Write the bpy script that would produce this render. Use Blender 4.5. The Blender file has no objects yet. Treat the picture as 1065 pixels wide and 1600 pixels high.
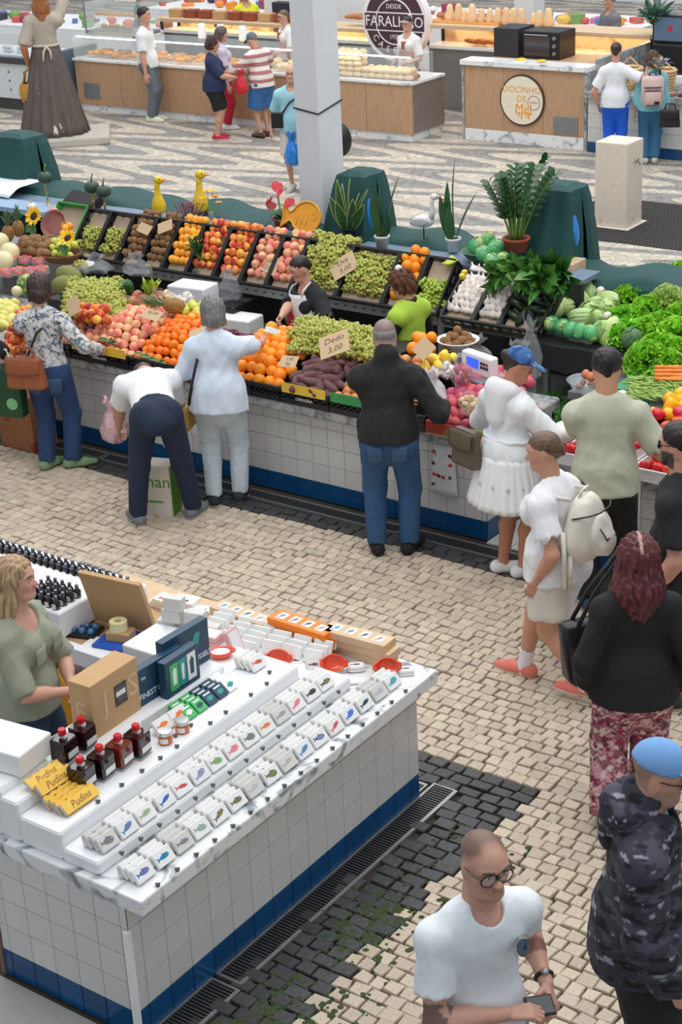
import bpy, math, random
import numpy as np
from mathutils import Vector, Matrix, Euler

# ------------------------------------------------------------------ camera, light, exposure
SC = bpy.context.scene
COL = SC.collection
EYE = 5.2
FPX, PITCH, ROLL, YAW = 2630.755, 0.41673767, 0.04991952, 0.64040713
def _axes():
    h = np.array([-math.sin(YAW)*math.cos(PITCH), math.cos(YAW)*math.cos(PITCH), -math.sin(PITCH)])
    r = np.array([math.cos(YAW), math.sin(YAW), 0.0]); d = np.cross(h, r)
    c, s = math.cos(ROLL), math.sin(ROLL)
    return c*r+s*d, -s*r+c*d, h
AX_R, AX_D, AX_H = _axes()
cam = bpy.data.cameras.new('camera'); cam_o = bpy.data.objects.new('camera', cam); COL.objects.link(cam_o)
m = Matrix(((AX_R[0], -AX_D[0], -AX_H[0], 0), (AX_R[1], -AX_D[1], -AX_H[1], 0), (AX_R[2], -AX_D[2], -AX_H[2], EYE), (0, 0, 0, 1)))
cam_o.matrix_world = m
cam.sensor_fit = 'VERTICAL'; cam.sensor_height = 36.0; cam.lens = FPX*36.0/1600.0
cam.clip_start = 0.1; cam.clip_end = 200
SC.camera = cam_o
SC.view_settings.view_transform = 'Standard'; SC.view_settings.look = 'None'
SC.view_settings.gamma = 1.0; SC.view_settings.use_curve_mapping = False
SC.view_settings.exposure = 0.32
world = bpy.data.worlds.new('hall_daylight'); SC.world = world; world.use_nodes = True
_nt = world.node_tree; _bg = _nt.nodes['Background']
_bg.inputs[0].default_value = (0.86, 0.92, 1.0, 1); _bg.inputs[1].default_value = 0.5
def area(name, loc, size, energy, color=(1, 1, 1), rot=(0, 0, 0)):
    l = bpy.data.lights.new(name, 'AREA'); l.shape = 'RECTANGLE'; l.size, l.size_y = size; l.energy = energy; l.color = color
    o = bpy.data.objects.new(name, l); o.location = loc; o.rotation_euler = rot; COL.objects.link(o); return o
# the glazed roof of the hall: long rooflights high over the aisles
area('rooflight_near', (-4.5, 6.5, 9.5), (11, 6), 420, (1, 0.985, 0.96))
area('rooflight_far', (-11, 15, 10.5), (20, 7), 900, (1, 0.985, 0.96))
area('rooflight_back', (-16, 25, 11), (26, 7), 1000, (1, 0.985, 0.96))

# ------------------------------------------------------------------ helpers
PI = math.pi
def ray(x, y):
    d = AX_R*((x-532.5)/FPX)+AX_D*((y-800)/FPX)+AX_H
    return d
def onz(x, y, z=0.0):                 # the point at height z seen at a place of the photograph
    d = ray(x, y); t = (z-EYE)/d[2]; return Vector((d[0]*t, d[1]*t, z))
def ony(x, y, Y):
    d = ray(x, y); t = Y/d[1]; return Vector((d[0]*t, Y, EYE+d[2]*t))
def onx(x, y, X):
    d = ray(x, y); t = X/d[0]; return Vector((X, d[1]*t, EYE+d[2]*t))

def s2l(c):
    return tuple(((v/255.0)/12.92 if v/255.0 <= 0.04045 else ((v/255.0+0.055)/1.055)**2.4) for v in c)
_M = {}
def mat(name, col=None, rough=0.6, var=0.12, scale=12.0, bump=0.0, bscale=None, metal=0.0, rnd=0.0, hue=0.0, attr=None,
        alpha=1.0, trans=0.0, coat=0.0, spec=None, island=False, col2=None, mix=(0.4, 0.6), sub=0.0, emit=0.0, noise='noise', stretch=None):
    """a noise-mottled principled material; rnd / hue vary it from piece to piece"""
    if name in _M: return _M[name]
    ma = bpy.data.materials.new(name); ma.use_nodes = True; _M[name] = ma
    nt = ma.node_tree; N = nt.nodes; L = nt.links; b = N['Principled BSDF']
    tc = N.new('ShaderNodeTexCoord'); co = tc.outputs['Object']
    if stretch:
        mp = N.new('ShaderNodeMapping'); mp.inputs['Scale'].default_value = stretch; L.new(co, mp.inputs[0]); co = mp.outputs[0]
    if attr:
        a = N.new('ShaderNodeAttribute'); a.attribute_name = attr; out = a.outputs['Color']
    else:
        c = s2l(col); rgb = N.new('ShaderNodeRGB'); rgb.outputs[0].default_value = (*c, 1); out = rgb.outputs[0]
    if noise == 'voronoi':
        nz = N.new('ShaderNodeTexVoronoi'); nz.inputs['Scale'].default_value = scale; nzo = nz.outputs['Distance']
    else:
        nz = N.new('ShaderNodeTexNoise'); nz.inputs['Scale'].default_value = scale; nz.inputs['Detail'].default_value = 5; nzo = nz.outputs['Fac']
    L.new(co, nz.inputs['Vector'])
    if col2 is not None:
        rp = N.new('ShaderNodeMapRange'); rp.inputs[1].default_value, rp.inputs[2].default_value = mix; L.new(nzo, rp.inputs[0])
        mx = N.new('ShaderNodeMix'); mx.data_type = 'RGBA'; L.new(rp.outputs[0], mx.inputs[0]); L.new(out, mx.inputs[6])
        mx.inputs[7].default_value = (*s2l(col2), 1); out = mx.outputs[2]
    if rnd or hue or var:
        hs = N.new('ShaderNodeHueSaturation'); L.new(out, hs.inputs['Color'])
        mr = N.new('ShaderNodeMapRange'); mr.inputs[3].default_value = 1-var*1.6; mr.inputs[4].default_value = 1+var*1.6
        L.new(nzo, mr.inputs[0]); val = mr.outputs[0]
        if rnd or hue:
            if island: oi = N.new('ShaderNodeNewGeometry'); ro = oi.outputs['Random Per Island']
            else: oi = N.new('ShaderNodeObjectInfo'); ro = oi.outputs['Random']
            m2 = N.new('ShaderNodeMapRange'); m2.inputs[3].default_value = 1-rnd; m2.inputs[4].default_value = 1+rnd; L.new(ro, m2.inputs[0])
            mu = N.new('ShaderNodeMath'); mu.operation = 'MULTIPLY'; L.new(val, mu.inputs[0]); L.new(m2.outputs[0], mu.inputs[1]); val = mu.outputs[0]
            if hue:
                w = N.new('ShaderNodeMath'); w.operation = 'MULTIPLY'; w.inputs[1].default_value = 7.31; L.new(ro, w.inputs[0])
                fr = N.new('ShaderNodeMath'); fr.operation = 'FRACT'; L.new(w.outputs[0], fr.inputs[0])
                m3 = N.new('ShaderNodeMapRange'); m3.inputs[3].default_value = 0.5-hue; m3.inputs[4].default_value = 0.5+hue
                L.new(fr.outputs[0], m3.inputs[0]); L.new(m3.outputs[0], hs.inputs['Hue'])
        L.new(val, hs.inputs['Value']); out = hs.outputs[0]
    L.new(out, b.inputs['Base Color'])
    b.inputs['Roughness'].default_value = rough; b.inputs['Metallic'].default_value = metal
    if spec is not None: b.inputs['Specular IOR Level'].default_value = spec
    if alpha < 1: b.inputs['Alpha'].default_value = alpha
    if trans: b.inputs['Transmission Weight'].default_value = trans; b.inputs['IOR'].default_value = 1.3
    if coat: b.inputs['Coat Weight'].default_value = coat; b.inputs['Coat Roughness'].default_value = 0.12
    if sub: b.inputs['Subsurface Weight'].default_value = sub; b.inputs['Subsurface Scale'].default_value = 0.02
    if emit: L.new(out, b.inputs['Emission Color']); b.inputs['Emission Strength'].default_value = emit
    if bump:
        n2 = N.new('ShaderNodeTexNoise'); n2.inputs['Scale'].default_value = bscale or scale*3; n2.inputs['Detail'].default_value = 4
        L.new(co, n2.inputs['Vector'])
        bp = N.new('ShaderNodeBump'); bp.inputs['Strength'].default_value = bump; bp.inputs['Distance'].default_value = 0.01
        L.new(n2.outputs['Fac'], bp.inputs['Height']); L.new(bp.outputs[0], b.inputs['Normal'])
    return ma

def mk_mesh(name, V, F, mats=None, smooth=False, mi=None, cols=None):
    me = bpy.data.meshes.new(name)
    me.from_pydata([tuple(v) for v in V], [], [tuple(f) for f in F])
    for x in ([] if mats is None else mats if isinstance(mats, (list, tuple)) else [mats]): me.materials.append(x)
    if smooth: me.polygons.foreach_set('use_smooth', [True]*len(me.polygons))
    if mi is not None: me.polygons.foreach_set('material_index', mi)
    if cols is not None: set_cols(me, cols)
    return me
def set_cols(me, cols):
    a = me.color_attributes.new('Col', 'FLOAT_COLOR', 'POINT')
    c = np.ones((len(me.vertices), 4), np.float32); c[:, :3] = cols
    a.data.foreach_set('color', c.ravel())
def link(name, data, parent=None, loc=None, rot=None, label=None, cat=None, group=None, kind=None, scale=None):
    o = bpy.data.objects.new(name, data); COL.objects.link(o)
    if parent is not None: o.parent = parent
    if loc is not None: o.location = loc
    if rot is not None: o.rotation_euler = rot
    if scale is not None: o.scale = (scale,)*3 if isinstance(scale, (int, float)) else scale
    if label: o['label'] = label
    if cat: o['category'] = cat
    if group: o['group'] = group
    if kind: o['kind'] = kind
    return o
def thing(name, label, cat, loc=(0, 0, 0), rz=0.0, group=None, rot=None):
    return link(name, None, None, loc, rot or (0, 0, rz), label, cat, group)
def struct(name, data, parent=None, loc=None, rot=None):
    return link(name, data, parent, loc, rot, kind='structure')
def dup(o, loc=None, rot=None, label=None, group=None, scale=None, parent=None):
    """a copy of a thing with copies of its parts and sub-parts, sharing mesh data"""
    c = o.copy(); COL.objects.link(c)
    if parent is not None: c.parent = parent
    if loc is not None: c.location = loc
    if rot is not None: c.rotation_euler = rot
    if scale is not None: c.scale = (scale,)*3 if isinstance(scale, (int, float)) else scale
    if label: c['label'] = label
    if group: c['group'] = group
    for ch in o.children: dup(ch, parent=c)
    return c

class B:
    """collects simple solids and builds ONE mesh"""
    def __init__(s): s.V = []; s.F = []; s.mi = []; s.cur = 0
    def add(s, V, F):
        n = len(s.V); s.V += [tuple(v) for v in V]; s.F += [tuple(i+n for i in f) for f in F]; s.mi += [s.cur]*len(F); return s
    def m(s, i): s.cur = i; return s
    def box(s, x0, y0, z0, x1, y1, z1, M=None, taper=0.0):
        t = taper
        V = [(x0, y0, z0), (x1, y0, z0), (x1, y1, z0), (x0, y1, z0), (x0+t, y0+t, z1), (x1-t, y0+t, z1), (x1-t, y1-t, z1), (x0+t, y1-t, z1)]
        if M is not None: V = [M @ Vector(v) for v in V]
        return s.add(V, [(0, 3, 2, 1), (4, 5, 6, 7), (0, 1, 5, 4), (1, 2, 6, 5), (2, 3, 7, 6), (3, 0, 4, 7)])
    def bbox(s, x0, y0, z0, x1, y1, z1, b=0.004, M=None):
        """box with chamfered upright and top edges"""
        def ring(i, z): return [(x0+i+b, y0+i, z), (x1-i-b, y0+i, z), (x1-i, y0+i+b, z), (x1-i, y1-i-b, z), (x1-i-b, y1-i, z), (x0+i+b, y1-i, z), (x0+i, y1-i-b, z), (x0+i, y0+i+b, z)]
        V = ring(b*.6, z0)+ring(0, z0+b)+ring(0, z1-b)+ring(b*.6, z1)
        if M is not None: V = [M @ Vector(v) for v in V]
        F = [tuple(range(7, -1, -1)), tuple(range(24, 32))]
        for r in range(3):
            for i in range(8): j = (i+1) % 8; F.append((r*8+i, r*8+j, r*8+8+j, r*8+8+i))
        return s.add(V, F)
    def lathe(s, prof, n=16, M=None, sx=1.0, sy=1.0, cap=True):
        V = []; F = []
        for r, z in prof:
            for i in range(n): a = 2*PI*i/n; V.append((r*math.cos(a)*sx, r*math.sin(a)*sy, z))
        for k in range(len(prof)-1):
            for i in range(n): j = (i+1) % n; F.append((k*n+i, k*n+j, k*n+n+j, k*n+n+i))
        if cap: F.append(tuple(range(n-1, -1, -1))); F.append(tuple(range((len(prof)-1)*n, len(prof)*n)))
        if M is not None: V = [M @ Vector(v) for v in V]
        return s.add(V, F)
    def tube(s, pts, r, n=6, closed=False):
        pts = [Vector(p) for p in pts]; k = len(pts); rr = r if isinstance(r, (list, tuple)) else [r]*k; V = []; F = []; up = None
        for i, p in enumerate(pts):
            a = pts[(i-1) % k] if (closed or i) else p; c = pts[(i+1) % k] if (closed or i < k-1) else p
            t = (c-a).normalized()
            if up is None: up = Vector((0, 0, 1)) if abs(t.z) < .9 else Vector((1, 0, 0))
            u = t.cross(up).normalized(); w = u.cross(t).normalized(); up = w
            for j in range(n): q = 2*PI*j/n; V.append(p+u*(rr[i]*math.cos(q))+w*(rr[i]*math.sin(q)))
        for i in range(k if closed else k-1):
            for j in range(n): a = i*n+j; b = i*n+(j+1) % n; i2 = ((i+1) % k)*n; F.append((a, b, i2+(j+1) % n, i2+j))
        if not closed: F.append(tuple(range(n-1, -1, -1))); F.append(tuple(range((k-1)*n, k*n)))
        return s.add(V, F)
    def ball(s, c, r, n=10, m=6, rz=None, M=None):
        V = [(0, 0, -1)]; F = []; r = (r, r, r) if isinstance(r, (int, float)) else r
        for k in range(1, m):
            t = PI*k/m
            for i in range(n): a = 2*PI*i/n; V.append((math.sin(t)*math.cos(a), math.sin(t)*math.sin(a), -math.cos(t)))
        V.append((0, 0, 1)); T = len(V)-1
        for i in range(n): F.append((0, 1+(i+1) % n, 1+i)); F.append((T, 1+(m-2)*n+i, 1+(m-2)*n+(i+1) % n))
        for k in range(m-2):
            for i in range(n): j = (i+1) % n; F.append((1+k*n+i, 1+k*n+j, 1+k*n+n+j, 1+k*n+n+i))
        V = [Vector((v[0]*r[0], v[1]*r[1], v[2]*r[2])) for v in V]
        if M is not None: V = [M @ v for v in V]
        return s.add([v+Vector(c) for v in V], F)
    def plate(s, pts, t, M=None):
        """flat outline (x,y) given thickness t (z from 0 to t)"""
        n = len(pts); V = [(x, y, 0) for x, y in pts]+[(x, y, t) for x, y in pts]
        if M is not None: V = [M @ Vector(v) for v in V]
        return s.add(V, [tuple(range(n-1, -1, -1)), tuple(range(n, 2*n))]+[(i, (i+1) % n, n+(i+1) % n, n+i) for i in range(n)])
    def sheet(s, fn, nu, nv, thick=0.0):
        """surface fn(u,v) on a grid, with thickness along z of the normal when thick"""
        P = [[Vector(fn(i/nu, j/nv)) for j in range(nv+1)] for i in range(nu+1)]
        V = [p for r in P for p in r]; w = nv+1
        F = [(i*w+j, (i+1)*w+j, (i+1)*w+j+1, i*w+j+1) for i in range(nu) for j in range(nv)]
        if thick:
            n = len(V); N = [Vector((0, 0, 0)) for _ in V]
            for f in F:
                nn = (V[f[2]]-V[f[0]]).cross(V[f[3]]-V[f[1]])
                for k in f: N[k] += nn
            V = V+[v-(N[i].normalized() if N[i].length > 1e-9 else Vector((0, 0, 1)))*thick for i, v in enumerate(V)]
            F = F+[tuple(k+n for k in reversed(f)) for f in F]
            rim = [i*w for i in range(nu+1)]+[nu*w+j for j in range(1, nv+1)]+[i*w+nv for i in range(nu-1, -1, -1)]+[j for j in range(nv-1, 0, -1)]
            for a, b in zip(rim, rim[1:]+rim[:1]): F.append((b, a, a+n, b+n))
        return s.add(V, F)
    def mesh(s, name, mats, smooth=False, cols=None):
        return mk_mesh(name, s.V, s.F, mats, smooth, s.mi if isinstance(mats, (list, tuple)) else None, cols)
    def obj(s, name, mats, parent=None, smooth=False, **k):
        return link(name, s.mesh(name, mats, smooth), parent, **k)
def rotm(rx=0, ry=0, rz=0, t=(0, 0, 0)): return Matrix.Translation(Vector(t)) @ Euler((rx, ry, rz)).to_matrix().to_4x4()
ORD = 'first second third fourth fifth sixth seventh eighth ninth tenth eleventh twelfth thirteenth fourteenth fifteenth sixteenth seventeenth eighteenth nineteenth twentieth'.split()
def ordn(i):
    if i < 20: return ORD[i]
    t = ['twenty', 'thirty', 'forty', 'fifty', 'sixty', 'seventy', 'eighty', 'ninety'][(i+1)//10-2]; k = (i+1) % 10
    return t+'-'+ORD[k-1] if k else {'twenty': 'twentieth', 'thirty': 'thirtieth', 'forty': 'fortieth', 'fifty': 'fiftieth', 'sixty': 'sixtieth', 'seventy': 'seventieth', 'eighty': 'eightieth', 'ninety': 'ninetieth'}[t]
def writing(txt, size, ma, parent, loc=(0, 0, 0), rot=(0, 0, 0), name='lettering', ext=0.0006, align='CENTER', shear=0.0, space=1.0, sx=1.0):
    c = bpy.data.curves.new(name, 'FONT'); c.body = txt; c.size = size; c.extrude = ext; c.align_x = align; c.align_y = 'CENTER'; c.resolution_u = 2
    c.shear = shear; c.space_character = space
    o = bpy.data.objects.new(name, c); COL.objects.link(o)
    me = bpy.data.meshes.new_from_object(o.evaluated_get(bpy.context.evaluated_depsgraph_get())); bpy.data.objects.remove(o)
    me.materials.clear(); me.materials.append(ma)
    return link(name, me, parent, loc, rot, scale=(sx, 1, 1))
def rng(k): return random.Random(k)
# ------------------------------------------------------------------ materials of the setting
def floor_mats():
    a = mat('joint_sand', (70, 60, 50), .95, .25, 3, bump=.3, bscale=60, col2=(50, 54, 36), mix=(.45, .7))
    b = mat('limestone', (200, 184, 163), .62, .16, 26, bump=.5, bscale=70, rnd=.13, hue=.012, col2=(136, 122, 106), mix=(.58, .78))
    c = mat('limestone_heap', (200, 184, 163), .62, .16, 26, bump=.5, bscale=70, rnd=.13, hue=.012, island=True, col2=(136, 122, 106), mix=(.58, .78))
    d = mat('basalt', (66, 66, 68), .5, .3, 20, bump=.6, bscale=50, rnd=.25, col2=(46, 52, 34), mix=(.5, .75))
    e = mat('basalt_heap', (66, 66, 68), .5, .3, 20, bump=.6, bscale=50, rnd=.25, island=True, col2=(46, 52, 34), mix=(.5, .75))
    return a, b, c, d, e
M_JOINT, M_LIME, M_LIMEH, M_BAS, M_BASH = floor_mats()
M_TILE = mat('white_glaze', (208, 208, 205), .22, .03, 5, rnd=.03)
M_BLUE = mat('blue_glaze', (14, 74, 122), .18, .12, 8, rnd=.12)
M_GROUT = mat('grout', (200, 199, 195), .85, .08, 30)
M_STEEL = mat('galvanised_steel', (150, 152, 152), .42, .12, 40, metal=.6)
M_DSTEEL = mat('dark_grating', (84, 84, 84), .5, .2, 30, metal=.55)
M_BLACK = mat('black_plastic', (26, 26, 28), .42, .1, 20)
M_WHITE = mat('white_paint', (238, 239, 240), .5, .02, 4)
def marble(name, base, vein, lo=.5, hi=.62, scale=5.0):
    if name in _M: return _M[name]
    ma = mat(name, base, .22, .05, 3); nt = ma.node_tree; N = nt.nodes; L = nt.links; b = N['Principled BSDF']
    tc = N.new('ShaderNodeTexCoord'); n1 = N.new('ShaderNodeTexNoise'); n1.inputs['Scale'].default_value = scale; n1.inputs['Detail'].default_value = 7; n1.inputs['Distortion'].default_value = 1.6
    L.new(tc.outputs['Object'], n1.inputs['Vector'])
    r = N.new('ShaderNodeMapRange'); r.inputs[1].default_value = lo; r.inputs[2].default_value = hi; L.new(n1.outputs['Fac'], r.inputs[0])
    old = b.inputs['Base Color'].links[0].from_socket; mx = N.new('ShaderNodeMix'); mx.data_type = 'RGBA'
    L.new(r.outputs[0], mx.inputs[0]); L.new(old, mx.inputs[6]); mx.inputs[7].default_value = (*s2l(vein), 1); L.new(mx.outputs[2], b.inputs['Base Color'])
    return ma
M_MARB = marble('veined_marble', (234, 235, 236), (150, 156, 162), .55, .72, 4.5)
M_MARBS = marble('slab_marble', (228, 230, 231), (126, 134, 140), .52, .66, 6)
M_MARBG = marble('grey_marble', (176, 178, 178), (104, 106, 110), .42, .66, 7)
M_WOOD = mat('oak_veneer', (192, 154, 120), .5, .1, 3, stretch=(14, 14, 1.2), col2=(168, 130, 98), mix=(.45, .7))
M_WOODP = mat('pale_wood', (214, 186, 150), .5, .1, 4, stretch=(2, 12, 12))
M_PLASTER = mat('painted_concrete', (224, 226, 230), .6, .03, 2, bump=.08, bscale=30)

# ------------------------------------------------------------------ floor
def plane(name, x0, y0, x1, y1, z, ma, t=.2):
    return struct(name, B().box(x0, y0, z-t, x1, y1, z).mesh(name, ma))
floor = plane('floor', -46, -6, 10, 10.62, -.012, M_JOINT)
def plaza_mat():
    ma = mat('wave_paving', (200, 192, 178), .7, .1, 30); nt = ma.node_tree; N = nt.nodes; L = nt.links; b = N['Principled BSDF']
    tc = N.new('ShaderNodeTexCoord'); sp = N.new('ShaderNodeSeparateXYZ'); L.new(tc.outputs['Object'], sp.inputs[0])
    def mth(op, a, c=None, v=None):
        n = N.new('ShaderNodeMath'); n.operation = op
        L.new(a, n.inputs[0]) if not isinstance(a, float) else setattr(n.inputs[0], 'default_value', a)
        if c is not None: L.new(c, n.inputs[1])
        elif v is not None: n.inputs[1].default_value = v
        return n.outputs[0]
    # long wave bands of dark and pale stone, running mostly along x
    s = mth('SINE', mth('MULTIPLY', sp.outputs[1], None, 4.6)); s2 = mth('MULTIPLY', s, None, 1.05)
    v = mth('ADD', mth('MULTIPLY', sp.outputs[0], None, .92), s2)
    w = mth('SINE', mth('MULTIPLY', v, None, 3.9))
    nz = N.new('ShaderNodeTexVoronoi'); nz.inputs['Scale'].default_value = 10.5; nz.inputs['Randomness'].default_value = .75
    L.new(tc.outputs['Object'], nz.inputs['Vector'])
    nzp = N.new('ShaderNodeSeparateColor'); L.new(nz.outputs['Color'], nzp.inputs[0])
    wn = mth('ADD', w, mth('MULTIPLY', nzp.outputs[0], None, .12))
    st = mth('GREATER_THAN', wn, None, .18)
    ve = N.new('ShaderNodeTexVoronoi'); ve.feature = 'DISTANCE_TO_EDGE'; ve.inputs['Scale'].default_value = 10.5; ve.inputs['Randomness'].default_value = .75
    L.new(tc.outputs['Object'], ve.inputs['Vector'])
    jr = N.new('ShaderNodeMapRange'); jr.inputs[1].default_value = .01; jr.inputs[2].default_value = .07; jr.inputs[3].default_value = .62; L.new(ve.outputs['Distance'], jr.inputs[0])
    jit = N.new('ShaderNodeMapRange'); jit.inputs[3].default_value = .82; jit.inputs[4].default_value = 1.12; L.new(nzp.outputs[1], jit.inputs[0])
    mx = N.new('ShaderNodeMix'); mx.data_type = 'RGBA'; L.new(st, mx.inputs[0]); mx.inputs[6].default_value = (*s2l((200, 190, 174)), 1); mx.inputs[7].default_value = (*s2l((146, 143, 139)), 1)
    hs = N.new('ShaderNodeHueSaturation'); L.new(mx.outputs[2], hs.inputs['Color']); L.new(mth('MULTIPLY', jr.outputs[0], jit.outputs[0]), hs.inputs['Value'])
    L.new(hs.outputs[0], b.inputs['Base Color'])
    bp = N.new('ShaderNodeBump'); bp.inputs['Strength'].default_value = .5; bp.inputs['Distance'].default_value = .01; L.new(ve.outputs['Distance'], bp.inputs['Height']); L.new(bp.outputs[0], b.inputs['Normal'])
    return ma
plane('floor_plaza', -60, 10.62, 20, 45, 0, plaza_mat())
M_PAVER = mat('concrete_paver', (168, 164, 158), .8, .08, 6, bump=.2, rnd=.05)
for i, (x0, y0, x1, y1) in enumerate([(-7.6, 3.9, -6.3, 4.17), (-6.28, 3.9, -5.38, 4.17), (-5.36, 3.9, -4.62, 4.17), (-7.6, 3.3, -5.9, 3.88), (-5.88, 3.3, -4.86, 3.88), (-4.84, 3.3, -4.3, 3.88), (-7.6, 2.4, -5.2, 3.28), (-5.18, 2.4, -4.3, 3.28)]):
    link('paving_slab', B().bbox(x0, y0, -.03, x1, y1, .0, .004).mesh('paving_slab', M_PAVER), floor)
for i in range(3):
    for j in range(6): link('floor_tile', B().bbox(-5.78+i*.2, 9.2+j*.3 if 0 else 9.5+j*.3, -.02, -5.585+i*.2, 9.795+j*.3, .002, .003).mesh('floor_tile', M_TILE), floor)

# cobbles: rows of hand-cut limestone with a basalt border along the stalls
def in_frame(x, y, pad=420):
    c = np.array([x, y, -EYE]); f = c @ AX_H
    if f < 1: return None
    u = 532.5+FPX*(c @ AX_R)/f; v = 800+FPX*(c @ AX_D)/f
    return (u, v, FPX/f) if -pad < u < 1065+pad and -pad < v < 1600+pad else None
def is_dark(x, y): return (-4.72 < x < -3.93 and y < 6.93) or (-9.9 > x or x > -15) and y > 9.1 and not (-4.4 < x and y < 9.0)
def blocked(x, y):
    if x < -4.25 and 4.15 < y < 6.62: return True                  # front stall and its drain
    if x < -4.15 and y <= 4.17: return True                        # slabs
    if y > 9.27: return True
    if -7.9 < x < -4.4 and 6.49 < y < 6.62 and x < -4.5: return True
    return False
def stone(bm, cx, cy, wx, wy, r, z):
    dx, dy = wx/2, wy/2; j = lambda k: r.uniform(-k, k)*min(wx, wy)
    cs = [(-dx+j(.1), -dy+j(.1)), (dx+j(.1), -dy+j(.1)), (dx+j(.1), dy+j(.1)), (-dx+j(.1), dy+j(.1))]
    zt = z+r.uniform(-.003, .003)
    V = [(cx+a, cy+b, -.03) for a, b in cs]+[(cx+a*.97, cy+b*.97, zt-.006) for a, b in cs]+[(cx+a*.88, cy+b*.88, zt+r.uniform(-.002, .002)) for a, b in cs]
    F = [(8, 9, 10, 11)]+[(i, (i+1) % 4, 4+(i+1) % 4, 4+i) for i in range(4)]+[(4+i, 4+(i+1) % 4, 8+(i+1) % 4, 8+i) for i in range(4)]
    bm.add(V, F)
def cobbles():
    r = rng(5); near = []; light, dark = B(), B()
    y = 2.4
    while y < 9.3:
        h = .084
        x = -13+r.uniform(0, .1)
        while x < -.4:
            p = in_frame(x, y)
            d = is_dark(x, y); w = r.uniform(.072, .105)*(1.35 if d else 1.0)
            if p and not blocked(x+w/2, y):
                t = (x+w/2+math.sin(y*2.1)*.02, y+math.sin(x*1.7)*.025+r.uniform(-.004, .004), w*.94, h*.94, d)
                if p[2] > 285 and 0 < p[0] < 1065 and 0 < p[1] < 1600: near.append((p[2], t))
                else: stone(dark if d else light, *t[:4], r, 0)
            x += w
        y += h
    near.sort(key=lambda q: -q[0])
    for k, (_, t) in enumerate(near):
        if k < 300:
            b = B(); stone(b, 0, 0, t[2], t[3], r, 0); link('cobblestone', b.mesh('cobblestone', M_BAS if t[4] else M_LIME), floor, (t[0], t[1], 0.012))
        else: stone(dark if t[4] else light, *t[:4], r, 0)
    o = link('limestone_cobbles', light.mesh('limestone_cobbles', M_LIMEH), floor, (0, 0, .012), kind='stuff')
    o = link('basalt_cobbles', dark.mesh('basalt_cobbles', M_BASH), floor, (0, 0, .012), kind='stuff')
cobbles()
# moss in the joints of the basalt border
def moss():
    r = rng(8); b = B()
    for i in range(900):
        x, y = r.uniform(-4.12, -3.6), r.uniform(3.6, 6.4)
        if r.random() < .5: x, y = r.choice([(-4.08, 4.5), (-3.95, 4.75), (-4.0, 5.3), (-3.9, 5.6), (-4.05, 4.25)])[0]+r.gauss(0, .07), y*0+r.choice([4.5, 4.75, 5.3, 5.55, 4.2])+r.gauss(0, .09)
        s = r.uniform(.008, .026); b.ball((x, y, .005), (s, s, s*.4), 6, 4)
    link('moss', b.mesh('moss', mat('moss', (60, 74, 40), .95, .3, 60)), floor, kind='stuff')
moss()

# ------------------------------------------------------------------ tiles in rows on a counter face
_tm = {}
def tile_mesh(w, h, ma):
    k = (round(w, 3), round(h, 3), ma.name)
    if k not in _tm: _tm[k] = B().bbox(-w/2, -.006, -h/2, w/2, 0, h/2, .0016).mesh('tile', ma)
    return _tm[k]
def tile_face(parent, o, u, length, rows, pitch=.152, start=0.0):
    """rows of tiles from point o along unit u; the face looks to the right-hand side of u turned by -90 degrees"""
    u = Vector(u); rz = math.atan2(u.y, u.x); n = 0
    for z0, z1, ma in rows:
        s = -start
        while s < length-.01:
            a, b = max(s, 0), min(s+pitch, length); s += pitch
            if b-a < .02: continue
            w = b-a-(.004 if ma is M_BLUE else .0025); p = Vector(o)+u*((a+b)/2)
            link('tile', tile_mesh(w, z1-z0-.002, ma), parent, (p.x, p.y, (z0+z1)/2), (0, 0, rz)); n += 1
    return n
ROWS = [(.0, .15, M_BLUE), (.152, .302, M_TILE), (.304, .454, M_TILE), (.456, .606, M_TILE), (.608, .722, M_TILE)]
# ------------------------------------------------------------------ the near stall: tiled counter, marble slab, white steps
stall = thing('souvenir_counter', 'white and blue tiled counter with marble slab holding small fish-print boxes', 'counter', (-4.4, 4.2, 0))
SX, SY = -4.4, 4.2
def loc_(o): return (o[0]-SX, o[1]-SY, o[2])
link('counter_core', B().box(-.86, .006, 0, -.006, 2.28, .72).box(-3.6, 1.55, 0, -.86, 2.28, .72).mesh('counter_core', M_GROUT), stall)
tile_face(stall, (0, 0, 0), (0, 1, 0), 2.29, ROWS, start=.08)          # long face, looks to +x
tile_face(stall, (-.85, 0, 0), (1, 0, 0), .85, ROWS, start=.1)         # end face, looks to -y
tile_face(stall, (0, 2.287, 0), (-1, 0, 0), 3.0, ROWS)                 # far face
b = B().bbox(-.95, -.01, .722, .11, 2.345, .80, .006); b.bbox(-2.05, 2.08, .722, -.95, 2.345, .80, .006); b.bbox(-3.3, 1.5, .722, -2.05, 2.345, .80, .006); b.obj('marble_slab', M_MARBS, stall)
B().bbox(-.02, -.02, 0, .012, .012, .6, .004).obj('corner_guard', M_WHITE, stall)
B().bbox(-.875, -.015, 0, -.85, .01, .8, .003).obj('edge_strip', mat('brown_strip', (120, 92, 82), .5), stall)
M_CLOTH = mat('white_oilcloth', (240, 241, 243), .38, .02, 6, bump=.12, bscale=9)
def steps():
    b = B()
    for x0, x1, z, y0, y1 in ((-.39, -.17, .87, .03, 1.95), (-.65, -.39, .945, .03, 1.8), (-.93, -.65, 1.01, .03, 1.52), (-.93, -.65, .945, 1.52, 1.8)):
        b.bbox(x0, y0, .8, x1, y1, z, .012)
    b.bbox(-.93, .02, .8, -.75, .35, 1.05, .02)
    return b
steps().obj('display_steps', M_CLOTH, stall)
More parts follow.
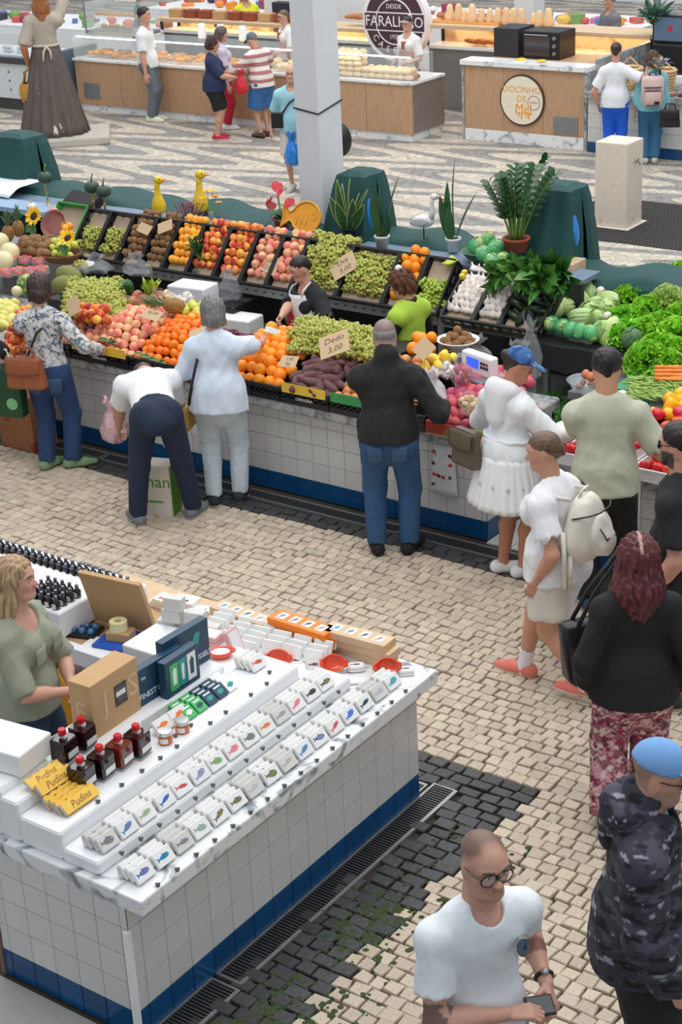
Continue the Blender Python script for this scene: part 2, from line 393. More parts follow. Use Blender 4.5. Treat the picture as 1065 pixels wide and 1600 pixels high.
# drain along the long face
def drain(name, x0, y0, x1, y1, label, along='y'):
    t = thing(name, label, 'drain grate', (x0, y0, 0)); L = (y1-y0) if along == 'y' else (x1-x0); W = (x1-x0) if along == 'y' else (y1-y0)
    f = B(); bar = B(); bed = B()
    def bx(bb, a0, b0, z0, a1, b1, z1): bb.box(a0, b0, z0, a1, b1, z1) if along == 'y' else bb.box(b0, a0, z0, b1, a1, z1)
    bx(bed, 0, 0, -.06, W, L, -.008); bx(f, 0, 0, -.01, .014, L, .014); bx(f, W-.02, 0, -.01, W, L, .014); bx(f, .014, 0, -.01, W-.02, .012, .014); bx(f, .014, L-.012, -.01, W-.02, L, .014)
    n = int(L/.021)
    for i in range(n): bx(bar, .014, .012+i*(L-.024)/n, -.004, W-.02, .012+i*(L-.024)/n+.010, .012)
    bed.obj('channel', mat('drain_bed', (30, 30, 30), .9), t); f.obj('frame', M_STEEL, t); o = bar.obj('grating', M_DSTEEL, t); o['kind'] = 'stuff'
    return t
drain('drain_grate', -4.392, 4.72, -4.235, 6.63, 'long steel drain grate at the foot of the souvenir counter')
drain('drain_grate', -4.392, 3.7, -4.215, 4.69, 'shorter steel drain grate by the corner of the souvenir counter')
drain('drain_grate', -5.4, 6.5, -4.41, 6.6, 'narrow drain grate behind the far end of the souvenir counter', 'x')
for i, (a, c, l) in enumerate([(-12.2, -9.42, 'end to end behind the woman in the floral blouse'), (-9.4, -6.42, 'in front of the blue tiles between shoppers'), (-6.4, -4.9, 'by the stall corner beside the bare-legged woman')]):
    drain('drain_grate', a, 9.285, c, 9.43, 'long steel drain grate '+l, 'x')

# small fish-print boxes: a support block and three boxes leaning on it
M_CARD = mat('white_card', (236, 236, 233), .55, .03, 20)
M_CARDG = mat('grey_card', (212, 211, 206), .6, .05, 30)
M_PRINT = {}
def pm(c): return M_PRINT.setdefault(c, mat('print_%d_%d_%d' % c, c, .5, .1, 60))
def fish_print(parent, c, seed, w=.05, c2=None):
    """flat printed fish on the lid"""
    r = rng(seed); b = B(); n = 14; k = r.uniform(.26, .5); pts = []
    for i in range(n):
        a = 2*PI*i/n; pts.append((w*.42*math.cos(a), w*.42*k*math.sin(a)*(1+.25*math.cos(a))))
    b.plate(pts, .0012)
    b.plate([(-w*.38, 0), (-w*.62, w*.16), (-w*.55, 0), (-w*.62, -w*.16)], .0012)
    b.plate([(0, w*.3*k), (-w*.12, w*.62*k), (w*.12, w*.36*k)], .0012)
    if c2:
        b.m(1)
        for i in range(3): x = -w*.2+i*w*.18; b.plate([(x, -w*.28*k), (x+w*.06, -w*.28*k), (x+w*.06, w*.28*k), (x, w*.28*k)], .0016)
    b.m(2 if c2 else 1); b.plate([(w*.27, w*.05*k), (w*.31, w*.05*k), (w*.31, w*.14*k), (w*.27, w*.14*k)], .0018)
    return b.obj('printed_fish', [pm(c)]+([pm(c2)] if c2 else [])+[pm((250, 250, 250))], parent)
TW, TH, TT = .112, .076, .02
_tin = B().bbox(-TW/2, 0, 0, TW/2, TH, TT, .005).mesh('fish_box', M_CARD)
_ting = B().bbox(-TW/2, 0, 0, TW/2, TH, TT, .005).mesh('fish_box', M_CARDG)
_sup = B().bbox(-TW/2, 0, 0, TW/2, .058, .026, .003).mesh('support_block', M_CARDG)
_tag = B(); _tag.lathe([(.010, 0), (.011, .004), (.002, .02)], 8, sx=1.3); _tag = _tag.mesh('price_marker', mat('slate_marker', (92, 94, 98), .5))
def lean(x, y, z, tilt):              # box local x -> world y, leaning back towards -x, print to +x and up
    return Matrix.Translation((x, y, z)) @ Matrix(((0, -math.cos(tilt), math.sin(tilt), 0), (1, 0, 0, 0), (0, math.sin(tilt), math.cos(tilt), 0), (0, 0, 0, 1)))
R1 = [('blue and coral all-over', (28, 120, 190), (226, 92, 78)), ('blue mackerel', (36, 130, 176), None), ('grey seabass on grey', (128, 132, 140), None), ('pale green script', (150, 172, 158), None), ('yellow and black swordfish', (92, 92, 60), (214, 180, 60)),
      ('brown and green perch', (120, 110, 84), (112, 134, 72)), ('faint grey', (190, 192, 196), None), ('olive trout', (96, 108, 74), (190, 170, 92)), ('plain kraft', (186, 180, 168), None), ('thin blue sardine', (84, 140, 178), None),
      ('navy panel', (40, 84, 140), (214, 220, 226)), ('red and blue', (226, 88, 70), (62, 104, 170)), ('bright blue swordfish', (74, 124, 210), None), ('dark blue tuna', (44, 66, 92), None), ('pale grey', (182, 186, 192), None), ('teal outline', (92, 164, 176), None)]
R2 = [('grey sprat', (120, 124, 126), None), ('blue and red wrasse', (52, 140, 196), (220, 78, 54)), ('pale green', (160, 178, 138), None), ('blue crab', (54, 98, 190), None), ('red-striped', (214, 92, 92), (140, 60, 70)), ('lilac ray', (150, 150, 186), None),
      ('green swordfish', (132, 166, 104), None), ('pink octopus', (232, 130, 146), None), ('fine black', (120, 130, 128), None), ('orange eel', (226, 130, 84), None), ('kraft lines', (160, 156, 146), None), ('pink shrimp', (232, 112, 150), (250, 170, 120)),
      ('black bonito', (56, 58, 66), None), ('black and yellow lobster', (50, 52, 54), (222, 190, 60))]
def box_stack(x, y, z, idx, row, desc, c, c2, k, n=3, gr='fish-print boxes leaning in threes'):
    grey = 'grey' in desc or 'kraft' in desc
    s = link('support_block', _sup, None, None, None, 'grey block behind the %s boxes in the %s row' % (desc, row), 'block', 'support blocks behind the fish-print boxes')
    s.matrix_world = lean(x-.105, y, z+.001, math.radians(80))
    for j in range(n):
        t = link('fish_box', _ting if grey else _tin, None, None, None, '%s %s fish-print box, %s of its stack in the %s row' % ('small', desc, ['rearmost', 'middle', 'front'][j] if n == 3 else ORD[j], row), 'box', gr)
        t.matrix_world = lean(x-.064+(j+3-n)*.036, y+rng(k*7+j).uniform(-.003, .003), z+.001+.004*0, math.radians(50+rng(k+j).uniform(-2, 2)))
        f = fish_print(t, c, k*3, .075, c2); f.location = (0, TH/2, TT); f.rotation_euler = (0, 0, rng(k).uniform(-.2, .35))
    tg = link('price_marker', _tag, None, (x+.075, y-.01, z+.004), (0, .9, .6), 'slate price marker before the %s boxes in the %s row' % (desc, row), 'price marker', 'slate price markers')
for i, (d, c, c2) in enumerate(R1):
    y = 4.325+i*.1295; box_stack(-4.385, y, .8, i, 'lower', d, c, c2, 11+i)
for i, (d, c, c2) in enumerate(R2):
    y = 4.345+i*.126; box_stack(-4.605, y, .87, i, 'upper', d, c, c2, 51+i)
box_stack(-4.95, 5.86, .945, 0, 'top', 'orange mussel', (226, 110, 60), (70, 90, 110), 91)
box_stack(-4.96, 5.13, .945, 1, 'top', 'orange carrot', (238, 130, 50), None, 92, 1)
box_stack(-4.96, 5.245, .945, 2, 'top', 'orange starfish', (238, 126, 50), None, 93, 1)
for i, y in enumerate((4.5, 4.66, 4.8, 4.93, 5.05, 5.3, 5.42, 5.62, 5.75)):
    link('price_marker', _tag, None, (-4.815, y, .949), (0, .9, .6), 'dark slate price marker on the bottle step, %s from the pudding packs' % ORD[i], 'price marker', 'slate price markers')

# yellow pudding packs
M_PUD = mat('yellow_card', (236, 190, 72), .5, .06, 14); M_SIL = mat('silver_lining', (170, 172, 172), .35, .1, 20, metal=.5)
M_INK = mat('brown_ink', (150, 96, 40), .6)
def pudding_pack():
    t = thing('pudding_pack', 'x', 'pack'); w, h = .21, .062
    n = 12; pts = [(-w/2+i*w/n, h+.005*math.sin(i*2.3)) for i in range(n+1)]
    b = B().plate([(-w/2, 0), (w/2, 0)]+[(x, y) for x, y in reversed(pts)], .018); b.obj('card_sleeve', M_PUD, t)
    B().box(-w/2-.004, .002, .003, -w/2+.004, h-.004, .016).obj('inner_foil', M_SIL, t)
    writing('Pudins', .05, M_INK, t, (.0, h*.45, .0185), (0, 0, .03), shear=.35, sx=.95)
    return t
p0 = pudding_pack()
for k, (x, z, tl, ly) in enumerate([(-5.05, 1.015, 30, 'topmost at the back'), (-5.0, 1.0, 42, 'second from the back'), (-4.955, .95, 46, 'third from the back'), (-4.92, .95, 46, 'fourth from the back'), (-4.885, .95, 45, 'fifth from the back'), (-4.85, .95, 38, 'front one with lettering in full view')]):
    o = p0 if k == 0 else dup(p0)
    o['label'] = 'yellow pudding pack with handwritten lettering, '+ly; o['group'] = 'yellow pudding packs'
    o.matrix_world = lean(x, 4.44+.005*(k % 2), z, math.radians(tl))
# square liqueur bottles
M_LIQ = [mat('dark_liqueur', (30, 10, 12), .06, .05, 4, coat=.5), mat('amber_liqueur', (110, 34, 18), .06, .05, 4, coat=.5), mat('plum_liqueur', (48, 14, 16), .06, .05, 4, coat=.5)]
M_GLASS = mat('clear_glass', (235, 240, 240), .03, 0, 4, alpha=.3, spec=.5)
M_RED = mat('red_cap', (204, 24, 34), .35)
def bottle(x, y, z, li, label):
    t = thing('liqueur_bottle', label, 'bottle', (x, y, z), .12, 'square bottles with red stoppers'); s = .038; t.scale = (1.2, 1.2, 1.15)
    B().bbox(-s-.003, -s-.003, .012, s+.003, s+.003, .107, .006).obj('liqueur', M_LIQ[li], t)
    B().bbox(-s-.004, -s-.004, 0, s+.004, s+.004, .0115, .004).obj('glass_base', M_GLASS, t)
    B().lathe([(.014, .108), (.012, .122)], 12).obj('neck', M_GLASS, t, True)
    B().lathe([(.0165, .12), (.0165, .142), (.014, .146)], 14).obj('stopper', M_RED, t)
    B().box(s+.0042, -.028, .03, s+.006, .032, .056).obj('paper_label', M_CARD, t)
    B().box(.004, -.008, .095, .018, .008, .1205).obj('neck_tag', M_CARD, t)
for k, (x, y, z, li, l) in enumerate([(-4.96, 4.56, .945, 0, 'black liqueur bottle nearest the pudding packs in the front row'), (-4.95, 4.68, .945, 0, 'black liqueur bottle, second in the front row'), (-4.94, 4.795, .945, 1, 'amber liqueur bottle, third in the front row of four'), (-4.93, 4.91, .945, 2, 'dark plum liqueur bottle at the jam jar end of the front row'),
                                    (-5.12, 4.62, 1.01, 0, 'black liqueur bottle in the back pair nearer the pudding packs'), (-5.12, 4.745, 1.01, 2, 'plum liqueur bottle in the back pair beside the cardboard carton')]): bottle(x, y, z, li, l)
# jam jars
M_JAM = mat('orange_jam', (196, 104, 40), .15, .1, 10, coat=.5); M_LID = mat('silver_lid', (214, 216, 216), .25, .05, 5, metal=.7)
for (x, y, l) in [(-4.89, 5.06, 'jar of orange jam with silver lid nearer the bottles'), (-4.885, 5.18, 'jar of orange jam with silver lid beside the green packets')]:
    t = thing('jam_jar', l, 'jar', (x, y, .945), 0, 'two jars of orange jam')
    B().lathe([(.032, 0), (.036, .006), (.036, .048), (.032, .054)], 20).obj('jam', M_JAM, t, True)
    B().lathe([(.037, .05), (.037, .066), (.034, .069)], 20).obj('lid', M_LID, t)
    B().sheet(lambda u, v: (.0368*math.cos(-1.6+u*1.1), .0368*math.sin(-1.6+u*1.1), .012+v*.026), 5, 1).obj('paper_label', M_CARD, t)
# kraft carton with window
M_KRAFT = mat('kraft_board', (196, 158, 112), .7, .06, 12, stretch=(1, 1, 6)); M_KRAFTL = mat('kraft_light', (214, 184, 148), .7)
t = thing('kraft_carton', 'big kraft cardboard carton standing beside the bottles, with pale letters and a window', 'carton', (-5.12, 4.99, 1.01), .03)
B().bbox(-.14, -.17, 0, 0, .17, .29, .003).obj('carton_body', M_KRAFT, t)
B().box(.0, -.008, .10, .003, .078, .21).obj('window', mat('carton_window', (40, 42, 48), .1), t)
B().box(.0015, .0, .15, .0045, .066, .175).obj('bottle_label', M_CARD, t)
for ch, yy, sz in (('J', -.075, .17), ('S', .125, .17)): writing(ch, sz, M_KRAFTL, t, (.0012, yy, .155), (PI/2, 0, PI/2))
writing('E', .15, M_KRAFTL, t, (-.07, -.1712, .13), (PI/2, 0, 0))
# navy seafood boxes
M_NAVY = mat('navy_card', (22, 62, 88), .4, .05, 8); M_TEAL = mat('teal_print', (34, 150, 140), .4); M_GRN = mat('green_print', (66, 176, 92), .4, .05, 20)
def navy_box(x, y, z, w, h, rz, label, words=(), fish=True, panels=False):
    t = thing('seafood_box', label, 'box', (x, y, z), rz, 'navy seafood boxes'); B().bbox(-.05, -w/2, 0, 0, w/2, h, .003).obj('box_body', M_NAVY, t)
    if fish: B().plate([(.0, -.05), (.04, -.03), (.06, .03), (.05, .05), (.02, .045), (-.005, .0)], .002, Matrix(((0, 0, 1, 0), (1, 0, 0, w*.18-.02), (0, 1, 0, h*.62), (0, 0, 0, 1)))).obj('printed_shell', M_TEAL, t)
    for tx, yy, zz, sz in words: writing(tx, sz, M_WHITE, t, (.001, yy, zz), (PI/2, 0, PI/2), space=.95)
    if panels:
        for y0, y1, ma in ((-.1, -.035, M_GRN), (-.03, .025, M_TEAL), (.035, .1, M_CARD)):
            p = B().box(0, y0, .03, .003, y1, h-.025).obj('sample_packet', ma, t)
            B().plate([(y0+.02, .06), (y1-.02, .06), (y1-.016, h-.06), ((y0+y1)/2, h-.045), (y0+.018, h-.07)], .0015, Matrix(((0, 0, 1, .003), (1, 0, 0, 0), (0, 1, 0, 0), (0, 0, 0, 1)))).obj('fish_motif', M_WHITE if ma != M_CARD else M_NAVY, p)
    return t
navy_box(-5.13, 5.32, 1.01, .33, .2, -.03, 'navy box lettered finest natural standing next to the kraft carton', [('FINEST NATURAL', .0, .05, .042), ('oo', -.12, .15, .03)])
navy_box(-5.16, 5.56, 1.01, .34, .24, -.03, 'navy box lettered mussels with a teal shell, beside the pink blocks', [('MUSSELS', .1, .05, .04)])
navy_box(-5.07, 5.42, 1.01, .26, .2, .02, 'navy window box showing three packets, in front of the other navy boxes', (), False, True)
# green and blue packets in shingled rows
def packet(x, y, z, ma, m2, label):
    t = link('seafood_packet', B().bbox(-.036, 0, 0, .036, .08, .012, .003).mesh('seafood_packet', ma), None, None, None, label, 'packet', 'shingled seafood packets'); t.matrix_world = lean(x, y, z, math.radians(36))
    B().plate([(-.024, .03), (.0, .018), (.026, .034), (.012, .048), (-.012, .046)], .001, Matrix.Translation((0, 0, .012))).obj('fish_motif', m2, t)
    B().box(-.024, .058, .012, .024, .066, .013).obj('brand_band', M_WHITE, t)
M_LBL = mat('pale_packet', (236, 240, 240), .4)
for c, (y, ma, m2, nm) in enumerate([(5.3, M_GRN, M_WHITE, 'green'), (5.38, M_GRN, M_NAVY, 'green'), (5.46, M_NAVY, M_TEAL, 'navy'), (5.54, M_NAVY, M_TEAL, 'navy'), (5.62, M_LBL, M_TEAL, 'white')]):
    for k in range(4): packet(-5.02+k*.033, y, .946+.0*k, ma, m2, '%s seafood packet, %s of the %s shingled column from the jars' % (nm, ['rearmost', 'second', 'third', 'front'][k], ORD[c]))
# orange-red bowls and white ceramic tins
M_BOWL = mat('orange_glaze', (236, 76, 32), .15, .05, 5, coat=.5); M_CER = mat('white_ceramic', (240, 240, 238), .2, .02, 5, coat=.3)
def bowl(x, y, z, rot, label, lining=False):
    t = thing('ceramic_bowl', label, 'bowl', (x, y, z), 0, 'orange-red ceramic fish dishes', rot)
    b = B().lathe([(.03, 0), (.048, .008), (.058, .03), (.058, .038), (.05, .036), (.044, .014), (.02, .010), (.001, .009)], 22, sx=1.15, sy=.85, cap=False); b.V[0]; b.obj('bowl_body', M_BOWL, t, True)
    B().lathe([(.001, -.001), (.03, 0)], 22, sx=1.15, sy=.85, cap=False).obj('base', M_BOWL, t)
    for s in (-1, 1): B().tube([(.056*s, -.02, .034), (.074*s, -.012, .036), (.074*s, .012, .036), (.056*s, .02, .034)], .007, 6).obj('lug_handle', M_BOWL, t, True)
    if lining: B().lathe([(.001, .03), (.043, .03), (.043, .033), (.001, .034)], 20, sx=1.15, sy=.85).obj('paper_lid', M_CARD, t)
bowl(-5.2, 5.86, .947, (0, 0, .7), 'orange-red dish with a paper lid lying flat by the navy boxes', True)
bowl(-5.05, 6.13, .85, (1.0, .2, .9), 'orange-red dish tilted up beside a white ceramic tin, nearest the orange gift boxes')
bowl(-4.76, 6.24, .85, (1.0, .2, .9), 'orange-red dish propped up in the middle by the kraft gift boxes')
bowl(-4.5, 6.36, .845, (1.0, .1, .9), 'orange-red dish propped up nearest the marble corner')
def ceramic_tin(x, y, z, label, upright=False):
    t = thing('ceramic_tin', label, 'ceramic tin', (x, y, z), .7, 'white ceramic sardine tins', (1.1, 0, .7) if upright else None)
    B().bbox(-.046, -.034, 0, .046, .034, .02, .012).obj('tin_base', M_CER, t); B().bbox(-.042, -.03, .02, .042, .03, .034, .012).obj('lid', M_CER, t)
    f = fish_print(t, (62, 70, 84), 3, .05, (214, 92, 92)); f.location = (0, 0, .034)
for x, y, z, l, u in [(-4.96, 6.19, .801, 'white ceramic tin lying flat right of the second orange dish', 0), (-4.66, 6.32, .801, 'white ceramic tin lying flat beside the middle orange dish', 0), (-4.41, 6.42, .801, 'white ceramic tin lying flat next to the marble corner', 0), (-5.13, 6.1, .84, 'white ceramic tin on edge left of the second orange dish', 1), (-4.85, 6.2, .84, 'white ceramic dish on edge left of the middle orange dish', 1)]: ceramic_tin(x, y, z, l, u)
# scalloped doily
b = B(); b.plate([(.085*math.cos(2*PI*i/40)*(1+.06*(i % 2)), .11*math.sin(2*PI*i/40)*(1+.06*(i % 2))) for i in range(40)], .002)
b.obj('paper_doily', M_CER, None, loc=(-4.39, 6.38, .8005), label='white scalloped paper doily on the marble corner under the last ceramic tin', cat='doily')
# gift boxes of four along the far edge
def gift(x, y, z, rz, ma, label, group, first=True):
    t = thing('gift_box', label, 'gift box', (x, y, z), rz, group); B().bbox(-.2, -.06, 0, .2, .06, .045, .003).obj('box_body', ma, t)
    for k in range(4):
        w = B().bbox(-.028, -.035, 0, .028, .035, .002, .001).obj('window', M_CARD, t, loc=(-.135+k*.09, 0, .045))
        f = fish_print(w, [(60, 130, 190), (90, 94, 100), (50, 70, 100), (200, 80, 70)][k], k+40, .05); f.location = (0, 0, .002); f.rotation_euler = (0, 0, 1.1)
M_ORG = mat('orange_card', (248, 130, 18), .45, .04, 10)
for g, (x, y, ma, nm) in enumerate([(-5.52, 6.4, M_KRAFTL, 'light kraft'), (-5.07, 6.41, M_ORG, 'bright orange'), (-4.73, 6.46, M_KRAFTL, 'kraft brown')]):
    for k in range(2 if g == 0 else 3): gift(x+[0, .02, -.01][k], y+[0.012, .006, 0][k], .80+.0455*k, -.03+.04*k*(g-1), ma, '%s gift box with four windows, %s in its pile %s' % (nm, ['bottom', 'middle', 'top'][k] if g else ['bottom', 'top'][k], ['beside the loose cards', 'along the far edge', 'nearest the marble corner'][g]), 'gift boxes along the far edge')
# rows of small white boxes behind the bowls
r = rng(3)
for i in range(6):
    for j in range(5):
        x, y = -5.5+i*.128-j*.01, 6.08+j*.058+i*.016
        if i > 2 and j < 1: continue
        t = link('fish_box', _tin, None, None, None, 'plain white box in the rear block of boxes, %s along in its %s row' % (ORD[i], ORD[j]), 'box', 'white boxes behind the orange dishes')
        t.matrix_world = Matrix.Translation((x, y, .83 if i else .86)) @ Euler((math.radians(62)+r.uniform(-.05, .05), 0, .1+r.uniform(-.05, .05))).to_matrix().to_4x4()
link('box_riser', B().bbox(-5.58, 6.06, .80, -4.8, 6.36, .83, .004).mesh('box_riser', M_CLOTH), None, label='low white riser under the rear block of plain boxes', cat='riser')

# the wing with wooden worktop, till corner and the bottles
M_DESK = mat('worn_oak', (188, 150, 118), .5, .12, 3, stretch=(1.2, 10, 10))
t = thing('side_worktop', 'worn wooden worktop between the seller and the open cardboard box', 'worktop', (-6.06, 6.02, 0))
B().bbox(-.39, -.28, .725, .7, .26, .785, .004).obj('worktop_board', M_DESK, t)
B().bbox(-.39, -.3, .62, .7, -.28, .79, .004).obj('front_rail', M_MARBG, t)
B().bbox(-.39, -.31, .70, .7, -.25, .80, .004).obj('white_rail', M_CLOTH, t)
M_OCHRE = mat('ochre_cloth', (222, 150, 24), .8, .08, 6)
b = B().sheet(lambda u, v: (-1.9+u*2.35, 5.68+.025*math.sin(u*38)*(1-v*.6), .66*v+.0), 60, 4, .004); b.V = [(x-5.7, y, z) for x, y, z in b.V]
b.obj('drape', M_OCHRE, None, True, label='ochre yellow cloth hanging behind the blonde seller', cat='cloth', kind='thing')
# open cardboard box lid
t = thing('cardboard_box', 'large opened cardboard box with its lid leaning up beside the tape roll', 'box', (-6.06, 6.04, .786), .12)
B().bbox(-.2, -.02, 0, .2, .2, .03, .003).obj('box_tray', M_KRAFT, t)
o = B().bbox(-.21, 0, 0, .21, .03, .36, .004).obj('lid', M_KRAFT, t, rot=(.3, 0, 0), loc=(0, .0, .03))
link('tape_roll', B().lathe([(.02, 0), (.05, 0), (.05, .055), (.02, .055), (.02, 0)], 24, cap=False).mesh('tape_roll', [mat('pale_labels', (236, 226, 170), .5)]), None, (-5.99, 5.92, .868), (.0, 0, 0), 'roll of pale yellow printed labels on a small carton', 'label roll')
link('small_carton', B().bbox(-.07, -.05, 0, .07, .05, .05, .003).mesh('small_carton', M_KRAFT), None, (-5.98, 5.92, .816), (0, 0, .3), 'small brown carton under the roll of labels', 'carton')
link('blue_folder', B().bbox(-.16, -.11, 0, .16, .11, .028, .002).mesh('blue_folder', mat('blue_card', (28, 84, 180), .4)), None, (-5.94, 5.92, .787), (0, 0, .2), 'blue folder lying under the small carton', 'folder')
t = thing('notepad', 'white ring notepad lying open with a brown stamp', 'notepad', (-6.04, 5.83, .787), .15); t.scale = (.75,)*3
B().bbox(-.15, -.1, 0, .15, .1, .012, .002).obj('pages', M_CARD, t); B().plate([(.03*math.cos(a)*(1+.3*math.sin(3*a)), .025*math.sin(a)) for a in [i*.5 for i in range(12)]], .002, Matrix.Translation((0, .03, .012))).obj('stamp_mark', mat('tan_mark', (190, 150, 110), .8), t)
t = thing('phone_tray', 'dark tray of glossy blue balls left of the notepad', 'tray', (-6.24, 5.9, .787), .3)
B().bbox(-.09, -.07, 0, .09, .07, .02, .003).obj('tray_base', M_BLACK, t)
for i in range(3):
    for j in range(2): B().ball((-.055+i*.055, -.03+j*.06, .028), .024, 10, 6).obj('glossy_ball', mat('glossy_blue', (60, 104, 150), .12, coat=.6), t, True)
# white riser, stacked grey boxes and pink boxes
link('display_riser', B().bbox(-.2, -.2, 0, .16, .1, .2, .006).mesh('display_riser', M_CLOTH), None, (-5.5, 5.84, .787), (0, 0, .02), 'tall white cloth-covered riser behind the navy boxes', 'riser')
gb = B().bbox(-.055, -.03, 0, .055, .03, .075, .003).mesh('grey_box', M_CARDG)
for k, (x, y, z, l) in enumerate([(-5.62, 5.98, .8, 'bottom row nearest the lid'), (-5.5, 6.02, .8, 'bottom row middle'), (-5.38, 6.05, .8, 'bottom row nearest the pink boxes'), (-5.58, 5.98, .876, 'middle row nearer the lid'), (-5.45, 6.02, .876, 'middle row nearer the pink boxes'), (-5.56, 5.98, .952, 'on top of the pile')]):
    link('grey_box', gb, None, (x-.03, y-.02, z+.13), (0, 0, .25), 'small plain grey box in the pile on the worktop, '+l, 'box', 'pile of plain grey boxes')
M_PINK = mat('pink_card', (226, 178, 178), .5)
for k, (x, y, z, rt) in enumerate([(-5.36, 5.96, .94, (0, 0, .1)), (-5.36, 5.96, .972, (0, 0, .12)), (-5.24, 6.0, .96, (0, 1.2, .1))]):
    t = thing('pink_box', ['pink flat box, lower of two beside the grey pile', 'pink flat box with white lid, upper of two', 'pink box leaning against the pink pair'][k], 'box', (x, y, z), 0, 'pink boxes', rt)
    B().bbox(-.07, -.05, 0, .07, .05, .03, .002).obj('box_body', M_PINK, t); B().bbox(-.06, -.04, .03, .06, .04, .0315, .001).obj('lid_panel', M_CARD, t)
link('box_riser', B().bbox(-.4, -.08, 0, .12, .14, .14, .004).mesh('box_riser', M_CLOTH), None, (-5.36, 5.95, .795), None, 'white block under the pink boxes', 'riser')
# kraft mat with stacked playing-card boxes, loose cards
link('kraft_sheet', B().bbox(-.55, -.2, 0, .5, .2, .004, .001).mesh('kraft_sheet', M_KRAFTL), None, (-6.0, 6.36, .801), (0, 0, -.03), 'brown kraft paper sheet under the card boxes', 'paper sheet')
cb = B().bbox(-.075, -.05, 0, .075, .05, .024, .003).mesh('card_box', M_CARD)
k = 0
for lv, n in ((0, 4), (1, 3), (2, 2)):
    for i in range(n):
        t = link('card_box', cb, None, (-6.06+i*.1+lv*.03, 6.36+.045*(i % 2)-.01*lv, .806+lv*.0245), (0, 0, .15*(i % 2)), 'white card box with red and black dots, %s in the %s layer of the pile' % (ORD[i], ['lowest', 'middle', 'top'][lv]), 'card box', 'pile of white card boxes')
        for q, c in enumerate([(216, 40, 60), (216, 40, 60), (60, 62, 66)]): B().plate([(.012*math.cos(a)-.03+q*.026, .012*math.sin(a)) for a in [j*PI/4 for j in range(8)]], .001, Matrix.Translation((0, -.02, .024))).obj('printed_dot', pm(c), t)
for i in range(7):
    x, y = -5.8+(i % 4)*.13, 6.36+(i//4)*.09+(i % 4)*.01
    t = link('sample_card', B().bbox(-.055, -.036, 0, .055, .036, .004, .012).mesh('sample_card', pm((56, 128, 186)) if i == 3 else M_CARD), None, (x, y, .806), (0, 0, .3), '%s fish card lying loose behind the white boxes, %s along' % ('blue' if i == 3 else 'white', ORD[i]), 'card', 'loose fish cards')
    f = fish_print(t, (235, 240, 244) if i == 3 else [(216, 80, 80), (120, 124, 130), (60, 70, 90)][i % 3], i, .06); f.location = (0, 0, .004)
t = thing('poster_board', 'flat board with fish prints lying behind the grey box pile', 'board', (-5.6, 6.16, .802), .12)
B().bbox(-.3, -.13, 0, .3, .13, .008, .002).obj('board', M_KRAFTL, t); B().bbox(-.26, -.1, .008, .26, .1, .010, .001).obj('sheet', M_CARD, t)
for i in range(6): p = B().bbox(-.06, -.03, .010, .06, .03, .0112, .012).obj('printed_panel', pm((62, 120, 176) if i == 3 else (226, 228, 230)), t, loc=(-.17+(i % 3)*.17, -.05+(i//3)*.1, 0)); f = fish_print(p, (235, 235, 238) if i == 3 else (110, 124, 136), i, .07); f.location = (0, 0, .0112)
# block of small dark bottles with silver caps
link('bottle_stand', B().bbox(-.62, -.3, 0, .52, .1, .16, .01).bbox(-.62, .1, 0, .6, .34, .09, .01).mesh('bottle_stand', M_CLOTH), None, (-6.8, 6.06, .8), (0, 0, 0), 'white stepped stand holding rows of small dark bottles', 'stand')
mb = B(); mb.lathe([(.02, 0), (.022, .004), (.022, .04), (.012, .055), (.010, .06)], 10); mbm = mb.mesh('bottle_glass', mat('dark_glass', (28, 22, 22), .08, coat=.5), True)
mc = B().lathe([(.011, .058), (.011, .078), (.008, .08)], 10).mesh('cap', mat('steel_cap', (120, 124, 132), .3, metal=.6)); ml = B().box(.021, -.014, .008, .0235, .014, .034).mesh('paper_label', M_CARD)
ml2 = B().box(-.014, -.0235, .008, .014, -.021, .034).mesh('paper_label', M_CARD)
def mini(x, y, z, l):
    t = thing('miniature_bottle', l, 'bottle', (x, y, z), 0, 'small dark bottles with silver caps'); link('bottle_glass', mbm, t); link('cap', mc, t); link('paper_label', ml2, t)
for blk, (x0, y0, z, nx, ny) in enumerate([(-7.3, 5.8, .96, 5, 4), (-6.93, 5.8, .96, 5, 4), (-6.56, 5.8, .96, 5, 4), (-7.3, 6.24, .89, 20, 2)]):
    for i in range(nx):
        for j in range(ny): mini(x0+i*(.056 if blk < 3 else .055), y0+j*.056, z+.001, 'small dark bottle, %s along in the %s row of the %s' % (ORD[i], ORD[j], ['block farthest from the lid', 'middle block', 'block nearest the lid', 'strip along the aisle edge'][blk]))
link('printed_notice', B().bbox(-.12, -.05, 0, .12, .05, .003, .001).mesh('printed_notice', mat('charcoal_print', (52, 54, 58), .5, .3, 60)), None, (-6.75, 6.5, .805), (0, 0, -.05), 'dark printed notice lying on the white rim of the wing counter', 'notice')
# white stool and box near the entrance of the stall
link('white_carton', B().bbox(-.16, -.12, 0, .16, .12, .11, .006).mesh('white_carton', M_CARD), None, (-5.3, 4.45, 1.055), (0, 0, .12), 'white carton behind the pudding packs at the end of the counter', 'carton')
t = thing('stool', 'white round stool half hidden behind the white carton', 'stool', (-5.75, 4.6, 0)); B().lathe([(.15, .62), (.19, .64), (.19, .67), (.16, .69)], 24).obj('seat', M_WHITE, t, True)
for k in range(4): a = k*PI/2+.5; B().tube([(.1*math.cos(a), .1*math.sin(a), .63), (.17*math.cos(a), .17*math.sin(a), 0)], .014, 8).obj('leg', M_WHITE, t)
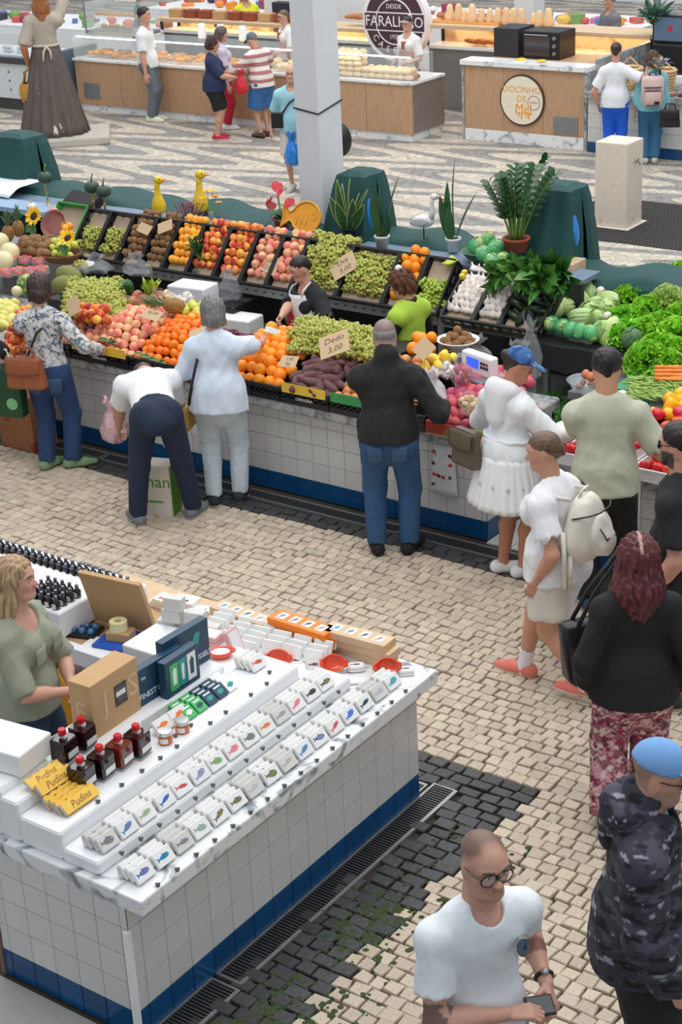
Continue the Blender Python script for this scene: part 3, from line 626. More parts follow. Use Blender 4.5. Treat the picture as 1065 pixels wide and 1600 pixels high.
# the next stall along: rim of a white display case with red lining
t = thing('display_case', 'white rimmed display case with red and pink lining beyond the bottles', 'display case', (-7.95, 6.35, 0))
b = B(); b.bbox(-1.6, -.5, 0, .25, .28, .8, .01); b.bbox(-1.6, .2, .8, .25, .28, 1.0, .005); b.bbox(.17, -.5, .8, .25, .2, 1.0, .005); b.obj('case_body', M_CLOTH, t)
B().bbox(-1.5, .1, .8, .1, .2, .95, .01).obj('red_lining', mat('crimson_cloth', (160, 30, 50), .8), t); B().bbox(-1.4, -.45, .8, .05, .1, .86, .01).obj('pink_cloth', mat('pink_cloth', (226, 150, 156), .8), t)
B().bbox(-.3, -.2, .86, .1, .12, .9, .005).obj('white_tray', M_CARD, t)
# ------------------------------------------------------------------ the fruit stall: tiled counter, marble slab, back shelf
fs = thing('fruit_stall_counter', 'long blue and white tiled fruit stall counter with a worn grey marble slab', 'counter', (-5.79, 9.53, 0))
link('counter_core', B().box(-6.6, .006, 0, -.006, .95, .72).mesh('counter_core', M_GROUT), fs)
tile_face(fs, (-5.0, 0, 0), (1, 0, 0), 5.0, ROWS, start=.05)
tile_face(fs, (0, 0, 0), (0, 1, 0), .95, ROWS)
B().bbox(-6.6, -.1, .722, .06, .98, .80, .01).obj('marble_slab', M_MARBG, fs)
rs = thing('vegetable_counter', 'tiled vegetable counter carrying white trays of tomatoes behind the shopper in sage', 'counter', (-5.18, 9.53, 0))
link('counter_core', B().box(.0, .006, 0, 3.2, .9, .70).mesh('counter_core', M_GROUT), rs)
tile_face(rs, (0, 0, 0), (1, 0, 0), 3.1, ROWS[:4]+[(.608, .70, M_TILE)]); B().bbox(-.05, -.08, .70, 3.2, .9, .77, .01).obj('marble_slab', M_MARBG, rs)
# back shelf: punched steel frame carrying the tilted crates
sh = thing('steel_shelf', 'punched grey steel shelf frame under the tilted black crates', 'shelf', (-9.4, 11.5, 0))
for x in (-2.2, -.72, .75, 1.98, 3.0): B().box(x-.02, -.02, 0, x+.025, .02, .98).obj('upright', M_STEEL, sh)
for x0, x1 in ((-3.2, -.72), (-.72, .75), (.75, 1.98), (1.98, 3.05)): B().box(x0+.025, -.03, .84, x1-.02, -.01, .93).obj('rail', M_STEEL, sh)
hb = B()
for i in range(60): hb.box(-3.1+i*.1, -.0325, .875, -3.07+i*.1, -.0295, .89)
o = hb.obj('punched_slots', M_DSTEEL, sh); o['kind'] = 'stuff'
B().box(-3.2, .0, .36, 3.05, .5, .38).obj('lower_shelf', M_STEEL, sh)
B().box(-3.2, .5, .0, 3.05, .54, 1.2).obj('back_board', mat('dark_board', (46, 46, 46), .8), sh)
B().box(-5.5, .58, 1.16, 3.0, .92, 1.2).obj('plant_ledge', mat('blue_grey_ledge', (112, 132, 152), .6), sh)

M_PEACH = mat('peach_skin', (230, 128, 112), .55, .12, 14, rnd=.16, hue=.015, col2=(240, 188, 140), mix=(.45, .6))
M_NECT = mat('nectarine_skin', (206, 66, 50), .3, .15, 14, rnd=.22, hue=.02, col2=(244, 168, 66), mix=(.46, .58))
M_MAND = mat('mandarin_peel', (250, 130, 16), .4, .06, 20, bump=.25, bscale=160, rnd=.08, hue=.008)
M_ORNG = mat('orange_peel', (252, 152, 20), .4, .06, 20, bump=.25, bscale=160, rnd=.08, hue=.008)
M_APRI = mat('apricot_skin', (252, 172, 50), .45, .08, 14, rnd=.08, hue=.01)
M_KIWI = mat('kiwi_skin', (142, 104, 68), .85, .15, 40, rnd=.18, bump=.3, bscale=200)
M_APPLE = mat('yellow_apple', (206, 210, 84), .3, .1, 18, rnd=.12, hue=.015)
M_LEMON = mat('lemon_peel', (246, 214, 60), .4, .06, 20, bump=.2, bscale=140, rnd=.08)
M_MANGO = mat('mango_skin', (150, 110, 62), .4, .15, 9, rnd=.2, hue=.03, col2=(178, 70, 62), mix=(.45, .65))
M_SWEET = mat('sweet_potato_skin', (114, 78, 80), .8, .18, 18, rnd=.16, bump=.35, bscale=60)
M_ONION = mat('onion_skin', (202, 128, 82), .3, .1, 14, rnd=.15, hue=.012, stretch=(6, 6, .6))
M_POT = mat('red_potato_skin', (204, 88, 108), .55, .12, 16, rnd=.14, hue=.012)
M_POTW = mat('new_potato_skin', (216, 190, 142), .6, .1, 16, rnd=.1)
M_TOM = mat('tomato_skin', (214, 52, 26), .18, .08, 8, rnd=.14, hue=.015)
M_PEPP = mat('yellow_pepper', (250, 190, 20), .2, .06, 8, rnd=.1, hue=.01)
M_GARL = mat('garlic_skin', (240, 232, 224), .6, .06, 16, rnd=.06, stretch=(5, 5, .7), col2=(222, 198, 200), mix=(.55, .75))
M_ZUCC = mat('courgette_skin', (34, 54, 34), .22, .25, 30, rnd=.2)
M_GGRAPE = mat('green_grape', (186, 188, 90), .2, .1, 6, hue=.02, rnd=.16, island=True, col2=(190, 164, 104), mix=(.52, .66))
M_GGRAPE2 = mat('bright_green_grape', (174, 196, 74), .2, .1, 6, hue=.015, rnd=.14, island=True)
M_RGRAPE = mat('red_grape', (126, 66, 88), .3, .12, 6, hue=.02, rnd=.2, island=True)
M_LEAF = mat('leaf_green', (56, 104, 46), .45, .2, 20, rnd=.2); M_LEAFD = mat('dark_leaf', (34, 72, 36), .4, .25, 16, rnd=.2)
M_STEMG = mat('green_stem', (120, 150, 70), .5, .1, 20); M_STEMB = mat('brown_stem', (98, 80, 50), .8)
M_SIGN = mat('card_sign', (204, 176, 140), .8, .06, 12); M_PEN = mat('pen_ink', (96, 78, 62), .7)

def lumpy(r, seed, n=12, m=8, amt=.04, sc=(1, 1, 1), groove=0.0, taper=0.0, dimple=0.0, bend=0.0):
    b = B(); b.ball((0, 0, 0), 1, n, m); q = rng(seed); ph = [q.uniform(0, 6) for _ in range(6)]; V = []
    for x, y, z in b.V:
        a = math.atan2(y, x); s = 1+amt*(math.sin(3*x+ph[0])+math.sin(3*y+ph[1])+math.sin(3*z+ph[2]))/1.5
        if groove: s -= groove*math.exp(-(a/.3)**2)*(1-abs(z)**3)
        if dimple: s -= dimple*math.exp(-((abs(z)-1)/.16)**2)
        t = 1+taper*z
        V.append(((x*s*t+bend*z*z)*r*sc[0], y*s*t*r*sc[1], z*s*r*sc[2]))
    b.V = V; return b
def variants(f, n): return [f(i) for i in range(n)]
def fruit_mesh(name, b, ma): return b.mesh(name, ma, True)
FR = {
 'peach': [fruit_mesh('peach', lumpy(.038, i, 12, 8, .03, groove=.06, dimple=.12), M_PEACH) for i in range(3)],
 'nectarine': [fruit_mesh('nectarine', lumpy(.036, i, 12, 8, .03, groove=.05, dimple=.12), M_NECT) for i in range(3)],
 'mandarin': [fruit_mesh('mandarin', lumpy(.036, i, 12, 8, .03, (1, 1, .86), dimple=.12), M_MAND) for i in range(2)],
 'orange': [fruit_mesh('orange', lumpy(.043, i, 12, 8, .02, dimple=.05), M_ORNG) for i in range(2)],
 'apricot': [fruit_mesh('apricot', lumpy(.034, i, 12, 8, .02, groove=.06), M_APRI) for i in range(2)],
 'kiwi': [fruit_mesh('kiwi', lumpy(.030, i, 10, 8, .03, (1, 1, 1.3)), M_KIWI) for i in range(2)],
 'apple': [fruit_mesh('apple', lumpy(.037, i, 12, 8, .02, (1, 1, .92), dimple=.2), M_APPLE) for i in range(2)],
 'lemon': [fruit_mesh('lemon', lumpy(.033, i, 12, 8, .02, (1, 1, 1.35), dimple=-.15), M_LEMON) for i in range(2)],
 'mango': [fruit_mesh('mango', lumpy(.048, i, 12, 8, .04, (.85, .8, 1.3), taper=.1, bend=.1), M_MANGO) for i in range(2)],
 'sweet_potato': [fruit_mesh('sweet_potato', lumpy(.034, i, 9, 9, .1, (1, .9, 2.3), bend=.25), M_SWEET) for i in range(4)],
 'onion': [fruit_mesh('onion', lumpy(.036, i, 12, 8, .02, (1, 1, .9), dimple=-.22), M_ONION) for i in range(2)],
 'red_potato': [fruit_mesh('red_potato', lumpy(.038, i, 10, 8, .09, (1, .85, 1.3)), M_POT) for i in range(4)],
 'new_potato': [fruit_mesh('new_potato', lumpy(.019, i, 8, 6, .06, (1, .9, 1.15)), M_POTW) for i in range(2)],
 'tomato': [fruit_mesh('tomato', lumpy(.043, i, 14, 8, .03, (1, 1, .8), dimple=.25), M_TOM) for i in range(3)],
 'pepper': [fruit_mesh('pepper', lumpy(.048, i, 12, 9, .1, (.9, .9, 1.15), taper=.12, dimple=.22), M_PEPP) for i in range(3)],
 'courgette': [fruit_mesh('courgette', lumpy(.03, i, 10, 9, .04, (1, 1, 2.6), bend=.12), M_ZUCC) for i in range(3)],
 'turnip': [fruit_mesh('turnip', lumpy(.04, 1, 12, 8, .02, (1, 1, .9), dimple=-.15), mat('turnip_skin', (236, 220, 216), .4, .06, 5, col2=(196, 130, 170), mix=(.55, .7)))],
}
def garlic(i):
    b = B(); q = rng(i); prof = [(.004, -.024), (.022, -.022), (.030, -.008), (.027, .008), (.013, .02), (.006, .03), (.005, .046)]
    b.lathe(prof, 12); b.V = [(x*(1+.09*math.cos(6*math.atan2(y, x))), y*(1+.09*math.cos(6*math.atan2(y, x))), z) for x, y, z in b.V]
    return b.mesh('garlic_bulb', M_GARL, True)
FR['garlic_bulb'] = [garlic(0)]
def grapes(name, ma, n=38, r=.0135, seed=0, sc=(.075, .05, .035)):
    b = B(); q = rng(seed); pts = []
    while len(pts) < n:
        p = Vector((q.gauss(0, .5), q.gauss(0, .5), q.gauss(0, .5)))
        if p.length > 1: continue
        p = p.normalized()*q.uniform(.6, 1); p = Vector((p.x*sc[0]*(1+.3*0), p.y*sc[1]*(1-.5*(p.x > .3)), p.z*sc[2]))
        if any((p-o).length < r*1.35 for o in pts):
            if q.random() > .02: continue
        pts.append(p)
    for p in pts: b.ball(p, (r, r, r*1.12), 8, 5)
    b.m(1).tube([(-sc[0]*.8, 0, sc[2]*.4), (-sc[0]*1.1, .004, sc[2]*1.1), (-sc[0]*1.25, .012, sc[2]*1.3)], .0025, 5); b.m(0)
    return b.mesh(name, [ma, M_STEMG], True)
FR['grape_bunch'] = [grapes('grape_bunch', M_GGRAPE, seed=i) for i in range(3)]
FR['green_grape_bunch'] = [grapes('grape_bunch', M_GGRAPE2, seed=i+5) for i in range(2)]
FR['red_grape_bunch'] = [grapes('grape_bunch', M_RGRAPE, seed=i+9, r=.015) for i in range(2)]

def heap(kind, n0, name, noun, cat, place, q4, rad, group, seed=1, squeeze=.86, jit=.25, bulge=.05, upright=False, big=1.0, skip=0.0, sunk=.3):
    """pieces laid row on row over the sloping surface between four corners (front pair, back pair)"""
    if kind.endswith('bunch'): rad *= .86; big *= 1.12
    else: rad *= 1.2; big *= 1.2
    r = rng(seed); FL, FRt, BR, BL = [Vector(p) for p in q4]; W = ((FRt-FL).length+(BR-BL).length)/2; D = ((BL-FL).length+(BR-FRt).length)/2
    nx = max(2, round(W/(2*rad*squeeze))); ny = max(2, round(D/(2*rad*squeeze*.9)))
    nrm = (FRt-FL).cross(BL-FL).normalized(); out = []
    for j in range(ny):
        k = 0
        for i in range(nx-(j % 2)):
            u = (i+.5+.5*(j % 2))/nx; v = (j+.5)/ny
            if skip and r.random() < skip: continue
            p = (FL*(1-u)+FRt*u)*(1-v)+(BL*(1-u)+BR*u)*v
            p += nrm*(bulge*math.sin(PI*u)*math.sin(PI*min(1, v*1.1))+r.uniform(-1, 1)*rad*jit-sunk*rad)+Vector((r.uniform(-1, 1), r.uniform(-1, 1), 0))*rad*.22
            me = FR[kind][r.randrange(len(FR[kind]))]
            rot = (r.uniform(-.4, .4), r.uniform(-.4, .4), r.uniform(0, 6.28)) if upright else (r.uniform(0, 6.28), r.uniform(0, 6.28), r.uniform(0, 6.28))
            if kind.endswith('bunch') or kind in ('sweet_potato', 'courgette'): rot = (r.uniform(-.5, .5)+(PI/2 if kind in ('sweet_potato', 'courgette') else 0)+math.atan2(nrm.y, nrm.z)*-1, r.uniform(-.5, .5), r.uniform(0, 6.28))
            o = link(name, me, None, p, rot, '%s %s, %s in its %s row' % (noun, place, ordn(k), ordn(j)), cat, group, scale=big*r.uniform(.9, 1.08)); k += 1; out.append(o)
    return out
def tilt4(x0, x1, y0=11.53, z0=1.0, dy=.34, dz=.38, f0=0.0, f1=1.0, m=.016):
    a = (y0+dy*f0, z0+dz*f0); b = (y0+dy*f1, z0+dz*f1)
    return [(x0+m, a[0], a[1]), (x1-m, a[0], a[1]), (x1-m, b[0], b[1]), (x0+m, b[0], b[1])]
M_CRATE = M_BLACK
def crate(x0, x1, label, y0=11.52, z0=.93, L=.52, H=.13, tilt=.84, ma=None, floor_ma=None, floor_part='crate_liner', group='black plastic fruit crates'):
    """open crate lying tilted towards the aisle: slatted sides, rim and liner"""
    W = x1-x0-.008; t = thing('fruit_crate', label, 'crate', (x0+.004, y0, z0-.06), 0, group, (tilt, 0, 0)); ma = ma or M_CRATE
    B().box(0, 0, 0, W, L, .01).obj('base', ma, t)
    for nm, (a, b_, c, d) in dict(front_wall=(0, 0, W, .012), back_wall=(0, L-.012, W, L), side_wall=(0, .012, .012, L-.012)).items():
        for rep in ((0,) if nm != 'side_wall' else (0, W-.012)):
            bb = B(); bb.box(a+rep, b_, .01, c+rep, d, .05); bb.box(a+rep, b_, .075, c+rep, d, .095); bb.box(a+rep-.003, b_-.003, H-.022, c+rep+.003, d+.003, H)
            nn = 5 if nm == 'side_wall' else max(3, int(W/.09))
            for i in range(nn+1):
                if nm == 'side_wall': y = b_+(d-b_)*i/nn; bb.box(a+rep, max(b_, y-.012), .05, c+rep, min(d, y+.012), H-.02)
                else: x = a+(c-a)*i/nn; bb.box(max(a, x-.012), b_, .05, min(c, x+.012), d, H-.02)
            bb.obj(nm, ma, t)
    if floor_ma: B().box(.014, .014, .03, W-.014, L-.014, .05).obj(floor_part, floor_ma, t)
    return t
def price_card(p, w, h, rot, lines, label, ma=None):
    t = thing('price_card', label, 'price card', p, 0, None, rot); t.rotation_mode = 'ZYX'; B().bbox(-w/2, -h/2, 0, w/2, h/2, .004, .002).obj('card', ma or M_SIGN, t)
    for i, s in enumerate(lines): writing(s, h*.36, M_PEN, t, (0, h*.2-i*h*.42, .0045), (0, 0, .05), shear=.25)
    return t
def fx(px): return onz(px, 391+.16*(px-127), .95).x
KB = mat('kraft_liner', (186, 164, 140), .8, .06, 8)
xb = [fx(p) for p in (127, 163, 199, 235, 270, 308, 350, 392, 432, 470, 540, 612, 655, 700)]
names = ['holding green grapes, farthest along', 'holding green grapes beside the kiwis', 'of kiwis beside the grapes', 'of kiwis with card on top', 'of apricots under a sunflower', 'of nectarines with a green leaf sprig', 'of deep red nectarines', 'of peaches under a price card', 'of peaches next to the wide grape crates',
         'of green grapes under the kraft price card', 'of green grapes with bare kraft liner showing', 'of oranges behind the seller in lime green', 'of bright green grapes with bare card behind']
for i, nm in enumerate(names): crate(xb[i], xb[i+1], 'black crate tilted on the back shelf, '+nm, floor_ma=KB)
S_ = 'in the back-shelf crate '
def hp(kind, noun, cat, place, q, rad, group, **k): return heap(kind, 0, 'grape_bunch' if kind.endswith('bunch') else kind, noun, cat, place, q, rad, group, **k)
hp('grape_bunch', 'yellow-green grape bunch', 'grapes', 'in the farthest grape crate', tilt4(xb[0], xb[1], f1=.45), .055, 'green grapes on the back shelf', seed=2, bulge=.03)
hp('grape_bunch', 'yellow-green grape bunch', 'grapes', 'in the grape crate beside the kiwis', tilt4(xb[1], xb[2], f1=.5), .055, 'green grapes on the back shelf', seed=3, bulge=.03)
hp('kiwi', 'brown kiwi', 'kiwi', 'of the kiwi crate by the grapes', tilt4(xb[2], xb[3]), .034, 'kiwis on the back shelf', seed=4)
hp('kiwi', 'brown kiwi', 'kiwi', 'of the kiwi crate by the apricots', tilt4(xb[3], xb[4]), .034, 'kiwis on the back shelf', seed=5)
hp('apricot', 'golden apricot', 'apricot', 'of the apricot crate', tilt4(xb[4], xb[5]), .037, 'apricots on the back shelf', seed=6)
hp('nectarine', 'red and yellow nectarine', 'nectarine', 'of the crate with leaves', tilt4(xb[5], xb[6]), .037, 'nectarines on the back shelf', seed=7)
hp('nectarine', 'red and yellow nectarine', 'nectarine', 'of the crate beside the peaches', tilt4(xb[6], xb[7]), .037, 'nectarines on the back shelf', seed=8)
hp('peach', 'pink peach', 'peach', 'of the peach crate with a price card', tilt4(xb[7], xb[8]), .039, 'peaches on the back shelf', seed=9)
hp('peach', 'pink peach', 'peach', 'of the peach crate behind the seller', tilt4(xb[8], xb[9]), .039, 'peaches on the back shelf', seed=10)
hp('grape_bunch', 'yellow-green grape bunch', 'grapes', 'in the wide crate above the seller', tilt4(xb[9], xb[10], f1=1.0), .055, 'green grapes on the back shelf', seed=11, bulge=.06)
hp('grape_bunch', 'yellow-green grape bunch', 'grapes', 'in the crate by the oranges', tilt4(xb[10], xb[11], f1=.72), .055, 'green grapes on the back shelf', seed=12, bulge=.06)
hp('orange', 'bright orange', 'orange', 'of the crate behind the lime-vested seller', tilt4(xb[11], xb[12]), .045, 'oranges on the back shelf', seed=13)
hp('green_grape_bunch', 'bright green grape bunch', 'grapes', 'in the crate beside the garlic', tilt4(xb[12], xb[13], f1=.42), .055, 'bright green grapes beside the garlic', seed=14, bulge=.04)
def on_tilt(x, f, h=.06): return (x, 11.56+.34*f-h*.74, .98+.38*f+h*.66)
price_card(on_tilt(onz(262, 385, 1.1).x+.0, .6, .13), .16, .12, (.84, 0, .5), ['', ''], 'blank kraft card lying on the kiwis')
price_card(on_tilt(fx(280)-.42, .5, .13), .17, .1, (.84, 0, -.2), [''], 'pale card lying over the first kiwi crate')
price_card(on_tilt(fx(425)+.02, .22, .07), .2, .17, (.84, 0, -.25), ['Kg', '3,00'], 'cardboard price card stuck among the peaches')
price_card(on_tilt(fx(541)-.02, .38, .1), .25, .2, (.84, .0, .75), ['Uva', '3,00'], 'diamond-turned kraft price card on the green grapes')
# half-open green melon box at the head of the row
t = thing('produce_box', 'green and white cardboard box with a kraft bottom, empty, at the head of the crates', 'box', (xb[0]-.5, 11.6, .9), 0, None, (.84, 0, 0))
B().box(0, 0, 0, .42, .5, .012).obj('base', KB, t)
GW = mat('green_print_card', (70, 170, 70), .5, .1, 8)
for a in ((0, 0, .012, .5), (.408, 0, .42, .5), (0, .488, .42, .5)): B().box(a[0], a[1], .012, a[2], a[3], .1).obj('side_wall', GW, t)
link('black_tray', B().bbox(-.25, -.12, 0, .25, .12, .1, .02).mesh('black_tray', M_BLACK), None, (xb[0]-.42, 12.15, 1.22), (.6, 0, -.2), 'empty black tray leaning behind the green melon box', 'tray')

# garlic, courgettes, greens
GY, GZ = 11.25, 1.03
xg = [onz(p, 478+.19*(p-700), 1.05).x for p in (703, 750, 790, 850)]
for i, nm in enumerate(['of garlic beside the bright green grapes', 'of garlic beside the courgettes', 'of dark courgettes under the spinach']): crate(xg[i], xg[i+1], 'black crate '+nm, GY+.05, .98, .5, .12, .62, group='black crates of garlic and courgettes', floor_ma=KB)
def q2(x0, x1, f1=1.0, f0=0.0): return tilt4(x0, x1, GY+.08, 1.05, .40, .27, f0, f1)
hp('garlic_bulb', 'white garlic bulb', 'garlic', 'of the garlic crate by the grapes', q2(xg[0], xg[1]), .028, 'garlic bulbs', seed=15, upright=True, bulge=.05)
hp('garlic_bulb', 'white garlic bulb', 'garlic', 'of the garlic crate by the courgettes', q2(xg[1], xg[2]), .028, 'garlic bulbs', seed=16, upright=True, bulge=.05)
hp('courgette', 'dark green courgette', 'courgette', 'of the courgette crate', q2(xg[2], xg[3]), .042, 'courgettes', seed=17, bulge=.04)
for k, (px, py) in enumerate([(722, 432), (725, 426)]): link('lemon', FR['lemon'][0], None, onz(px, py, 1.38), (1, 0, k), 'yellow lime at the corner of the garlic crate, '+['lower', 'upper'][k], 'lime', scale=.8)

def leaf_b(b, base, tip, w, up, curl=.2, n=4, ruffle=0.0, q=None, fold=.25, tipw=0.0):
    """one leaf blade, folded along its midrib and arched"""
    base, tip, up = Vector(base), Vector(tip), Vector(up).normalized(); d = tip-base; L = d.length; s = d.cross(up).normalized(); up2 = s.cross(d).normalized()
    V = []; ph = q.uniform(0, 6) if q else 0
    for i in range(n+1):
        t = i/n; c = base+d*t+up2*(curl*L*math.sin(PI*t*.9)); ww = w*(math.sin(PI*min(1, .12+t*.88))**.8)*(1 if not tipw else 1)+tipw*t*w
        rf = ruffle*L*math.sin(t*9+ph)
        V += [c-s*ww+up2*(fold*ww+rf), c, c+s*ww+up2*(fold*ww-rf)]
    return b.add(V, [(3*i+k, 3*i+k+1, 3*i+k+4, 3*i+k+3) for i in range(n) for k in range(2)])
def bunch(name, label, cat, loc, n, L, w, seed, ma, spread=1.0, rot=(0, 0, 0), group=None, stem=True, droop=.25, ruffle=0.0, stem_ma=None):
    q = rng(seed); t = thing(name, label, cat, loc, 0, group, rot); b = B(); sb = B()
    for i in range(n):
        a = q.uniform(0, 2*PI); rr = math.sqrt(q.random())*spread; d = Vector((math.cos(a)*rr, math.sin(a)*rr, q.uniform(.5, 1))).normalized()
        l = L*q.uniform(.6, 1); p0 = d*l*q.uniform(.25, .5); p1 = d*l+Vector((q.uniform(-.2, .2)*L, q.uniform(-.2, .2)*L, -droop*L*rr*rr))
        leaf_b(b, p0, p1, w*q.uniform(.7, 1.1), (q.uniform(-.5, .5), q.uniform(-.5, .5), 1), .15, 4, ruffle, q)
        if stem: sb.tube([Vector((0, 0, 0)), p0*.6, p0+(p1-p0)*.1], .0035, 4)
    o = b.obj('leaves', ma, t, True); o['kind'] = 'stuff'
    if stem: o = sb.obj('stems', stem_ma or M_STEMG, t); o['kind'] = 'stuff'
    return t
M_SPIN = mat('spinach_leaf', (62, 116, 50), .45, .22, 14); M_SPIN2 = mat('chard_leaf', (84, 138, 58), .45, .2, 14)
for k, (px, py, z, rt) in enumerate([(835, 410, 1.42, (-1.5, .3, 0)), (868, 415, 1.42, (-1.5, -.1, .3)), (812, 415, 1.42, (-1.3, .5, -.4)), (880, 430, 1.36, (-1.7, 0, .2)), (850, 440, 1.36, (-1.9, 0, 0))]):
    bunch('spinach_bunch', 'bunch of long-stemmed spinach lying over the crates, %s along' % ORD[k], 'greens', onz(px, py, z), 46, .36, .045, 30+k, M_SPIN if k % 2 else M_SPIN2, .55, (rt[0]+PI, rt[1], rt[2]), 'spinach bunches', droop=.1)
# cabbages, turnips, leeks on the black shelf
M_CAB = mat('cabbage_leaf', (172, 204, 118), .45, .12, 5, rnd=.1, hue=.012, col2=(206, 224, 166), mix=(.45, .65), stretch=(3, 3, .8))
M_SAV = mat('savoy_leaf', (92, 132, 84), .55, .2, 16, bump=.7, bscale=26, rnd=.1)
def cabbage(seed, pointed=.0, ma=None):
    q = rng(seed); b = B()
    b.add(*(lambda l: (l.V, l.F))(lumpy(.078, seed, 14, 10, .02, (1, 1, 1.0+pointed), taper=-.12*pointed)))
    for i in range(7):
        a = i*2*PI/7+q.uniform(-.3, .3); e = q.uniform(.2, .7)
        def fn(u, v, a=a, e=e):
            th = a+(u-.5)*1.3*(1-.5*v); ph = -.95+v*(1.7+e*.5); rr = .081+.006*v*v+.004*math.sin(u*14+i)*v
            return (rr*math.cos(th)*math.cos(ph), rr*math.sin(th)*math.cos(ph), rr*math.sin(ph)*(1+pointed))
        b.sheet(fn, 6, 5)
    return b.mesh('cabbage', ma or M_CAB, True)
CM = [cabbage(1, .35), cabbage(2, .5), cabbage(3, .15), cabbage(4, .25)]; SAV = cabbage(7, .0, M_SAV)
cab_px = [(880, 480, 0), (935, 438, 2), (922, 452, 1), (918, 460, 0), (945, 480, 3), (920, 488, 2), (930, 478, 3), (950, 470, 1), (910, 498, 1), (932, 500, 0), (905, 470, 3), (865, 485, 2), (955, 520, 1), (966, 494, 2), (896, 462, 2), (942, 518, 3)]
vs = thing('black_shelf', 'black-lined shelf carrying the cabbages and lettuces', 'shelf', (-6.2, 11.15, 0)); B().bbox(-.15, .0, .84, 3.4, 1.9, .96, .01).obj('shelf_top', M_BLACK, vs)
B().sheet(lambda u, v: (-.15+u*3.5, -.012+.012*math.sin(u*60), .96-.2*v), 60, 2, .004).obj('skirt', mat('black_fabric', (34, 34, 38), .85, .1, 8), vs)
B().box(-.14, .0, 0, -.1, .05, .84).box(3.2, 0, 0, 3.25, .05, .84).obj('uprights', M_STEEL, vs)
B().box(-.1, .3, .4, 1.2, 1.2, .43).obj('lower_shelf', M_STEEL, vs)
def shelf_pt(px, py):               # sloping bed of cabbages above the shelf
    lo = onz(px, py, 1.04); 
    for _ in range(6): z = 1.02+max(0, lo.y-11.1)*.36; lo = onz(px, py, z)
    return lo
for k, (px, py, v) in enumerate(cab_px):
    q = rng(k+70); link('cabbage', CM[v], None, shelf_pt(px, py), (q.uniform(.3, 1.8), q.uniform(-.9, .9), q.uniform(0, 6)), 'pale green pointed cabbage on the black shelf, %s of the heap counted from the courgettes' % ORD[k], 'cabbage', 'pale cabbages on the black shelf', scale=q.uniform(.9, 1.15))
link('cabbage', SAV, None, shelf_pt(987, 530), (.7, .2, 1), 'dark crinkled savoy cabbage at the front edge of the black shelf', 'cabbage', scale=1.15)
link('cabbage', SAV, None, shelf_pt(950, 445), (1.1, .2, 2), 'dark savoy cabbage in the middle of the pale cabbages', 'cabbage', scale=1.1)
link('cabbage', SAV, None, shelf_pt(973, 430), (.9, -.4, 3), 'savoy cabbage at the back beside the lettuces', 'cabbage', scale=1.05)
for k, (px, py) in enumerate([(953, 425), (941, 462), (958, 455), (952, 502)]):
    q = rng(k); link('turnip', FR['turnip'][0], None, shelf_pt(px, py)+Vector((0, -.04, .05)), (q.uniform(0, 3), 0, q.uniform(0, 3)), 'white and purple turnip among the cabbages, %s from the back' % ['first', 'second', 'third', 'fourth'][k], 'turnip', 'turnips among the cabbages')
M_BAGG = mat('green_net_bag', (52, 196, 130), .15, .15, 12, alpha=.55, coat=.4)
for k, (px, py) in enumerate([(862, 505), (880, 510), (893, 515), (908, 517), (925, 520)]):
    t = link('bagged_cabbage', CM[k % 4], None, shelf_pt(px, py)+Vector((0, -.02, 0)), (1.2, 0, k), 'small cabbage wrapped in green film, %s along the shelf edge' % ORD[k], 'cabbage', 'film-wrapped cabbages on the shelf edge', scale=.72)
    b = lumpy(.098, k, 16, 10, .05); link('film_wrap', b.mesh('film_wrap', M_BAGG, True), t)
for k, (px, py, rt) in enumerate([(905, 455, .15), (897, 440, .25)]):
    t = thing('leek', 'long pale leek lying upright over the cabbages, '+['nearer', 'farther'][k], 'leek', shelf_pt(px, py)+Vector((-.1, -.12, .02)), 0, None, (.95, rt, .2))
    B().tube([(0, 0, -.16), (0, 0, -.1), (0.005, .01, .12), (.01, .03, .3)], [.024, .016, .015, .02], 10).obj('stalk', mat('leek_white', (232, 238, 214), .4, .05, 6), t, True)
    b = B(); q = rng(k)
    for i in range(6): leaf_b(b, (.01, .03, .28), (q.uniform(-.12, .12), .03+q.uniform(-.1, .1), .48), .02, (0, 1, .2), .2, 5, 0, q)
    b.obj('leaves', M_LEAF, t, True)
# curly lettuces: heads of ruffled leaves
M_LETT = mat('curly_lettuce', (172, 230, 76), .45, .2, 30, rnd=.08, hue=.01, col2=(126, 200, 48), mix=(.4, .6))
M_LETT2 = mat('lettuce_rib', (196, 218, 130), .45, .1, 10)
def lettuce(seed):
    q = rng(seed); b = B()
    for i in range(95):
        z = q.uniform(-.25, 1); a = i*2.39996; d = Vector((math.sqrt(max(0, 1-z*z))*math.cos(a), math.sqrt(max(0, 1-z*z))*math.sin(a), z)); s_ = d.cross(Vector((q.uniform(-1, 1), q.uniform(-1, 1), q.uniform(-1, 1)))).normalized(); t_ = d.cross(s_)
        L, W, f1, f2 = q.uniform(.05, .075), q.uniform(.045, .065), q.uniform(7, 10), q.uniform(0, 6); base = Vector((d.x*.085, d.y*.085, d.z*.065))
        def fn(u, v):
            s = (u-.5)*2; rf = .013*v*math.sin(s*f1+f2)+.006*v*math.sin(s*f1*2.1)
            return base+d*(L*v-.018*s*s*v)+s_*(W*s*(.45+.55*v))+t_*(rf+.02*v*v)
        b.sheet(fn, 8, 3)
    return b.mesh('lettuce', M_LETT, True)
LM = [lettuce(i) for i in range(3)]
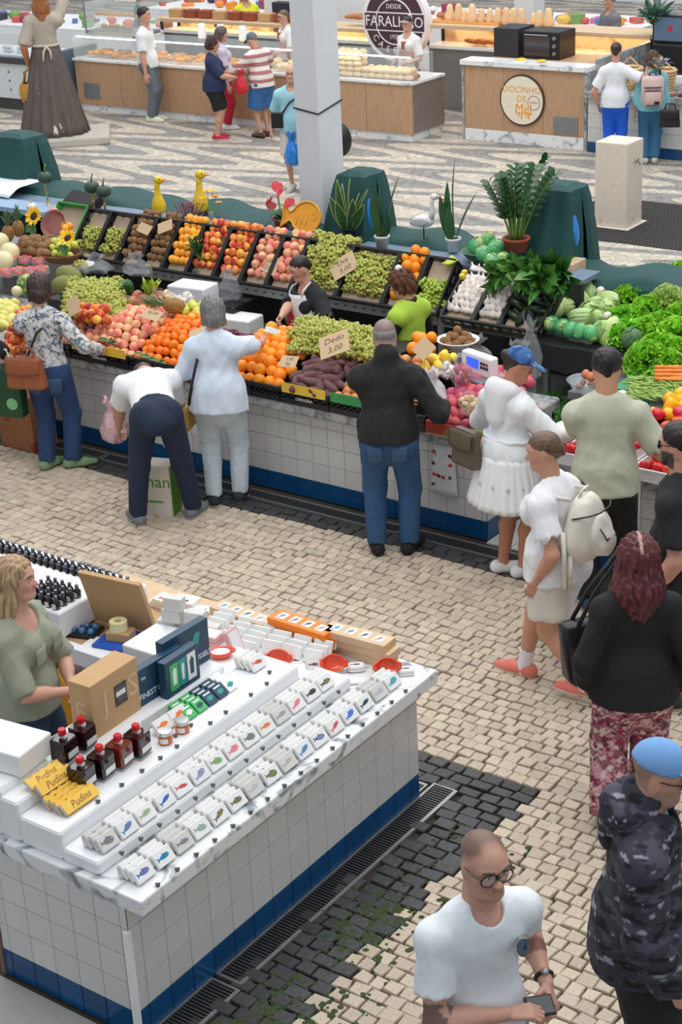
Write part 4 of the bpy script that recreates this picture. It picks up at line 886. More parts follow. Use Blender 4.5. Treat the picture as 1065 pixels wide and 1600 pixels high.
lp = [(985, 460), (1010, 448), (1038, 440), (1062, 450), (990, 488), (1015, 478), (1040, 470), (1064, 485), (975, 515), (1003, 508), (1030, 505), (1056, 512), (1022, 535), (1048, 540), (1066, 545), (1000, 430), (1030, 425), (1060, 425), (968, 492), (1010, 555), (1040, 560)]+[(1095+40*(i % 5), 450+42*(i//5)+6*(i % 2)) for i in range(15)]
for k, (px, py) in enumerate(lp):
    q = rng(k+3); p = shelf_pt(px, py+8)+Vector((0, 0, -.02))
    link('lettuce', LM[k % 3], None, p, (q.uniform(.3, .9), q.uniform(-.3, .3), q.uniform(0, 6)), 'bright green curly lettuce head, %s in the bank of lettuces' % ordn(k), 'lettuce', 'bank of curly lettuces', scale=q.uniform(.95, 1.2))
b = B(); q = rng(9)
t = thing('lettuce', 'paler lettuce with ribbed yellow-green leaves, beside the frame edge', 'lettuce', shelf_pt(1062, 478)+Vector((-.05, -.12, .06)), 0, None, (.9, .3, 0))
me = LM[0].copy(); me.materials[0] = M_LETT2; link('pale_leaves', me, t)
# right front: carrots, beans, peppers, tomatoes
def carrot():
    t = thing('carrot', 'x', 'carrot'); B().tube([(0, 0, 0), (.06, 0, .003), (.13, .004, 0), (.17, .006, -.004)], [.017, .015, .009, .002], 8).obj('root', mat('carrot_skin', (244, 140, 44), .5, .1, 30, rnd=.08), t, True)
    B().tube([(0, 0, 0), (-.03, .004, .004)], [.006, .004], 6).obj('stem_stub', M_STEMG, t); return t
c0 = carrot()
for k in range(16):
    q = rng(k+200); o = c0 if k == 0 else dup(c0); o.location = onz(1022+(k % 4)*12, 592-(k//4)*6, 1.02+.012*(k//4)); o.rotation_euler = (0, 0, .5+q.uniform(-.2, .2)); o['label'] = 'orange carrot in the bundle above the green beans, %s down, %s across' % (ORD[k//4], ORD[k % 4]); o['group'] = 'carrots'
for k, (px, py) in enumerate([(905, 612), (898, 618)]): link('onion', FR['onion'][0], None, onz(915+k*8, 585+k*4, 1.02), (0, 0, k), 'red-skinned onion beside the green beans, '+['rear', 'front'][k], 'onion')
hp_tr = thing('bean_crate', 'green and white carton of flat green beans', 'crate', onz(1045, 612, .9)-Vector((0, 0, .02)), .0)
B().bbox(-.35, -.24, 0, .5, .2, .07, .004).obj('carton', mat('green_carton', (46, 150, 96), .5), hp_tr)
bm_ = B().tube([(-.06, .01, 0), (-.02, 0, .004), (.02, 0, .004), (.06, .012, 0)], [.003, .007, .007, .003], 6); bm_ = bm_.mesh('green_bean', mat('bean_skin', (158, 186, 92), .5, .1, 20, rnd=.14, hue=.01), True)
for k in range(150):
    q = rng(k+400); px, py = 985+(k % 15)*5.8+q.uniform(-3, 3), 622-(k//15)*3.5+q.uniform(-2, 2)
    link('green_bean', bm_, None, onz(px, py, .98+q.uniform(0, .03)), (q.uniform(-.3, .3), q.uniform(-.3, .3), q.uniform(-.9, .9)), 'flat green bean behind the yellow peppers, %s along in the %s row of the carton' % (ordn(k % 15), ordn(k//15)), 'bean', 'green beans')
def wtray(x0, x1, y0, y1, z, label):
    t = thing('white_tray', label, 'tray', (x0, y0, z), 0, 'white trays on the vegetable counter'); W, D = x1-x0, y1-y0; b = B()
    b.bbox(0, 0, 0, W, D, .012, .003); b.obj('base', M_WHITE, t)
    for a in ((0, 0, W, .012), (0, D-.012, W, D), (0, .012, .012, D-.012), (W-.012, .012, W, D-.012)): B().bbox(a[0], a[1], .012, a[2], a[3], .09, .002).obj('side_wall', M_WHITE, t)
    B().bbox(-.008, -.01, .082, W+.008, .004, .094, .002).obj('rim', M_WHITE, t)
wtray(-5.16, -4.62, 9.42, 9.95, .772, 'white plastic tray of red tomatoes partly hidden by the sage shirt')
wtray(-4.6, -4.0, 9.42, 9.95, .772, 'white plastic tray of tomatoes beside the bearded shopper')
wtray(-3.98, -3.4, 9.42, 9.95, .772, 'white plastic tray at the far end of the vegetable counter')
hp('tomato', 'ripe red tomato', 'tomato', 'of the tray left of the sage shirt', [(-5.14, 9.45, .86), (-4.63, 9.45, .86), (-4.63, 10.0, 1.08), (-5.14, 10.0, 1.08)], .046, 'tomatoes', seed=20, upright=True)
hp('tomato', 'ripe red tomato', 'tomato', 'of the tray right of the sage shirt', [(-4.58, 9.45, .86), (-4.02, 9.45, .86), (-4.02, 10.02, 1.1), (-4.58, 10.02, 1.1)], .046, 'tomatoes', seed=21, upright=True)
hp('pepper', 'glossy yellow pepper', 'pepper', 'above the tomatoes', [(-4.78, 10.02, .98), (-4.1, 10.02, 1.0), (-4.1, 10.4, 1.1), (-4.78, 10.4, 1.1)], .05, 'yellow peppers', seed=22)
link('pepper_stand', B().bbox(-.7, 0, 0, .7, .75, .2, .01).mesh('pepper_stand', M_BLACK), None, (-4.2, 10.0, .772), None, 'black stand under the peppers and beans', 'stand')
link('paper_wrap', B().sheet(lambda u, v: (u*.2-.1, v*.14-.07, .02*math.sin(u*9)*math.cos(v*7)), 10, 8, .003).mesh('paper_wrap', M_CARD, True), None, onz(955, 617, .98), (.3, .2, .3), 'crumpled white paper between the beans and the shopper in sage', 'paper')
# herbs and bowls on the lower shelf
M_PARS = mat('parsley', (70, 132, 50), .5, .25, 30)
for k, (px, py, z) in enumerate([(873, 565, .62), (885, 585, .55), (900, 570, .6), (868, 640, .35), (885, 660, .3), (870, 690, .25), (930, 555, .6), (965, 565, .8), (985, 555, .9), (1005, 570, .95)]):
    bunch('herb_bunch', 'leafy bunch of green herbs %s' % ('on the lower shelf behind the blue cap, %s' % ORD[k] if k < 7 else 'beside the carrots, %s' % ORD[k-7]), 'herbs', onz(px, py, z), 70, .2, .022, 60+k, M_PARS, .9, (-.5, 0, k), 'herb bunches', ruffle=.06)
M_CLEAR = mat('clear_plastic', (214, 224, 232), .08, .02, 4, alpha=.3, coat=.5)
for k, (px, py, l) in enumerate([(962, 590, 'clear plastic bowl right of the dark-haired shopper'), (915, 608, 'clear plastic bowl of small greens left of the dark-haired shopper')]):
    t = thing('plastic_bowl', l, 'bowl', onz(px, py, .82), 0); B().lathe([(.1, 0), (.14, .07), (.15, .075), (.146, .08), (.136, .073), (.096, .006)], 24, cap=True).obj('bowl_body', M_CLEAR, t, True)
    B().box(-.1, -.1, -.06, .1, .1, -.004).obj('foot_block', M_STEEL, t)
    for i in range(7): q = rng(i+k); B().ball((q.uniform(-.07, .07), q.uniform(-.07, .07), .03), .022, 8, 6).obj('brown_nut', mat('nut_skin', (140, 100, 74), .6), t, True)
# ------------------------------------------------------------------ front of the fruit stall: crates and heaps along the slab
def C(px, py, z): return tuple(onz(px, py, z))
def fcrate(p0, p1, label, strip=None, words='', D=.5, z=.801, H=.12, ma=None, y=None):
    x0, x1 = p0, p1; W = x1-x0-.01; y = y or 9.42; t = thing('fruit_crate', label, 'crate', (x0+.005, y, z), 0, 'black crates on the marble slab'); ma = ma or M_CRATE
    B().bbox(0, 0, 0, W, D, .012, .002).obj('base', ma, t)
    for a in ((0, 0, W, .012), (0, D-.012, W, D), (0, .012, .012, D-.012), (W-.012, .012, W, D-.012)):
        bb = B(); bb.box(a[0], a[1], .012, a[2], a[3], .045); bb.box(a[0], a[1], .06, a[2], a[3], .078); bb.box(a[0]-.002, a[1]-.003, H-.025, a[2]+.002, a[3]+.003, H)
        n = 6
        for i in range(n+1):
            if a[2]-a[0] > .02: xx = a[0]+(a[2]-a[0])*i/n; bb.box(max(a[0], xx-.014), a[1], .04, min(a[2], xx+.014), a[3], H-.02)
            else: yy = a[1]+(a[3]-a[1])*i/n; bb.box(a[0], max(a[1], yy-.014), .04, a[2], min(a[3], yy+.014), H-.02)
        bb.obj('slatted_wall', ma, t)
    if strip: B().box(.02, -.006, H-.03, W-.02, -.003, H+.045).obj('printed_liner', strip, t)
    if words: writing(words, .032, M_CARD, t, (W*.5, -.0035, .052), (PI/2, 0, 0))
    return t
def wx(px, py=None, z=.92): return onz(px, 535+.235*(px-118) if py is None else py, z).x
YEL = mat('yellow_liner', (238, 196, 60), .6, .1, 9, col2=(120, 160, 60), mix=(.6, .7)); GRL = mat('green_liner', (60, 150, 80), .6, .1, 9, col2=(230, 230, 220), mix=(.6, .7))
P = [wx(p) for p in (60, 118, 204, 283, 330, 388, 430, 503, 562)]
REDL = mat('red_green_liner', (176, 60, 44), .6, .15, 5, col2=(120, 160, 60), mix=(.52, .6))
fcrate(P[0], P[1], 'black crate of mixed peaches hidden by the woman in the floral blouse', None)
fcrate(P[1], P[2], 'black crate with yellow printed liner holding pink peaches', YEL, 'CAROLINA')
fcrate(P[2], P[3], 'black crate of mandarins with leaves', None)
fcrate(P[3], P[4], 'black crate of dark red grapes beside the mandarins', None)
fcrate(P[4], P[5], 'black crate hidden by the white-haired woman', None)
fcrate(P[5], P[6], 'black crate of big oranges beside the white-haired woman', None)
fcrate(P[6], P[7], 'black crate of sweet potatoes with a yellow printed liner', YEL, 'CAROLINA')
fcrate(P[7], P[8], 'black crate of onions with a green printed liner', GRL, '')
xr = [onz(658, 655, .92).x, onz(748, 680, .92).x]
fcrate(P[8], xr[0], 'black crate hidden behind the man in the dark jacket', None)
t = thing('potato_carton', 'low carton with red and green printed rim holding red potatoes', 'carton', (xr[0]+.01, 9.40, .801)); W = xr[1]-xr[0]+.1
B().bbox(0, 0, 0, W, .6, .012, .002).obj('base', KB, t)
for a in ((0, 0, W, .014), (0, .586, W, .6), (0, .014, .014, .586), (W-.014, .014, W, .586)): B().bbox(a[0], a[1], .012, a[2], a[3], .10, .002).obj('side_wall', REDL, t)
link('banana_box', B().bbox(-.2, -.14, 0, .2, .14, .5, .006).mesh('banana_box', mat('printed_brown_box', (166, 108, 74), .7, .12, 7, col2=(150, 60, 48), mix=(.6, .66))), None, (onz(42, 692, .02).x+.02, 9.25, 0), None, 'brown printed cardboard box standing on the ground behind the floral shopper', 'box')

YF = 9.44
def hq(x0, x1, yb, zb, zf=.91, yf=YF): return [(x0+.02, yf, zf), (x1-.02, yf, zf), (x1-.02, yb, zb), (x0+.02, yb, zb)]
G = ' on the front counter'
hp('peach', 'mixed peach', 'peach', 'of the crate behind the floral shopper', hq(P[0], P[1], 10.1, 1.08), .039, 'mixed peaches by the floral shopper', seed=30)
hp('peach', 'pink peach', 'peach', 'of the big heap beside the mandarins', hq(P[1], P[2]+.05, 10.15, 1.14), .039, 'pink peaches on the front counter', seed=31, bulge=.08)
hp('nectarine', 'orange nectarine', 'nectarine', 'behind the pink peaches', [C(125, 500, 1.08), C(172, 505, 1.12), C(168, 478, 1.2), C(112, 474, 1.2)], .038, 'nectarines behind the peaches', seed=32, bulge=.05)
hp('mandarin', 'bright mandarin', 'mandarin', 'of the mandarin crate', hq(P[2], P[3], 10.05, 1.14), .037, 'mandarins on the front counter', seed=33, bulge=.08)
hp('red_grape_bunch', 'dark red grape bunch', 'grapes', 'beside the mandarins', hq(P[3], P[4], 9.95, 1.08), .055, 'red grapes on the front counter', seed=34, bulge=.05)
hp('orange', 'big orange', 'orange', 'of the heap next to the sweet potatoes', hq(P[4], P[6], 10.1, 1.15), .045, 'oranges on the front counter', seed=35, bulge=.06)
hp('sweet_potato', 'purple-brown sweet potato', 'sweet potato', 'of the crate by the onions', hq(P[6], P[7]+.02, 10.0, 1.1), .044, 'sweet potatoes', seed=36, bulge=.07, squeeze=.72)
hp('onion', 'golden onion', 'onion', 'of the onion crate', hq(P[7], P[8], 10.05, 1.1), .038, 'onions', seed=37, bulge=.05)
hp('onion', 'golden onion', 'onion', 'hidden by the dark jacket', hq(P[8], P[8]+.35, 10.05, 1.1), .038, 'onions', seed=38, bulge=.05)
hp('red_potato', 'red-skinned potato', 'potato', 'of the potato carton', [(xr[0]+.04, 9.44, .90), (xr[1]+.06, 9.44, .90), (xr[1]+.02, 10.1, 1.12), (xr[0]-.05, 10.1, 1.12)], .043, 'red potatoes', seed=39, bulge=.09, squeeze=.78)
# green grapes, the high pile in the middle
gq = [C(452, 545, 1.1), C(590, 560, 1.12), C(592, 515, 1.24), C(470, 495, 1.24)]
hp('grape_bunch', 'yellow-green grape bunch', 'grapes', 'of the high pile before the seller', gq, .055, 'high pile of green grapes', seed=40, bulge=.1, squeeze=.7)
link('grape_stand', B().box(min(p[0] for p in gq)-.05, 10.02, .8, max(p[0] for p in gq)+.05, 10.42, 1.08, taper=.03).mesh('grape_stand', M_BLACK), None, label='black crate stand under the high pile of green grapes', cat='stand')
hp('grape_bunch', 'yellow-green grape bunch', 'grapes', 'of the pile behind the floral shopper', [C(98, 490, 1.1), C(205, 500, 1.08), C(185, 435, 1.2), C(112, 438, 1.2)], .055, 'green grapes behind the floral shopper', seed=41, bulge=.08, squeeze=.8)
link('grape_stand', B().box(-10.75, 10.15, .8, -9.65, 10.6, .98, taper=.02).mesh('grape_stand', M_BLACK), None, label='black stand under the grapes behind the floral shopper', cat='stand')
# mangoes, apples, pears, lemons, kiwis
hp('mango', 'green and red mango', 'mango', 'behind the peaches', [C(198, 492, 1.06), C(275, 488, 1.12), C(262, 455, 1.18), C(200, 462, 1.16)], .05, 'mangoes', seed=42)
link('mango_stand', B().box(-9.95, 10.05, .8, -9.05, 10.5, 1.0, taper=.02).mesh('mango_stand', M_BLACK), None, label='black stand under the mangoes', cat='stand')
hp('apple', 'yellow-green apple', 'apple', 'beside the white-haired woman', [C(275, 500, 1.1), C(322, 505, 1.1), C(325, 470, 1.18), C(285, 470, 1.18)], .04, 'yellow apples by the white-haired woman', seed=43)
hp('orange', 'pale orange', 'orange', 'of the upper heap by the lemons', [C(630, 550, 1.12), C(680, 550, 1.12), C(684, 520, 1.2), C(640, 520, 1.2)], .045, 'oranges by the lemons', seed=44)
hp('lemon', 'yellow lemon', 'lemon', 'beside the kiwi bowl', [C(655, 580, 1.08), C(705, 578, 1.08), C(716, 553, 1.14), C(672, 553, 1.14)], .038, 'lemons', seed=45)
link('lemon_stand', B().box(-7.1, 9.98, .8, -6.2, 10.4, 1.03, taper=.02).mesh('lemon_stand', M_BLACK), None, label='black stand under the lemons and oranges', cat='stand')
t = thing('fruit_bowl', 'white lined basket of kiwis between the lemons and the scale', 'basket', C(715, 545, 1.04)); B().lathe([(.1, 0), (.16, .07), (.172, .08), (.15, .078), (.09, .01)], 24).obj('basket_body', M_WHITE, t, True)
for k in range(17):
    q = rng(k+90); a = k*2.4; rr = .03*math.sqrt(k)
    p = Vector(t.location)+Vector((rr*math.cos(a), rr*math.sin(a), .15-.85*rr)); link('kiwi', FR['kiwi'][k % 2], None, p, (q.uniform(0, 3), q.uniform(0, 3), 0), 'brown kiwi heaped in the white lined basket, %s out from the top' % ordn(k), 'kiwi', 'kiwis in the white basket', scale=1.15)
# the left end: melons, punnets, wicker baskets, pears
M_MELON = mat('pale_melon', (236, 222, 176), .5, .06, 5, rnd=.06); M_WMEL = mat('striped_watermelon', (86, 120, 60), .35, .2, 9, col2=(166, 184, 96), mix=(.45, .55), stretch=(3, 3, .6)); M_TOADM = mat('toad_skin_melon', (120, 124, 60), .6, .25, 22, stretch=(3, 3, .7))
for k, (px, py, z, sc, ma, l) in enumerate([(15, 395, 1.2, 1, M_MELON, 'round pale yellow melon above the tomato punnets, nearest the kiwis'), (5, 408, 1.15, 1, M_MELON, 'round pale yellow melon in front of the other pale one'), (0, 378, 1.25, .9, M_MELON, 'round pale melon cut by the frame edge'),
        (43, 445, 1.1, 1.05, M_WMEL, 'striped green watermelon behind the floral shopper'), (108, 432, 1.12, 1, M_TOADM, 'long rough-skinned green melon behind the green grapes'), (105, 447, 1.08, 1, M_TOADM, 'long rough-skinned green melon, lower of the two'), (26, 455, 1.1, .5, M_MELON, 'small oval yellow melon beside the watermelon')]):
    b = lumpy(.095*sc, k, 16, 10, .02, (1, 1, 1.5 if ma == M_TOADM else 1.05)); link('melon', b.mesh('melon', ma, True), None, onz(px, py, z), (1.3, .4, .6+k), l, 'melon')
link('melon_stand', B().box(-13.6, 10.6, .6, -11.75, 11.5, 1.05, taper=.02).mesh('melon_stand', mat('grey_steel_box', (140, 140, 138), .5, metal=.3)), None, label='grey metal stand under the melons, punnets and wicker baskets', cat='stand')
k = 0
for px, py in [(12, 432), (30, 430), (48, 430), (66, 428), (15, 415), (40, 412), (62, 414)]:
    t = thing('fruit_punnet', 'clear plastic punnet of red and orange cherry tomatoes, %s of seven' % ORD[k], 'punnet', onz(px, py, 1.1), 0, 'punnets of cherry tomatoes')
    B().bbox(-.06, -.05, 0, .06, .05, .07, .01).obj('punnet', M_CLEAR, t)
    for i in range(10): q = rng(i+k*20); B().ball((-.036+(i % 3)*.036, -.03+(i//3 % 3)*.03, .028+.03*(i > 5)), .021, 8, 6).obj('cherry_tomato', mat('orange_red_skin', (236, 84, 46), .3, .1, 8, rnd=.12, hue=.03), t, True)
    k += 1
def basket(px, py, z, R, ma, label):
    t = thing('wicker_basket', label, 'basket', onz(px, py, z), 0); b = B(); n = 28
    for j in range(6): rr = R*(.75+.25*j/5); b.tube([(rr*math.cos(2*PI*i/n)*(1+.02*((i+j) % 2)), rr*math.sin(2*PI*i/n)*(1+.02*((i+j) % 2)), .012*j) for i in range(n)], .007, 4, True)
    o = b.obj('woven_side', ma, t); B().lathe([(.001, 0), (R*.75, 0), (R*.75, .01), (.001, .012)], 20).obj('base', ma, t); return t
M_WICK = mat('wicker', (128, 86, 58), .7, .2, 30)
basket(50, 395, 1.13, .2, M_WICK, 'dark wicker basket heaped with kiwis beside the melons'); basket(98, 405, 1.12, .18, M_WICK, 'wicker basket of yellow apples beside the green grapes')
t = basket(88, 352, 1.32, .13, mat('red_wicker', (168, 110, 104), .7, .2, 30), 'reddish wicker bowl standing on edge behind the kiwis'); t.rotation_euler = (1.0, 0, .2)
hp('kiwi', 'brown kiwi', 'kiwi', 'of the dark wicker basket', [C(28, 395, 1.18), C(78, 400, 1.18), C(80, 370, 1.3), C(30, 368, 1.3)], .036, 'kiwis in the wicker basket', seed=50, bulge=.05, big=1.2)
hp('apple', 'yellow-green apple', 'apple', 'of the wicker basket', [C(68, 402, 1.16), C(112, 404, 1.16), C(122, 378, 1.26), C(80, 374, 1.26)], .04, 'yellow apples in the wicker basket', seed=51, bulge=.05)
hp('apricot', 'golden fruit', 'fruit', 'behind the apples', [C(96, 372, 1.24), C(112, 374, 1.24), C(112, 350, 1.34), C(98, 346, 1.34)], .038, 'golden fruits behind the apples', seed=52)
M_PEAR = mat('pale_pear', (222, 214, 120), .4, .1, 10, rnd=.08); FR['pear'] = [lumpy(.04, 3, 12, 9, .02, (1, 1, 1.2), taper=-.25).mesh('pear', M_PEAR, True)]
hp('pear', 'pale yellow pear', 'pear', 'by the frame edge', [C(-8, 510, 1.06), C(26, 515, 1.06), C(28, 470, 1.15), C(-8, 468, 1.15)], .042, 'pears at the end of the counter', seed=53)
hp('nectarine', 'orange peach', 'peach', 'left of the floral shopper', [C(-5, 560, .97), C(45, 545, 1.0), C(55, 475, 1.15), C(25, 480, 1.12)], .038, 'peaches left of the floral shopper', seed=54)
# pineapples
M_PINE = mat('pineapple_skin', (150, 112, 52), .6, .25, 40, noise='voronoi')
def pineapple(loc, rot, label, sc=1):
    t = thing('pineapple', label, 'pineapple', loc, 0, 'pineapples', rot); t.scale = (sc,)*3
    b = lumpy(.06, 2, 14, 10, .01, (1, 1, 1.45)); b.V = [(x*(1+.06*math.cos(7*math.atan2(y, x)+z*90)), y*(1+.06*math.cos(7*math.atan2(y, x)+z*90)), z) for x, y, z in b.V]; b.obj('fruit', M_PINE, t, True)
    c = B(); q = rng(4)
    for i in range(22): a = i*2.4; e = i/22; leaf_b(c, (.012*math.cos(a), .012*math.sin(a), .08), (math.cos(a)*(.09-.06*e), math.sin(a)*(.09-.06*e), .14+.12*e), .011, (math.cos(a), math.sin(a), .3), -.15, 4)
    c.obj('crown', mat('pineapple_leaf', (104, 130, 84), .5, .2, 12), t, True)
pineapple(onz(12, 365, 1.23), (0, .1, 0), 'pineapple standing at the frame edge behind the melons'); pineapple(onz(28, 357, 1.22), (.0, .05, 1), 'pineapple standing beside the sunflower')
pineapple(onz(272, 478, 1.2), (1.35, 0, -1.0), 'pineapple lying by the apples with its crown towards the white-haired woman', 1.15)
# sunflowers
def sunflower(p, rot, label, R=.085):
    t = thing('sunflower', label, 'sunflower', p, 0, 'sunflowers on the stall', rot); b = B()
    for i in range(22): a = 2*PI*i/22; leaf_b(b, (R*.38*math.cos(a), R*.38*math.sin(a), .004*(i % 2)), (R*math.cos(a), R*math.sin(a), .012*(i % 3)), R*.13, (0, 0, 1), .08, 3)
    b.obj('petals', mat('sunflower_petal', (250, 200, 30), .5, .08, 20), t); B().lathe([(.001, .02), (R*.3, .016), (R*.42, .002), (R*.3, -.01)], 18).obj('disc', mat('sunflower_disc', (70, 46, 26), .9, .3, 60), t, True)
    lf = B(); leaf_b(lf, (0, -R*.8, -.02), (.03, -R*1.9, -.04), R*.45, (0, 0, 1), .1, 4); leaf_b(lf, (0, -R*.8, -.02), (-.09, -R*1.5, -.04), R*.45, (0, 0, 1), .1, 4); lf.obj('leaf', M_LEAF, t)
sunflower(onz(53, 338, 1.45), (1.05, .0, .1), 'big sunflower facing the aisle above the kiwi basket', .1)
sunflower(onz(106, 372, 1.36), (.8, 0, .1), 'sunflower lying on the yellow apples', .09); sunflower(on_tilt(fx(300)+.02, .5, .07), (.7, 0, .1), 'sunflower lying on the apricots', .075)
# price cards on the front heaps
price_card(C(237, 492, 1.22), .2, .1, (.55, 0, -.1), ['Kg 2,00'], 'kraft price card lying flat on the peaches'); price_card(C(115, 478, 1.25), .12, .16, (1.0, 0, .6), [''], 'kraft card standing between the floral shopper and the peaches')
price_card(C(451, 565, 1.17), .15, .1, (.7, 0, .1), ['1,50', 'Kg'], 'kraft price card on the oranges beside the sweet potatoes'); price_card(C(522, 538, 1.27), .24, .2, (.75, 0, .55), ['Dedo', '3,00'], 'large kraft price card turned on the green grapes before the seller')
price_card(C(662, 545, 1.24), .15, .14, (.9, 0, -.5), [''], 'brown card standing on the oranges by the lemons'); price_card(C(310, 520, 1.2), .16, .1, (.6, 0, .6), [''], 'kraft card half hidden by the white-haired woman')
# leaves tucked between fruit
lb = B(); q = rng(6)
for px, py in [(156, 508), (175, 535), (225, 555), (235, 560), (250, 565), (170, 532)]:
    p = onz(px, py, .99)
    t = thing('leaf_sprig', 'fresh green leaf sprig on the fruit, %s along the counter' % ORD[[(156, 508), (175, 535), (225, 555), (235, 560), (250, 565), (170, 532)].index((px, py))], 'leaf', p, 0, 'leaf sprigs on the front heaps')
    b = B(); [leaf_b(b, (0, 0, 0), (.09*math.cos(a), -.03+.04*math.sin(a), .03*math.sin(a*2)), .018, (0, -.3, 1), .1, 4) for a in (0, 1.1, 2.3, 3.3)]; b.obj('leaves', M_LEAF, t, True)
t = bunch('leaf_sprig', 'tall green sprig standing against the nectarine crate', 'leaf', on_tilt(fx(322), .1, .06), 14, .28, .03, 5, M_LEAF, .35, (.4, 0, 0))
t = bunch('flowering_greens', 'sprig of greens with yellow flowers behind the mangoes', 'flowers', onz(235, 470, 1.12), 24, .22, .02, 8, mat('yellow_green', (150, 180, 50), .5, .2, 9, col2=(230, 210, 40), mix=(.5, .6)), .5, (0, 0, 0))
B().tube([(0, 0, 0), (.02, .02, .2), (.03, .03, .34)], .004, 5).obj('stalk', M_STEMG, t); bunch('leafy_cabbage', 'loose blue-green cabbage leaves in film behind the mangoes', 'greens', onz(205, 462, 1.1), 12, .16, .06, 9, M_SAV, .6, (.4, 0, 0))

# scale, bags, well clutter
t = thing('market_scale', 'white electronic scale with a lit blue display beside the potatoes', 'scale', C(748, 588, 1.1), -.3)
B().bbox(-.16, -.1, -.17, .16, .12, -.02, .01).obj('scale_body', M_WHITE, t); B().bbox(-.17, -.13, .0, .17, .13, .02, .006).obj('pan', M_STEEL, t)
hd = B().bbox(-.16, -.03, .02, .16, .05, .17, .01).obj('display_head', M_WHITE, t); B().box(-.10, -.034, .07, .03, -.03, .14).obj('lcd_screen', mat('blue_screen', (40, 90, 220), .2, 0, 3, emit=.7), hd)
for i in range(6): B().box(.05+(i % 3)*.03, -.034, .08+(i//3)*.03, .072+(i % 3)*.03, -.03, .1+(i//3)*.03).obj('key', pm((180, 40, 40)) if i == 5 else M_BLACK, hd)
link('scale_stand', B().bbox(-.22, -.1, 0, .22, .2, .24, .01).mesh('scale_stand', M_STEEL), None, C(760, 640, .8)[:2]+(.801,), (0, 0, -.3), 'steel stand under the scale', 'stand')
M_FILM = mat('clear_film', (236, 240, 244), .1, .03, 12, alpha=.15, coat=.5, bump=.6, bscale=18)
def bag_b(w, d, h, seed, n=26, m=14):
    q = rng(seed); ph = [q.uniform(0, 6) for _ in range(8)]; b = B()
    def fn(u, v):
        a = 2*PI*u; k = (1-(1-v/.3)**2)**.5*.35+.65 if v < .3 else 1-.75*((v-.3)/.5)**1.6 if v < .8 else .25+.35*((v-.8)/.2)
        if v == 0: k = .5
        cr = .10*math.sin(5*a+ph[0]+v*5)+.08*math.sin(8*a+ph[1]-v*9)+.07*math.sin(11*a+ph[2]+v*14)+.06*math.sin(3*a+ph[3]+v*20)
        z = h*v*(1+.06*math.sin(4*a+ph[4])*(v > .8)+.05*math.sin(6*a+v*11+ph[5]))
        return (w*k*(1+cr)*math.cos(a)+.03*w*math.sin(v*6+ph[6]), d*k*(1+cr)*math.sin(a), z)
    return b.sheet(fn, n, m)
def film_bag(p, w, d, h, seed, label, content=None, nc=14, rot=(0, 0, 0), ma=None, cr=1.0):
    t = thing('plastic_bag', label, 'bag', p, 0, None, rot); bag_b(w, d, h, seed).obj('film', ma or M_FILM, t, True)
    if content:
        q = rng(seed)
        for i in range(nc): z = q.uniform(.12, .62)*h; rr = .72; a = q.uniform(0, 6.28); link('bagged_'+content, FR[content][q.randrange(len(FR[content]))], t, (w*rr*math.cos(a)*q.uniform(.5, 1), d*rr*math.sin(a)*q.uniform(.5, 1), z), (q.uniform(0, 6), q.uniform(0, 6), 0), scale=cr)
film_bag(C(738, 642, 1.04), .085, .07, .2, 1, 'clear bag of small pale new potatoes lying on the red potatoes', 'new_potato', 40, (.6, 0, .2))
film_bag(C(725, 598, 1.08), .085, .075, .22, 2, 'clear bag of pink radishes tied at the top above the red potatoes', 'red_potato', 22, (.3, 0, 0), cr=.55)
film_bag(C(702, 588, 1.06), .07, .06, .14, 3, 'clear bag of garlic beside the lemons', 'garlic_bulb', 14, (.4, 0, 0), cr=.8)
film_bag(C(678, 640, .92), .1, .08, .3, 4, 'white translucent bag hanging beside the dark-jacketed man', None, 0, (0, 0, 0), mat('white_film', (236, 238, 240), .25, .04, 10, alpha=.7, bump=.5, bscale=14))
film_bag(C(265, 475, 1.12), .11, .09, .2, 5, 'clear bag of pale onions behind the mangoes', 'new_potato', 30, (.8, 0, 0), cr=1.2); film_bag(C(292, 475, 1.08), .1, .09, .18, 6, 'clear bag of garlic and onions behind the apples', 'garlic_bulb', 24, (.8, 0, 0))
film_bag((-7.2, 11.68, .381), .18, .12, .34, 7, 'white patterned bag hanging in the well behind the grapes', None, 0, (0, 0, 0), M_CARD); film_bag((-6.75, 11.68, .381), .16, .12, .36, 8, 'white bag on the lower shelf beside the lime-vested seller', None, 0, (0, 0, 0), M_CARD)
film_bag(C(828, 590, .7), .1, .05, .48, 9, 'clear bag hanging from the shelf post over the blue cap'); link('well_stand', B().bbox(-.16, -.16, 0, .16, .16, .78, .01).mesh('well_stand', M_BLACK), None, tuple(C(360, 470, .78)[:2])+(0,), None, 'black box in the seller well behind the white-haired shopper', 'stand'); film_bag(C(360, 470, .78), .1, .1, .3, 11, 'clear bag standing in the seller well behind the white-haired woman')
film_bag(onz(150, 425, 1.05), .16, .12, .16, 12, 'crumpled clear film beside the striped bowl'); film_bag(onz(215, 430, 1.02), .14, .1, .2, 13, 'clear plastic bag hooked on the black folding crate')
t = thing('striped_bowl', 'white bowl with green stripes holding small grapes', 'bowl', onz(128, 425, 1.02)); B().lathe([(.06, 0), (.12, .07), (.125, .075), (.11, .07), (.05, .01)], 24).obj('bowl_body', M_CER, t, True)
for i in range(8): a = i*PI/4; B().tube([(.063*math.cos(a), .063*math.sin(a), .003), (.122*math.cos(a), .122*math.sin(a), .068)], .006, 5).obj('green_stripe', GW, t)
link('grape_bunch', FR['grape_bunch'][0], t, (0, 0, .07), scale=1.2)
